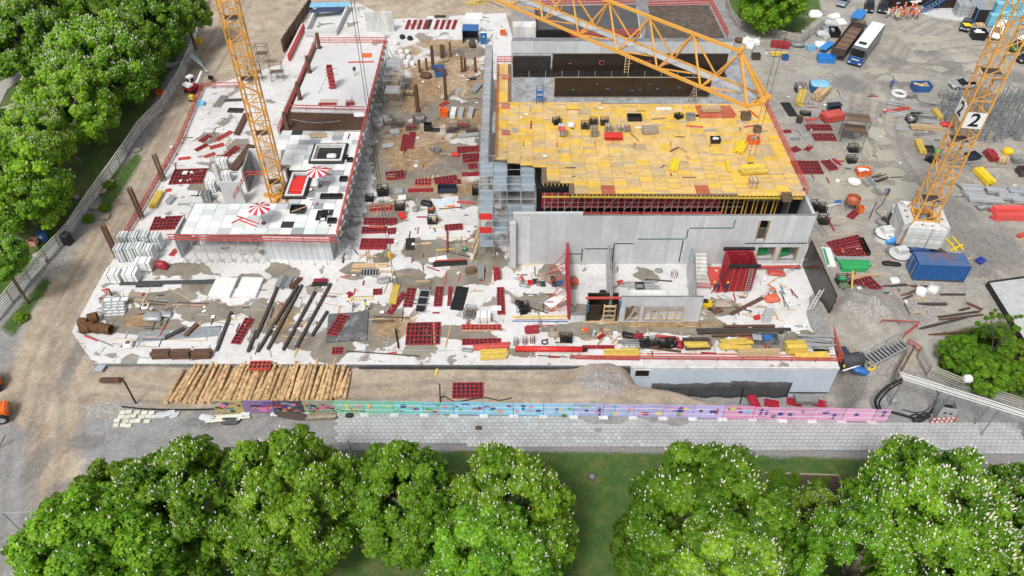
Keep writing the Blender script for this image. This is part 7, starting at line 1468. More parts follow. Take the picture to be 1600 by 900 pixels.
# logs, street side, fences, misc
bark2=mat('log_wood',(.62,.43,.23),.85,.3,2.2,objvar=.2,dirt=(.24,.125,.055),dirt_amt=.46,dscale=2.0,bump=.03)
endm=mat('log_end',(.62,.44,.25),.8,.2,5)
def weed(label,u,v,r):
 t=thing('weed',label,'plant',PG(u,v),rnd.uniform(0,6)); o=link('foliage',CROWNS[0][0],t,(0,0,r*.5)); o.scale=(r,r,r*.7); o['tone']=1.1; part(t,'stem',MB().tube((0,0,-.05),(0,0,r*.6),.04,5),M_bark)
def logs():
 n=74
 for i in range(n):
  f=i/(n-1); lay=(i*7)%3
  ub=262+f*276+rnd.uniform(-2,2); ut=296+f*254+rnd.uniform(-3,3)
  if i==0:ub,ut=260,287
  a=PG(ub,630+rnd.uniform(-3,2)-(6 if i>n-6 else 0)); b=PG(ut,572+rnd.uniform(-6,6)+(6 if i<12 else 0)+(12 if i>n-4 else 0))
  r0=rnd.uniform(.18,.26); up=r0+(.0 if i%2 or i==0 else .24)
  t=thing('log','peeled timber log in the long pile behind the painted hoarding' if 0<i<n-1 else('single log lying apart at the left end of the pile' if i==0 else 'last log at the right end of the pile'),'log',(a.x,a.y,a.z+up),0,'logs in the long pile')
  d=b-a; d.z+=rnd.uniform(-.05,.12)
  mb=MB(); prev=Vector((0,0,0)); K=5
  for k in range(K):
   q=d*((k+1)/K)+Vector((rnd.uniform(-.04,.04),0,rnd.uniform(-.03,.03))); mb.tube(prev,q,r0*(1-.06*k),8,r0*(1-.06*(k+1))); prev=q
  part(t,'trunk',mb,bark2,smooth=False); part(t,'cut_end',MB().tube(-d.normalized()*.02,d.normalized()*.02,r0*.96,8),endm)
logs()
for i in range(18):
 u=192+(i%5)*11+rnd.uniform(-2,2)-(i//5)*4; v=645+(i//5)*7+rnd.uniform(-1,1)
 sheet('pale stone slab in the loose heap at the left end of the hoarding',u-4,v,u+5,v-.5,.42,G,mat('pale_stone',(.62,.62,.52),.8,.1),.14,group='pale stone slabs',name='stone_slab',cat='stone')
for i in range(10):
 u=240+i*4+rnd.uniform(-2,2); v=646+rnd.uniform(-3,8); sheet('grey stone slab between the pale slabs and the planks',u-6,v,u+6,v-2+rnd.uniform(-2,2),.4,G,M_conc,.14,group='grey stone slabs',name='stone_slab',cat='stone')
for i in range(8):plank('whitish plank in the messy pile at the left end of the hoarding',322+rnd.uniform(-4,6),651+i*1.6,380+rnd.uniform(-8,12),648+i*1.2+rnd.uniform(-2,3),G,.22,.08,mat('plank_whitish',(.68,.66,.55),.8,.15),group='whitish planks',up=.04*i)
mound('dark plastic heap beside the whitish planks',360,660,2.0,.8,.35,M_char,G,5,'plastic_heap','heap',.6); mound('grey stone heap left of the whitish planks',325,655,1.8,.8,.4,M_conc,G,2,'stone_heap','heap',.5)
bundle('pale boards stacked at the hoarding foot',480,654,525,652,4,2,.16,G,M_woodg,name='board_stack',cat='boards'); mound('dark dirt heap left of the pale boards',455,650,4.0,.9,.3,mat('soil_dark',(.08,.06,.05),.95),G,5,'soil_heap','heap',.6); mound('black bag at the hoarding foot',546,651,.9,.5,.4,M_black,G,1,'sack','bag')
weed('white flowering weed on the street',470,675,.7); weed('small green weed at the hoarding foot',881,649,.35)
panel('red ribbed panel lying on the gravel behind the hoarding',707,611,755,610,2.1,G,grid=3); plank('yellow timber leaning at the front slab edge',681,587,687,559,G,.25,.15,M_yel); plank('thin grey batten on the gravel by the yellow timber',708,568,714,585,G,.08,.06)
pole('black lamp pole behind the blue hoarding',688,629,687,600,G,.07,M_black,0,1.9,'post','post'); pole('black lamp pole at the dirt corner left of the logs',213,631,193,594,G,.09,M_black,0,3.4,'lamp_post','lamp post'); bundle('brown timber pack behind the left lamp pole',160,597,190,596,3,2,.18,G,M_rust); plank('raw timber by the brown timber pack',172,592,194,591,G,.2,.12)
cable('thick black cable along the ground left of the hoarding',[(190,636),(230,640),(290,641),(335,640)],.09,M_black,G); cable('black cable looping behind the blue hoarding',[(688,622),(695,620),(712,628),(740,624),(760,622),(780,626),(800,622)],.06,M_black,G)
for i,(u,v)in enumerate(((1180,634),(1205,632),(1240,630),(1280,632))):panel('crimson steel tray in the pit behind the pink hoarding, %s'%('first','second','third','fourth')[i],u-11,v-3,u+12,v+1,1.0,G,m=mat('tray_crimson',(.33,.01,.03),.5),face=mat('tray_crimson',(.33,.01,.03),.5),grid=0,nr=2)
sheet('grey concrete block on the crimson trays',1240,628,1274,628,1.1,G,M_concd,.5,up=.3); pole('black post in front of the dark membrane',1156,632,1162,606,G,.07,M_black,0,2.3)
def mesh_fence(label,u0,v0,u1,v1,h=1.9):
 a,b=PG(u0,v0),PG(u1,v1); t=thing('mesh_fence',label,'fence',a,head(a,b)); L_=(b-a).length; n=max(1,round(L_/3.2))
 for k in range(n+1):bar_obj(t,'post',(L_*k/n,0,0),(L_*k/n,0,h),.06,M_galvd,tube=True); link('foot',box_me('foot',(.25,.7,.15),M_concd,.02),t,(L_*k/n,0,.075))
 for z in(.15,h*.5,h-.05):bar_obj(t,'rail',(0,0,z),(L_,0,z),.05,M_galvd,tube=True)
 m_=MB()
 for k in range(int(L_/.22)):m_.bar((k*.22,0,.15),(k*.22,0,h),.012)
 part(t,'mesh',m_,M_galvd)['kind']='stuff'
mesh_fence('grey mesh fence crossing the lawn left of the slim chestnut',549,705,578,745); mesh_fence('grey mesh fence along the gravel strip at left',513,712,549,706); mesh_fence('grey mesh fence at the bottom edge between chestnuts',655,868,680,915)
bd=mat('bed_soil',(.09,.06,.045),.95,.4,4)
t=thing('planted_bed','planted bed with pale timber edging between chestnuts','plant bed',PG(1255,768)); o0=Vector(t.location); c=[PG(u,v)-o0 for u,v in((1195,740),(1310,744),(1322,792),(1198,790))]
part(t,'soil',MB().prism([(p.x,p.y)for p in c],-.05,.06),bd)
for i in range(4):bar_obj(t,'edging',c[i]+Vector((0,0,.1)),c[(i+1)%4]+Vector((0,0,.1)),.12,M_woodg,.25)
for i in range(16):p=c[0].lerp(c[1],rnd.random()).lerp(c[3].lerp(c[2],rnd.random()),rnd.random()*.7); o=link('bush',CROWNS[i%4][0],t,(p.x,p.y,.3),rnd.uniform(0,6)); s_=rnd.uniform(.4,.75); o.scale=(s_,s_,s_*.8); o['tone']=.7
for i,(p_,)in enumerate((([(-20,152),(0,128),(30,112),(36,122),(12,140),(0,165)],),([(-30,178),(30,160),(48,158),(50,168),(20,174),(-30,190)],),([(180,36),(200,14),(206,20),(190,40)],))):
 q=[(PG(u,v).x,PG(u,v).y)for u,v in p_]; z_=max(gz(*a)for a in q); struct('path',MB().prism(q,z_-.4,z_+.02),mat('path_gravel',(.36,.33,.31),.9,.15,2))
t=thing('drum','blue drum standing behind the rail fence in the park','drum',PG(69,374)); part(t,'body',MB().lathe([(.5,0),(.55,.4),(.55,.9),(.5,1.2)],16),M_bluec); part(t,'lid',MB().lathe([(.45,1.2),(.45,1.25),(.1,1.27)],16),M_bluep); part(t,'label',MB().box((.1,-.53,.8),(.3,.1,.35)),M_white)
t=thing('black_bin','tall black box bin at the rail fence','bin',PG(107,380),-.3); part(t,'body',bevel_mesh(MB().box((0,0,.75),(1.2,1.0,1.5)).mesh('body',M_black),.05),None); part(t,'lid',bevel_mesh(MB().box((0,0,1.55),(1.25,1.05,.12)).mesh('lid',M_char),.03),None)
for lab,u,v,sx_,m_ in(('yellow bin beside the upper rail fence',311,68,1.1,mat('bin_yellow',(.8,.6,.02),.4)),('orange crate under the park trees',251,149,.9,M_orange),('pink white bag by the fence in the park',54,382,.8,mat('pinkish',(.7,.35,.25),.7)),('light blue tub at the round island fence',1266,78,1.3,M_bluel),('blue barrel half on the gravel by the red beams',1226,93,.9,M_bluec)):tub(lab,u,v,sx_,.8,.8,m_,s=G,name='bin',cat='bin')
for i in range(12):
 y0=i*.9; cable('grey blue cable in the bundle crossing the rail fence by the excavator',[(250+rnd.uniform(-3,5),96+y0),(268,98+y0*.6),(286,95-y0*.1),(296,84+y0*.5),(310,92+y0*.7),(318+i*.3,104+y0*.4),(322+i*.4,112)],.075,mat('cable_grey_blue',(.40,.46,.52),.5,.15),G,ups=[.2,.4,1.0,2.0,1.2,.4,.1])['group']='cables crossing the fence'
cable('dark hose curving through the park grass',[(78,358),(90,354),(102,362)],.06,M_black,G,'hose','hose'); cable('thin dark pipe below the plank wall',[(62,380),(60,400),(45,420),(30,440)],.07,M_black,G,'hose','hose')
for i,(a,b,c_,d)in enumerate(((117,245,130,252),(107,265,123,272),(74,305,92,312),(108,308,112,318),(52,345,64,356),(25,380,38,386),(63,333,74,340))):plank('timber stake prop in the park grass, %s'%('topmost','second','third','short upright','by the blue drum','lowest','among white stones')[i],a,b,c_,d,G,.14,.1,M_woodg,'stake',cat='stake')
for i,(u,v)in enumerate(((78,336),(83,338),(120,310),(57,400),(70,408),(160,300),(172,285),(150,325),(165,340),(215,235))):mound('pale boulder by the rail fence and track edge, %s'%('by a stake','beside the first','near the short stake','below the drum','rubble below the drum','on the track bank','higher on the bank','lower on the bank','lowest on the bank','at the fence bend')[i],u,v,.9+(i>4)*.4,.7+(i>4)*.3,.4,mat('boulder',(.30,.26,.21),.9,.25,bump=.05),G,i,'boulder','stone',.4)
for i,(u,v)in enumerate(((165,328),(35,500),(170,293),(140,345))):weed('bright green weed clump beside the dirt track, %s'%('largest','lowest at the corner','high on the bank','near the bin')[i],u,v,.75)
t=thing('street_sign','grey sign on a bent pole over the street at lower left','sign',PG(37,834)); bar_obj(t,'pole',(0,0,0),(-.6,.3,3.2),.1,M_galvd,tube=True); bar_obj(t,'arm',(-.6,.3,3.2),(2.0,.3,3.4),.09,M_galv,tube=True); link('base',box_me('base',(.7,.5,.12),M_black,.02),t,(0,0,.06))
t=thing('street_bollard','dark pole stub at the left picture edge on the street','pole',PG(-2,700)); bar_obj(t,'pole',(0,0,0),(1.2,.4,1.6),.1,M_dsteel,tube=True)
# right front corner: stair bridge, timber wall, gantry, cabinet
def bridge():
 a=P(1346,570,ZS+.1); b=PG(1412,538,.3); d=Vector((b.x-a.x,b.y-a.y,b.z-a.z)); t=thing('metal_stair','grey metal stair bridge with barred treads at the right slab corner','stair',a,head(a,b)); L_=math.hypot(d.x,d.y); n=13; W_=1.5
 for y in(-W_/2,W_/2):
  bar_obj(t,'stringer',(0,y,.1),(L_,y,d.z+.1),.1,M_galv,.25)
  bar_obj(t,'handrail',(0,y,1.1),(L_,y,d.z+1.1),.06,M_galv,tube=True)if y>0 else None
 for k in range(n):x=L_*(k+.5)/n; link('tread',box_me('tread',(L_/n*.62,W_-.12,.05),M_galvd),t,(x,0,.12+d.z*(k+.5)/n))
 part(t,'under_sheet',MB().bar((0,0,-.1),(L_,0,d.z-.1),W_*.9,.04),M_black)
 for k in range(4):x=L_*k/3; bar_obj(t,'post',(x,W_/2,d.z*k/3),(x,W_/2,d.z*k/3+1.1),.06,M_galv)
bridge()
railing('red rail at the top of the metal stair',[PG(1410,530),PG(1432,512)],1.1,2,1.5); railing('long dark red rail across the rubble above the metal stair',[PG(1374,508),PG(1430,511)],.9,1,2.4); railing('red rail beside the grey rail fence end',[PG(1416,540),PG(1434,552)],1.1,2,1.5)
t=thing('drain_pipe','fat black ribbed drain pipe between slab corner and metal stair','pipe',P(1317,566,ZS+.2)); q=P(1346,562,ZS+.2)-Vector(t.location); part(t,'tube',MB().tube((0,0,.2),q+Vector((0,0,.2)),.75,14),M_char,smooth=True)
for k in range(6):part(t,'rib',MB().tube(q*(k/6+.05)+Vector((0,0,.2)),q*(k/6+.1)+Vector((0,0,.2)),.8,14),M_char)
sheet('dark blue board behind the fat black pipe',1312,551,1326,550,1.6,'s',mat('navy_board',(.03,.04,.07),.5),.1); sheet('plywood board behind the fat black pipe',1328,552,1340,551,1.2,'s',M_woodg,.1)
mound('bright blue sack in the rubble below the stair',1345,582,1.8,1.0,.6,M_bluec,G,4,'sack','bag',.5); t=thing('hose_ring','yellow hose ring in the rubble below the stair','hose',PG(1358,575)); part(t,'ring',MB().path([(.5*math.cos(a*.6),.5*math.sin(a*.6),.15+.01*a)for a in range(22)],.1,6),mat('hose_yellow',(.75,.5,.03),.5)); pole('white pipe slanting from the slab corner into the rubble',1317,580,1360,566,'s',.09,M_white,0,.0); plank('yellow wedge at the slab corner',1318,573,1332,571,'s',.3,.2,M_yel)
t=thing('timber_shoring','pale timber shoring wall at the right of the pit','shoring wall',PG(1393,600)); o0=Vector(t.location); a,b=Vector((0,0,0)),PG(1412,566)-o0
for k in range(7):p,q=a.lerp(b,k/7),a.lerp(b,(k+.92)/7); bar_obj(t,'board',p+Vector((0,0,1.2)),q+Vector((0,0,1.2)),.15,M_wood,2.4)
for p in(a,a.lerp(b,.5),b):bar_obj(t,'post',p+Vector((.2,0,0)),p+Vector((.2,0,2.8)),.2,M_woodb)
bar_obj(t,'cap',a+Vector((0,0,2.5)),b+Vector((0,0,2.5)),.25,M_woodg,.12)
t=thing('pipe_gantry','long white twin pipe gantry crossing above the right fence','gantry',PG(1408,634)); o0=Vector(t.location); zt=4.2; A=P(1410,592,zt)-o0; B=P(1640,664,zt)-o0
for k in range(4):bar_obj(t,'pipe',A+Vector((0,k*.28,.05*(k%2))),B+Vector((0,k*.28,.05*(k%2))),.1,M_white,tube=True)
for f in(0,.33,.66,1):p=A.lerp(B,f); bar_obj(t,'trestle_post',Vector((p.x,p.y-.2,0)),p+Vector((0,-.2,0)),.1,M_galvd); bar_obj(t,'trestle_post',Vector((p.x,p.y+1.2,0)),p+Vector((0,1.0,0)),.1,M_galvd); bar_obj(t,'trestle_cap',p+Vector((0,-.4,-.06)),p+Vector((0,1.2,-.06)),.1,M_galvd)
for z in(1,2,3):bar_obj(t,'trestle_tie',Vector((A.x,A.y-.2,z)),Vector((A.x,A.y+1.1,z+.6)),.06,M_galvd)
cable('fat black cable rising to the white pipe gantry',[(1372,640),(1368,625),(1385,605),(1410,592)],.16,M_black,G,ups=[.3,1.6,3.2,4.2]); cable('second black cable rising beside the fat one',[(1376,638),(1374,628),(1388,610),(1409,597)],.1,M_black,G,ups=[.3,1.4,3.0,4.0]); cable('black cables along the ground to the grey cabinet',[(1392,645),(1410,650),(1430,655),(1448,650),(1458,640)],.14,M_black,G); cable('thin cable loop by the grey cabinet',[(1410,640),(1430,645),(1450,640),(1465,620),(1462,608)],.06,M_black,G)
cable('upper loop of the black cable tangle at the cabinet foot',[(1420,652),(1432,648),(1444,655),(1436,660),(1424,657)],.1,M_black,G); cable('lower loop of the black cable tangle at the cabinet foot',[(1426,660),(1440,657),(1452,652),(1446,646),(1432,652)],.1,M_black,G); mound('white valve cluster at the fence end',1394,628,1.2,.8,.7,M_galv,G,3,'valve_cluster','valves',.6)
t=thing('power_cabinet','light grey power cabinet with open top at the right fence','cabinet',PG(1470,652),-.2)
for i in(-1,1):link('side',box_me('cabinet_side',(1.5,.06,2.2),M_galv,.01),t,(0,i*.6,1.2)); link('side',box_me('cabinet_end',(.06,1.13,2.2),M_galv,.01),t,(i*.72,0,1.2))
link('shelf',box_me('shelf',(1.35,1.1,.05),M_black),t,(0,0,1.5))
for x in(-.25,.3):link('hatch',box_me('hatch',(.3,.03,.25),M_dsteel),t,(x,-.645,1.5))
for i in(-1,1):
 for j in(-1,1):bar_obj(t,'leg',(i*.68,j*.55,0),(i*.68,j*.55,.2),.12,M_dsteel)
t=thing('warning_barrier','red and white striped barrier boards around the grey cabinet','barrier',PG(1453,663),.06)
for z in(.35,.85):
 for k in range(10):link('stripe',box_me('stripe',(.245,.05,.22),M_redb if k%2 else M_white),t,(.12+k*.25,0,z))
for x in(0,1.25,2.5):bar_obj(t,'post',(x,.06,0),(x,.06,1.1),.07,M_redb)
for k in range(8):link('stripe',box_me('stripe_side',(.05,.3,.22),M_redb if k%2 else M_white),t,(2.55,.2+k*.3,.6))
t=thing('cctv_mast','white camera head on a thin leaning pole at the right fence','camera mast',PG(1480,640)); bar_obj(t,'pole',(0,0,0),(.3,.3,4.5),.09,M_galvd,tube=True); part(t,'head',lump_mesh('head',M_white,3,.9,.7,.7,.2),None,(.35,.3,4.4)); bar_obj(t,'arm',(.3,.3,3.5),(1.2,.2,3.3),.06,M_galv)
def bare_tree():
 b=PG(1535,575); t=thing('bare_tree','half bare tree with thin twigs above the right shrubs','tree',b); r=random.Random(9)
 tips=[]; mb=MB()
 def br(p,d,L_,rad,k):
  q=p+d*L_; mb.tube(p,q,rad,5,rad*.7)
  if k==0:tips.append(q); return
  for _ in range(3):br(q,(d+Vector((r.uniform(-.7,.7),r.uniform(-.7,.7),r.uniform(-.1,.5)))).normalized(),L_*r.uniform(.6,.85),rad*.62,k-1)
 br(Vector((0,0,0)),Vector((.05,.1,1)),2.4,.14,4)
 part(t,'trunk',mb,M_bark)
 me=CROWNS[2][0]
 for i in range(26):q=tips[i*3%len(tips)]; o=link('leaf_clump',me,t,q,r.uniform(0,6)); s_=r.uniform(.18,.32); o.scale=(s_,s_,s_); o['tone']=.95
bare_tree()
t=thing('plate_stack','large pale marbled concrete plates with dark edge at the right','plates',PG(1590,500)); o0=Vector(t.location); c=[PG(u,v)-o0 for u,v in((1540,447),(1660,430),(1680,520),(1600,545))]
for k in range(3):part(t,'plate',MB().prism([(p.x*(1-.01*k),p.y*(1-.01*k))for p in c],.1+k*.2,.27+k*.2),mat('marbled_plate',(.50,.52,.51),.7,.25,.9,dirt=(.2,.22,.22),dirt_amt=.4,dscale=.9))
for i in range(4):bar_obj(t,'edge_rail',c[i]+Vector((0,0,.4)),c[(i+1)%4]+Vector((0,0,.4)),.12,M_black,.75)
# right yard: scaffolding store, pipes, boxes
def scaffold_forest():
 rr=random.Random(4); sg=mat('store_steel',(.2,.215,.23),.5,.4,2)
 for j in range(7):
  for i in range(11):
   u=1470+i*13+j*3+rr.uniform(-4,4); v=156+j*10.5+rr.uniform(-3,3)
   if u>1612:continue
   t=thing('scaffold_bay','grey scaffold frame standing in the dense store behind crane 2','scaffold frame',PG(u,v),rr.uniform(-.5,.5),'scaffold frames in the store'); w_,h=rr.uniform(.8,1.4),rr.uniform(1.6,2.4)
   for x in(0,w_):bar_obj(t,'upright',(x,0,0),(x,0,h),.1,sg,tube=True); bar_obj(t,'upright',(x,.9,0),(x,.9,h),.1,sg,tube=True)
   for z in(.15,h*.55,h*.9):bar_obj(t,'crosspiece',(0,0,z),(w_,0,z),.08,sg,tube=True); bar_obj(t,'crosspiece',(0,.9,z),(w_,.9,z),.08,sg,tube=True); bar_obj(t,'crosspiece',(0,0,z),(0,.9,z),.08,sg,tube=True)
scaffold_forest()
FP=[(1400,163,2.6,1.2,.5,M_galv,'silver tube pile beside the white ring'),(1402,172,4.4,.5,.3,M_redp,'red tube pile below the white ring'),(1402,179,2.8,.9,.3,M_galv,'silver tubes under the red ones'),(1440,175,3.0,1.2,.4,M_galv,'silver tube pile mid row'),(1462,167,4.5,1.0,.5,M_galvd,'grey tube pile running to the frames'),(1450,186,3.0,1.3,.5,M_galvd,'grey tube pile by the wooden boards'),(1485,182,2.5,1.5,.6,M_galv,'silver couplers near the crane mast'),(1408,202,2.0,1.4,.5,M_galv,'silver pile below the red one'),(1432,182,1.6,2.6,.6,M_dsteel,'dark tangle pile mid row'),(1455,192,3.4,1.0,.4,M_galv,'silver tubes above the timber'),(1445,210,3.0,.8,.3,M_galvd,'grey tubes under the long timber')]
for u,v,sx_,sy,h,m_,l in FP:frame_pile(l,u,v,sx_,sy,h,m_,12,G,rnd.uniform(-.4,.3))
t=thing('tyre_ring','white ring tyre at the head of the tube piles','ring',PG(1404,149)); part(t,'ring',MB().path([(1.0*math.cos(a*math.pi/8),1.0*math.sin(a*math.pi/8),.3)for a in range(17)],.3,8),M_bag,smooth=True)
crate('grey lidded crate by the blue skip',1422,152,1.6,1.0,.6,.1,G,M_galvd,M_woodg); crate('grey box near the scaffold store',1490,156,2.0,1.2,1.0,.1,G,M_galvd,M_galvd); crate('white engine crate in the tube piles',1422,190,1.2,1.2,1.0,.1,G,M_black,M_white); bundle('yellow beam pack in the tube piles',1459,173,1469,188,4,2,.22,G,M_yel); bundle('long pale timber by the tube piles',1420,201,1470,203,4,2,.24,G,M_wood); mound('red net heap by the long timber',1478,197,2.0,1.0,.5,M_redb,G,2,'netting','net',.6)
tub('blue skip full of boards and pink sheets',1437,141,2.6,1.6,1.2,M_bluec,0,G,fill=M_wood,name='skip',cat='skip')
crate('dark junction crate near the crane mast',1455,251,1.6,1.2,.9,.6,G,M_black,M_black); bundle('yellow and red beam pack above the dark crate',1433,222,1441,241,4,2,.25,G,M_yel); black_box('dark box beside the dark crate',1450,236,1.3,1.0,.7,G,M_dsteel); mound('green hose heap by the mast',1464,238,1.0,.8,.4,M_green,G,5,'hose_heap','hose',.6)
tub('black tarpaulin tub right of the mast',1518,247,1.8,1.3,.6,mat('navy_black',(.02,.025,.045),.5),.3,G); frame_pile('grey tubes between mast and yellow winch',1500,252,3.0,1.4,.4,M_galvd,10,G); bundle('dark red steel pack near the yellow winch',1541,240,1553,254,3,2,.4,G,M_red,name='steel_bundle',cat='steel bundle'); stack('wooden crate stack by the yellow winch',1564,254,1.3,.9,3,.3,M_wood,s=G); mound('yellow winch machine on the gravel',1573,240,1.5,1.2,.9,mat('machine_yellow',(.75,.52,.02),.4),G,3,'winch','machine',.3); crate('grey cage by the right edge, upper',1588,253,1.5,1.2,.9,0,G,M_galvd,M_galvd); black_box('dark equipment box at the right picture edge',1597,272,1.6,1.5,1.0,G,M_dsteel)
plank('long timber on the gravel at right, upper',1510,229,1540,227,G,.25,.12); plank('long timber kerb at right',1515,260,1600,264,G,.2,.15,M_woodg); bundle('long yellow beam pack on the open gravel',1525,268,1547,290,6,3,.22,G,mat('bright_yellow',(.75,.55,.02),.5))
for i,(u,v,sx_)in enumerate(((1516,296,3.6),(1520,305,3.8),(1555,300,4.0),(1590,302,3.5),(1548,315,4.2),(1575,310,4.0),(1528,313,3.0),(1595,315,3.0))):bundle('silver scaffold plank pack in the store at right, %s'%('first','second','third','fourth','fifth','sixth','seventh','eighth')[i],u-16,v-1,u+16,v+2,5,2,.24,G,M_galv,name='scaffold_plank_pack',cat='scaffold planks',tube=i%2==0)
ladder_flat('small grey frame left of the silver packs',1507,308,1518,318,G,.9,M_galv); crate('grey tray below the small frame',1534,326,1.5,1.0,.4,.2,G,M_galvd,M_galv)
for i,(v,l)in enumerate(((331,'rear'),(342,'front'))):
 t=thing('barrier_box','long salmon red plastic trough by the silver packs, %s'%l,'trough',PG(1573+i*2,v)); part(t,'body',bevel_mesh(MB().box((0,0,.45),(4.4,.9,.9),0,.92).mesh('body',mat('salmon_plastic',(.68,.09,.08),.45,.1)),.08,2),None); part(t,'foot',MB().box((-1.5,0,.05),(.5,1.2,.1)).box((1.5,0,.05),(.5,1.2,.1)),mat('salmon_plastic',(.68,.09,.08),.45,.1)); part(t,'end_lug',MB().box((-2.35,0,.4),(.3,.3,.4)),mat('salmon_plastic',(.68,.09,.08),.45,.1))
plank('red beam end at the right picture edge',1590,371,1606,366,G,.5,.4,M_redp); plank('short plank near the right picture edge',1586,375,1600,373,G,.15,.08)
for i,(a,b,c_,d)in enumerate(((1535,432,1545,447),(1566,437,1583,436),(1555,433,1563,442),(1510,405,1520,403),(1487,383,1490,380))):plank('loose batten on the gravel right of the container, %s'%('by the plates','yellow hook shape','thin grey','at the container end','by the ballast')[i],a,b,c_,d,G,.14,.08,(M_wood,M_yel,M_galvd,M_wood,M_wood)[i])
for i,(u,v,m_)in enumerate(((1273,25,M_white),(1302,29,M_white),(1296,40,M_conc),(1312,38,M_white),(1286,57,M_conc),(1293,50,M_galvd),(1245,72,M_galvd),(1283,73,M_white))):mound('heap of pale debris sacks by the green island, %s'%('white top','second white','grey mid','white right','grey lower','small grey','by the red beams','lowest white')[i],u,v,2.4,1.8,.9,m_,G,i,'debris_heap','debris',.6)
bundle('red beam stack below the green island',1204,72,1232,75,5,3,.28,G,M_red); bundle('yellow timber row below the red beam stack',1204,86,1230,86,5,1,.25,G,M_yel); black_box('tall black frame beside the lorry',1302,55,1.6,2.4,1.2,G)
for i,(u,v)in enumerate(((1166,68),(1180,70),(1171,76))):bag('white bulk bag right of the far roof, %s'%('left','right','front')[i],u,v,G,r=1.6,h=1.1,seed=i)
mound('brown scrap left of the white bulk bags',1156,66,2.0,1.2,.7,M_rust,G,2,'scrap_heap','scrap',.6); tub('dark crate near the jib tip on the ground',1180,92,1.3,1.0,.9,M_dsteel,s=G)
# vehicles
def paint(n,c):return mat('paint_'+n,c,.25,.05,1,objvar=0)
def wheel(t,x,y,r=.34,w=.24):
 o=part(t,'wheel',cmesh(('wh',r,w),lambda:MB().tube((0,-w/2,0),(0,w/2,0),r,16).mesh('wheel',M_tyre,False)),None,(x,y,r)); part(o,'rim',cmesh(('rim',r,w),lambda:MB().tube((0,-w/2-.01,0),(0,w/2+.01,0),r*.6,10).mesh('rim',M_galv)),None)
def loft(secs):
 b=MB(); n=len(secs[0]); vs=[p for s in secs for p in s]; fs=[(k*n+i,k*n+(i+1)%n,(k+1)*n+(i+1)%n,(k+1)*n+i)for k in range(len(secs)-1)for i in range(n)]
 return b.add(vs,fs+[tuple(reversed(range(n))),tuple(range((len(secs)-1)*n,len(secs)*n))])
def car(label,u0,v0,u1,v1,m,van=0,band=None,L_=None,name='car',cat='car',group=None):
 """front at first pixel, rear at the second"""
 a,b=PG(u0,v0),PG(u1,v1); c=(a+b)/2; L_=L_ or(5.2 if van else 4.5); W=1.95 if van else 1.8; H_=2.1 if van else 1.48
 t=thing(name,label,cat,(c.x,c.y,gz(c.x,c.y)),math.atan2(a.y-b.y,a.x-b.x),group); h=L_/2; w=W/2
 def sec(x,zb,zt,wb,wt):return[(x,-wb,zb),(x,wb,zb),(x,wb*1.0,(zb+zt)/2),(x,wt,zt),(x,-wt,zt),(x,-wb,(zb+zt)/2)]
 if van:S=[sec(-h,.4,1.0,w*.95,w*.92),sec(-h+.1,.3,1.1,w,w*.96),sec(h-1.1,.3,1.1,w,w*.96),sec(h-.2,.3,.95,w*.95,w*.85),sec(h,.4,.75,w*.85,w*.75)]
 else:S=[sec(-h,.4,.8,w*.85,w*.8),sec(-h+.2,.28,.92,w*.97,w*.9),sec(-h+1.2,.25,.95,w,w*.93),sec(h-1.4,.25,.93,w,w*.92),sec(h-.3,.28,.8,w*.95,w*.82),sec(h,.38,.65,w*.8,w*.7)]
 part(t,'body',fixn(loft(S).mesh('body',band or m,True)),None)
 x0,x1=(-h+.08,h-.95)if van else(-h+.35,h-1.25); zt=H_; zb=1.06 if van else .9; r0,r1=(x0+.06,x1-.75)if van else(x0+.7,x1-.8); wr=w*(.86 if van else .72)
 gl=[[(x0,-w*.9,zb),(x0,w*.9,zb),(r0,wr,zt-.05),(r0,-wr,zt-.05)],[(x1,-w*.9,zb),(x1,w*.9,zb),(r1,wr,zt-.05),(r1,-wr,zt-.05)]]
 part(t,'cabin',fixn(loft(gl).mesh('cabin',m if van else M_glass)),None)
 part(t,'roof',bevel_mesh(MB().box(((r0+r1)/2,0,zt-.02),(r1-r0+.05,wr*2.02,.1)).mesh('roof',m),.04),None)
 d=Vector((x1-r1,0,zb-zt)); ws=MB().add([(x1+.0,-w*.82,zb+.06),(x1,w*.82,zb+.06),(r1+.1,wr*.9,zt-.12),(r1+.1,-wr*.9,zt-.12)],[(0,1,2,3)]); ws.v=[(x+.03,y,z+.02)for x,y,z in ws.v]; part(t,'windscreen',ws,M_glass)
 for s in(-1,1):
  if van:part(t,'side_window',MB().add([(r1-.9,s*w*.93,zb+.2),(x1-.35,s*w*.93,zb+.2),(r1-.05,s*w*.885,zt-.25),(r1-.9,s*w*.885,zt-.25)],[(0,1,2,3)]),M_glass)
  part(t,'headlight',MB().box((h-.12,s*w*.62,.68),(.22,.35,.14)),M_white); part(t,'tail_light',MB().box((-h+.06,s*w*.7,.78),(.1,.25,.16)),M_redb); part(t,'mirror',MB().box((x1-.25,s*(w+.1),zb+.08),(.14,.2,.13)),M_black)
  wheel(t,h-.85,s*(w-.1)); wheel(t,-h+.85,s*(w-.1))
 part(t,'bonnet',MB().add([(h-.3,-w*.7,.83),(h-.3,w*.7,.83),(x1+.05,w*.8,.96),(x1+.05,-w*.8,.96)],[(0,1,2,3)]),m)if not van else None
 return t
car('silver estate car parked by the scaffold store',1482,137,1528,136,paint('silver',(.30,.31,.31)),L_=4.7); car('grey blue car at the top edge left of the black cars',1312,12,1322,0,paint('greyblue',(.20,.25,.31))); car('left of the two black cars near the workers',1356,22,1358,7,paint('black',(.012,.012,.014))); car('right of the two black cars, beside the orange vests',1377,23,1380,8,paint('black',(.012,.012,.014)))
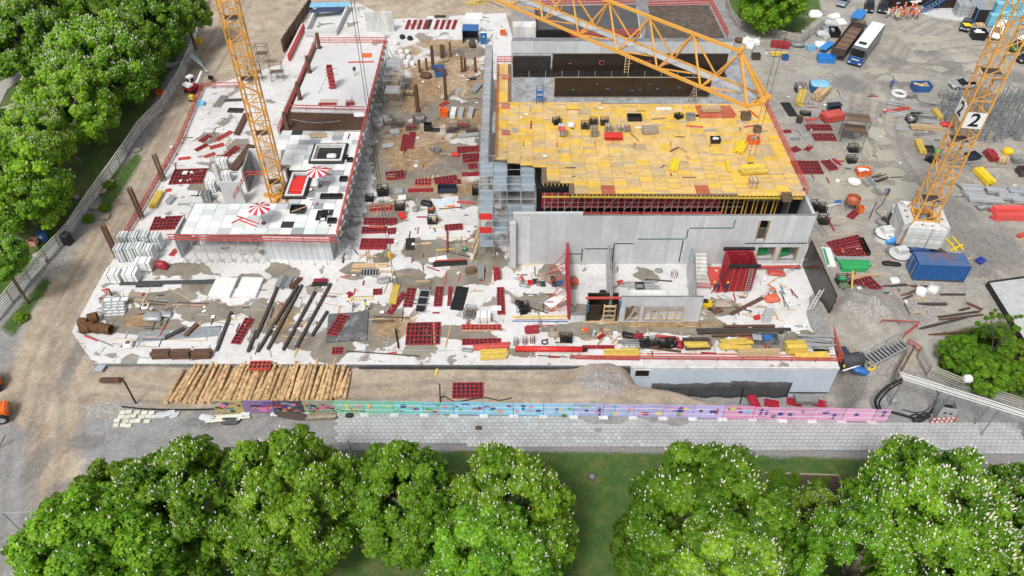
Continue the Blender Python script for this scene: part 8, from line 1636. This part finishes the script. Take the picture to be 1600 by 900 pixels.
car('dark car at the right edge below the green and white van',1589,98,1618,92,paint('black',(.012,.012,.014))); car('white delivery van behind the crane mast',1549,66,1561,44,paint('white',(.8,.8,.8)),1,name='van',cat='van'); car('white van with dark green lower body at the right edge',1579,82,1606,72,paint('white',(.8,.8,.8)),1,paint('green',(.01,.13,.05)),name='van',cat='van'); car('dark pickup with a bright yellow front',1504,54,1511,34,paint('dark',(.05,.055,.06)),name='pickup',cat='pickup')
sheet('bright yellow cover on the pickup bonnet',1502,48,1513,48,1.3,G,mat('cover_yellow',(.8,.6,.02),.4),.1,up=1.15,name='cover',cat='cover')
def bus():
 a,b=PG(1333,104),PG(1372,52); L_,W,H_=12.,2.5,3.4; d=(b-a).normalized(); c=a+d*L_/2; t=thing('bus','white roofed coach with dark blue front','bus',(c.x,c.y,gz(c.x,c.y)),math.atan2(-d.y,-d.x)); h=L_/2; wh=paint('white',(.8,.8,.8)); bl=paint('coachblue',(.02,.08,.26))
 part(t,'body',bevel_mesh(MB().box((0,0,1.9),(L_,W,3.0)).mesh('body',paint('coachgrey',(.10,.11,.13))),.15,3),None); part(t,'roof',bevel_mesh(MB().box((-.3,0,H_+.02),(L_-1.0,W-.25,.12)).mesh('roof',wh),.05),None)
 part(t,'windscreen',bevel_mesh(MB().box((h+.01,0,2.55),(.08,W-.3,1.3)).mesh('windscreen',M_glass),.03),None); part(t,'front_panel',bevel_mesh(MB().box((h+.02,0,1.15),(.12,W-.1,1.4)).mesh('front_panel',bl),.05),None); part(t,'lettering',MB().box((h+.09,0,1.35),(.02,1.3,.16)),M_bag)
 for s in(-1,1):
  for k in range(6):part(t,'side_window',MB().box((-h+1.4+k*1.75,s*(W/2+.01),2.5),(1.66,.03,1.0)),M_glass)
  part(t,'headlight',MB().box((h+.08,s*.9,.75),(.06,.4,.2)),M_white); part(t,'mirror',MB().box((h+.25,s*1.4,2.6),(.25,.2,.5)),M_black)
  wheel(t,h-2.4,s*1.1,.5,.35); wheel(t,-h+3.2,s*1.1,.5,.35)
 for x,l in((-3.5,2.6),(1.6,1.6),(4.0,.8)):part(t,'roof_unit',bevel_mesh(MB().box((x,0,H_+.14),(l,1.3,.2)).mesh('roof_unit',wh if l>1 else M_glass),.04),None)
bus()
def trailer():
 a,b=PG(1305,96),PG(1343,46); L_=12.; d=(b-a).normalized(); c=a+d*L_/2; t=thing('tipper_trailer','long tipper trailer with brown empty bed parked beside the coach','trailer',(c.x,c.y,gz(c.x,c.y)),math.atan2(-d.y,-d.x)); h=L_/2
 link('bed',box_me('trailer_bed',(L_,2.2,.2),M_woodb,.02),t,(0,0,1.4))
 for s in(-1,1):link('side',box_me('trailer_side',(L_,.12,1.1),M_dsteel,.02),t,(0,s*1.2,2.0))
 for x in(-h,h):link('end',box_me('trailer_end',(.12,2.28,1.1),M_dsteel,.02),t,(x,0,2.0))
 for k in range(6):link('bed_rib',box_me('bed_rib',(.12,2.2,.12),M_rust),t,(-h+1+k*2,0,1.55))
 for s in(-1,1):
  for x in(-h+1.5,-h+2.8,-h+4.1):wheel(t,x,s*1.0,.5,.35)
 for s in(-1,1):bar_obj(t,'landing_leg',(h-2.5,s*.7,0),(h-2.5,s*.7,1.3),.15,M_dsteel)
 bar_obj(t,'chassis',(-h,0,1.15),(h,0,1.15),.9,M_dsteel,.25)
trailer(); mound('earth load heap in the tipper trailer',1341,52,2.0,1.8,.8,M_woodb,G,3,'earth_heap','earth',.5).location.z+=1.45
tub('low bright blue skip at the front of the tipper trailer',1289,96,2.6,1.7,1.0,mat('skip_blue',(.03,.22,.58),.5),-.1,G,name='skip',cat='skip'); sheet('bright blue flap board behind the low skip',1283,84,1297,73,1.3,G,mat('skip_blue',(.03,.22,.58),.5),.15,up=.8); sheet('blue lid board standing above the trailer rear',1334,37,1345,24,2.0,G,mat('skip_blue',(.03,.22,.58),.5),.15,up=1.0)
def container(label,a,b,W,H_,m,roof=None,door='end',name='container',z=None,doors=True):
 a,b=Vector(a),Vector(b); L_=(b-a).length; rz=head(a,b); t=thing(name,label,'container',(a.x,a.y,gz(a.x,a.y)if z is None else z),rz)
 link('floor',box_me('c_floor',(L_,W,.15),M_dsteel),t,(L_/2,W/2,.08)); link('roof',box_me('c_roof',(L_-.1,W-.1,.08),roof or m,.02),t,(L_/2,W/2,H_-.05))
 n=int(L_/.28)
 def wall(nm,L2):
  k=max(4,int(L2/.34)); pr=[]
  for i in range(k):x=-L2/2+L2*i/k; w_=L2/k; pr+=[(x,0),(x+w_*.35,0),(x+w_*.45,.13),(x+w_*.9,.13)]
  pr+=[(L2/2,0)]; q=len(pr); vs=[(x,y,0)for x,y in pr]+[(x,y,H_-.25)for x,y in pr]; return MB().add(vs,[(i,i+1,q+i+1,q+i)for i in range(q-1)]).mesh(nm,m)
 s1,s2=wall('side_wall',L_-.2),wall('end_wall',W-.2)
 link('side_wall',s1,t,(L_/2,.03,.13),0); link('side_wall',s1,t,(L_/2,W-.03,.13),math.pi); link('end_wall',s2,t,(L_-.03,W/2,.13),math.pi/2); link('end_wall',s2,t,(.06,W/2,.13),-math.pi/2)
 for x in(.06,L_-.06):
  for y in(.06,W-.06):link('corner_post',box_me('corner_post',(.14,.14,H_),m),t,(x,y,H_/2))
 for y in(.05,W-.05):link('top_rail',box_me('top_rail',(L_-.3,.1,.14),m),t,(L_/2,y,H_-.08))
 if doors:
  for y in(W*.27,W*.73):d_=link('door',box_me('c_door',(.05,W*.42,H_-.35),m,.01),t,(-.03,y,H_/2)); bar_obj(d_,'locking_bar',(-.05,0,-H_/2+.25),(-.05,0,H_/2-.25),.05,M_galv)
 return t
rr_=mat('container_roof_rusty',(.06,.12,.26),.6,.25,1,dirt=(.20,.09,.06),dirt_amt=.45,dscale=.5)
container('blue shipping container with rusty roof near the ballast',PG(1425,438),PG(1505,442),2.45,2.6,M_bluec,rr_)
dk=mat('office_dark',(.035,.025,.025),.5)
container('dark site office at the top behind the orange vests, left',PG(1392,14),PG(1440,8),2.5,2.6,dk,M_galvd,doors=False); container('dark site office at the top with blue stair, right',PG(1444,14),PG(1490,14),2.5,2.6,dk,M_galvd,doors=False)
for i,(u,v)in enumerate(((1402,12),(1428,12))):sheet('white awning table before the left site office, %s'%('left','right')[i],u-7,v,u+6,v-4,1.3,G,M_white,.1,up=1.0,name='table_top',cat='table')
t=thing('office_stair','blue steel stair rising along the right site office','stair',PG(1440,21)); q=PG(1484,12)-Vector(t.location)
for y in(0,.9):bar_obj(t,'stringer',Vector((0,y,.1)),q+Vector((0,y,2.7)),.1,M_bluep,.3); bar_obj(t,'handrail',Vector((0,y,1.1)),q+Vector((0,y,3.7)),.08,M_bluep)
for k in range(10):p=q*((k+.5)/10); link('tread',box_me('stair_tread',(.4,.85,.05),M_galvd),t,(p.x,p.y+.45,.1+2.7*(k+.5)/10))
for f in(.55,1):p=q*f; bar_obj(t,'post',Vector((p.x,p.y,0)),Vector((p.x,p.y,3.7*f+.9)),.12,M_bluep)
struct('concrete_pad',MB().prism([(PG(u,v).x,PG(u,v).y)for u,v in((1440,22),(1456,26),(1508,35),(1520,20),(1500,-5),(1440,8))],-.3,.03),M_concw)
stack('grey white crate stack on the pale pad at the top',1503,24,3.2,2.4,4,.6,M_galv,-.15,G); t=container('open dark container with grey roof and blue posts at the top right',PG(1521,36),PG(1540,37),5.0,2.6,dk,mat('roof_bluegrey',(.28,.32,.36),.5),doors=False)
for x in(-.1,2.4):bar_obj(t,'blue_post',(x,-.15,0),(x,-.15,2.6),.2,M_bluep)
tub('black bin with white lids by the yellow fronted pickup',1526,60,2.2,1.8,1.5,M_black,-.1,G,fill=M_white,name='skip',cat='skip'); stack('timber pallet in front of the open dark container',1530,41,1.4,1.1,2,.2,M_wood,s=G)
foam=mat('foam_blue',(.20,.52,.66),.7,.15,1.2)
for i,(u,v,n_)in enumerate(((1548,40,4),(1562,38,4),(1556,26,5),(1572,24,5),(1580,38,4),(1596,36,4),(1590,22,5),(1570,12,5),(1598,8,5))):stack('stack of light blue foam boards at the top right, %s'%('front left','second from left in front','middle left','middle','front right','front far right','middle right','rear left','rear right')[i],u,v,1.9,1.5,n_,.55,foam,-.12,G,group='blue foam stacks',strap=False)
def excavator():
 t=thing('mini_excavator','white and red mini excavator at the back left slab corner','excavator',PG(303,143),math.radians(60)); wm,rd=paint('white',(.8,.8,.8)),paint('digger_red',(.35,.02,.03))
 for s in(-1,1):part(t,'track',bevel_mesh(MB().box((0,s*.8,.3),(2.4,.4,.6)).mesh('track',M_tyre),.15,2),None)
 part(t,'chassis',MB().box((0,0,.6),(1.6,1.3,.3)),M_dsteel); part(t,'body',bevel_mesh(MB().box((-.3,0,1.05),(2.0,1.7,.7)).mesh('body',rd),.12,2),None); part(t,'hood',bevel_mesh(MB().box((-.8,0,1.6),(1.1,1.6,.5)).mesh('hood',wm),.12,2),None)
 c=part(t,'cab',bevel_mesh(MB().box((.3,.35,1.9),(1.1,.95,1.5),0,.92).mesh('cab',wm),.06),None); part(c,'window',MB().box((.3,.35,2.0),(1.16,.7,.7),0,.92),M_glass); part(c,'window',MB().box((.3,.35,2.0),(.8,1.0,.7),0,.92),M_glass)
 bar_obj(t,'boom',(.8,-.3,1.2),(2.4,-.3,2.6),.3,wm); bar_obj(t,'arm',(2.4,-.3,2.6),(3.8,-.3,1.2),.24,M_galv); part(t,'bucket',MB().add([(3.6,-.7,1.2),(4.0,-.7,1.2),(4.1,-.7,.6),(3.5,-.7,.5),(3.6,.1,1.2),(4.0,.1,1.2),(4.1,.1,.6),(3.5,.1,.5)],[(0,1,5,4),(1,2,6,5),(2,3,7,6),(0,3,2,1),(4,5,6,7)]),M_dsteel)
excavator()
t=thing('plate_compactor','small yellow and red machine below the excavator','machine',PG(301,157)); part(t,'plate',MB().box((0,0,.1),(1.0,.7,.2)),M_dsteel); part(t,'engine',bevel_mesh(MB().box((0,0,.6),(.7,.6,.8)).mesh('engine',mat('machine_yellow',(.75,.52,.02),.4)),.06),None); bar_obj(t,'handle',(.3,0,.8),(1.0,0,1.3),.07,M_redb)
def loader(label,u,v,rz):
 t=thing('wheel_loader',label,'loader',PG(u,v),rz); og=paint('loader_orange',(.75,.16,.02))
 part(t,'body',bevel_mesh(MB().box((-.9,0,1.1),(1.8,1.6,1.0)).mesh('body',og),.12,2),None); part(t,'front_frame',bevel_mesh(MB().box((.9,0,.9),(1.4,1.0,.6)).mesh('front_frame',M_dsteel),.08),None)
 c=part(t,'cab',bevel_mesh(MB().box((0,0,2.0),(1.3,1.3,1.5),0,.9).mesh('cab',M_glass),.05),None); part(c,'cab_roof',bevel_mesh(MB().box((0,0,2.8),(1.4,1.4,.15)).mesh('cab_roof',og),.05),None)
 for s in(-1,1):wheel(t,1.0,s*.9,.6,.4); wheel(t,-1.1,s*.9,.6,.4); bar_obj(t,'lift_arm',(.5,s*.4,1.6),(2.2,s*.4,.6),.16,M_dsteel)
 part(t,'bucket',MB().box((2.5,0,.5),(.6,2.0,.8)),M_dsteel); part(t,'panel',MB().box((-1.2,-.82,1.2),(.5,.04,.35)),M_white)
loader('orange wheel loader half outside the left picture edge',-10,655,3.5); loader('second orange loader above it at the left picture edge',-22,610,3.7)
# people
def person(label,u,v,s,pose,top,legs,helm,rz,group=None):
 me,hv,nk=cmesh(('man',pose,top,legs),lambda:body_mesh(pose,COLS[top],COLS[legs],SK)); t=thing('person',label,'person',gp(u,v,s),rz,group); link('body',me,t)
 hm=cmesh(('helm',helm),lambda:MB().lathe([(.15,-.02),(.125,0),(.12,.06),(.085,.12),(.02,.145)],12).mesh('helmet',mat('helmet_'+helm,dict(yellow=(.8,.55,.03),white=(.8,.8,.8),blue=(.03,.12,.5),red=(.6,.03,.03))[helm],.35),True)); o=link('helmet',hm,t,hv+Vector((0,0,.0)))
 if pose=='bend':o.rotation_euler=(-1.0,0,0); o.location=hv+Vector((0,.05,.02))
 if top in('orange','yellow')and pose!='bend':
  for z in(1.08,1.24):link('reflective_band',cmesh(('band',),lambda:MB().lathe([(.185,-.02),(.19,0),(.185,.02)],14).mesh('reflective_band',M_galv)),t,(0,0,z)).scale=(1,.8,1)
GR=[(1391,26,'orange','grey'),(1396,30,'white','navy'),(1397,22,'orange','black'),(1403,25,'orange','navy'),(1406,31,'orange','grey'),(1400,33,'yellow','navy'),(1411,27,'orange','black'),(1411,18,'orange','navy'),(1416,30,'orange','navy'),(1421,21,'orange','black'),(1421,31,'orange','grey'),(1426,27,'orange','navy'),(1428,20,'orange','black'),(1431,31,'orange','navy'),(1434,26,'orange','grey'),(1385,29,'white','grey'),(1424,16,'orange','black')]
for i,(u,v,a,b)in enumerate(GR):person({'orange':'person in orange vest standing in the crowd before the site office','white':'person in white shirt and %s trousers beside the orange vest crowd'%b,'yellow':'person in yellow vest at the front of the orange vest crowd'}[a],u,v,G,'walk' if i%4==1 else 'stand',a,b,('yellow','white','red','white')[i%4],rnd.uniform(0,6.28),'crowd of workers at the site office')
person('worker in white top and dark trousers above the large black sheet',552,484,'s','walk','white','black','yellow',-.4); person('worker in yellow vest striding with a blue helmet',573,486,'s','walk','yellow','navy','blue',-1.2); person('worker in red top bending at the left slab edge',175,461,'s','bend','red','black','red',2.4); person('worker in black on the cast slab near the ropes',555,118,'b','stand','black','yellow','white',.6)
person('person in blue walking across the muddy yard',1391,138,G,'walk','blue','navy','blue',2.8); person('worker in dark clothes holding a hose near the spilled cement',1386,305,G,'bend','navy','black','blue',2.0); person('left of two dark clad workers at the red form tower',1122,456,'s','bend','navy','black','yellow',1.0); person('right of two dark clad workers at the red form tower',1133,457,'s','stand','navy','navy','yellow',3.5); person('worker in orange in the right room',1208,462,'s','bend','orange','grey','red',1.0); person('worker in red top kneeling low on the left room floor',816,446,'s','bend','red','grey','white',.4)
# scattered small offcuts
def litter():
 rr=random.Random(21)
 areas=[([(560,330),(780,320),(800,500),(560,560),(480,470)],ZS,170),([(600,100),(770,80),(770,320),(600,330)],ZS,190),([(150,460),(520,440),(480,560),(160,560)],ZS,130),([(810,505),(1290,505),(1300,560),(810,560)],ZS,120),([(1110,420),(1240,420),(1270,495),(1100,495)],ZS,60),([(805,420),(880,420),(880,495),(805,495)],ZS,40),([(200,370),(300,160),(400,150),(360,300),(280,360)],ZS,90),([(800,165),(1180,168),(1230,295),(860,280)],ZY+.03,45),([(1220,110),(1420,160),(1400,330),(1270,330)],None,150),([(1290,330),(1420,430),(1560,500),(1320,500)],None,120),([(1400,150),(1600,150),(1600,330),(1500,330)],None,120),([(460,330),(530,200),(556,210),(520,360)],ZD+.06,40),([(1260,10),(1320,30),(1300,90),(1180,100)],None,60)]
 kinds=[('timber',M_wood,.1),('red_steel',M_red,.12),('dark_steel',M_dsteel,.09),('white',M_white,.16),('grey_steel',M_galv,.09)]; mbs=[MB()for _ in kinds]
 for poly,z,n in areas:
  q=px_poly(poly,z or 0); xs=[p[0]for p in q]; ys=[p[1]for p in q]
  X_=np.array([rr.uniform(min(xs),max(xs))for _ in range(n)]); Y_=np.array([rr.uniform(min(ys),max(ys))for _ in range(n)]); ok=sdf(X_,Y_,q)<0
  for x,y in zip(X_[ok],Y_[ok]):
   k=rr.choices(range(5),(36,9,24,12,19))[0]; L_=rr.choice((.3,.5,.8,1.3,1.8)); w_=kinds[k][2]*rr.uniform(.7,1.6); zz=gz(x,y)if z is None else z
   if k==3:L_=min(L_,.5); w_=L_*rr.uniform(.4,.9)
   mbs[k].box((x,y,zz+w_*.3+.012),(L_,w_,w_*.6 if k!=3 else .06),rr.choice((0,1.57,0,1.57,.05,1.5,rr.uniform(0,3.1))))
 for(nm,m,_),b in zip(kinds,mbs):o=link(nm+'_litter',b.mesh(nm+'_litter',m)); tag(o,'small %s offcuts scattered all over the site floors'%nm.replace('_',' '),'litter'); o['kind']='stuff'
litter()
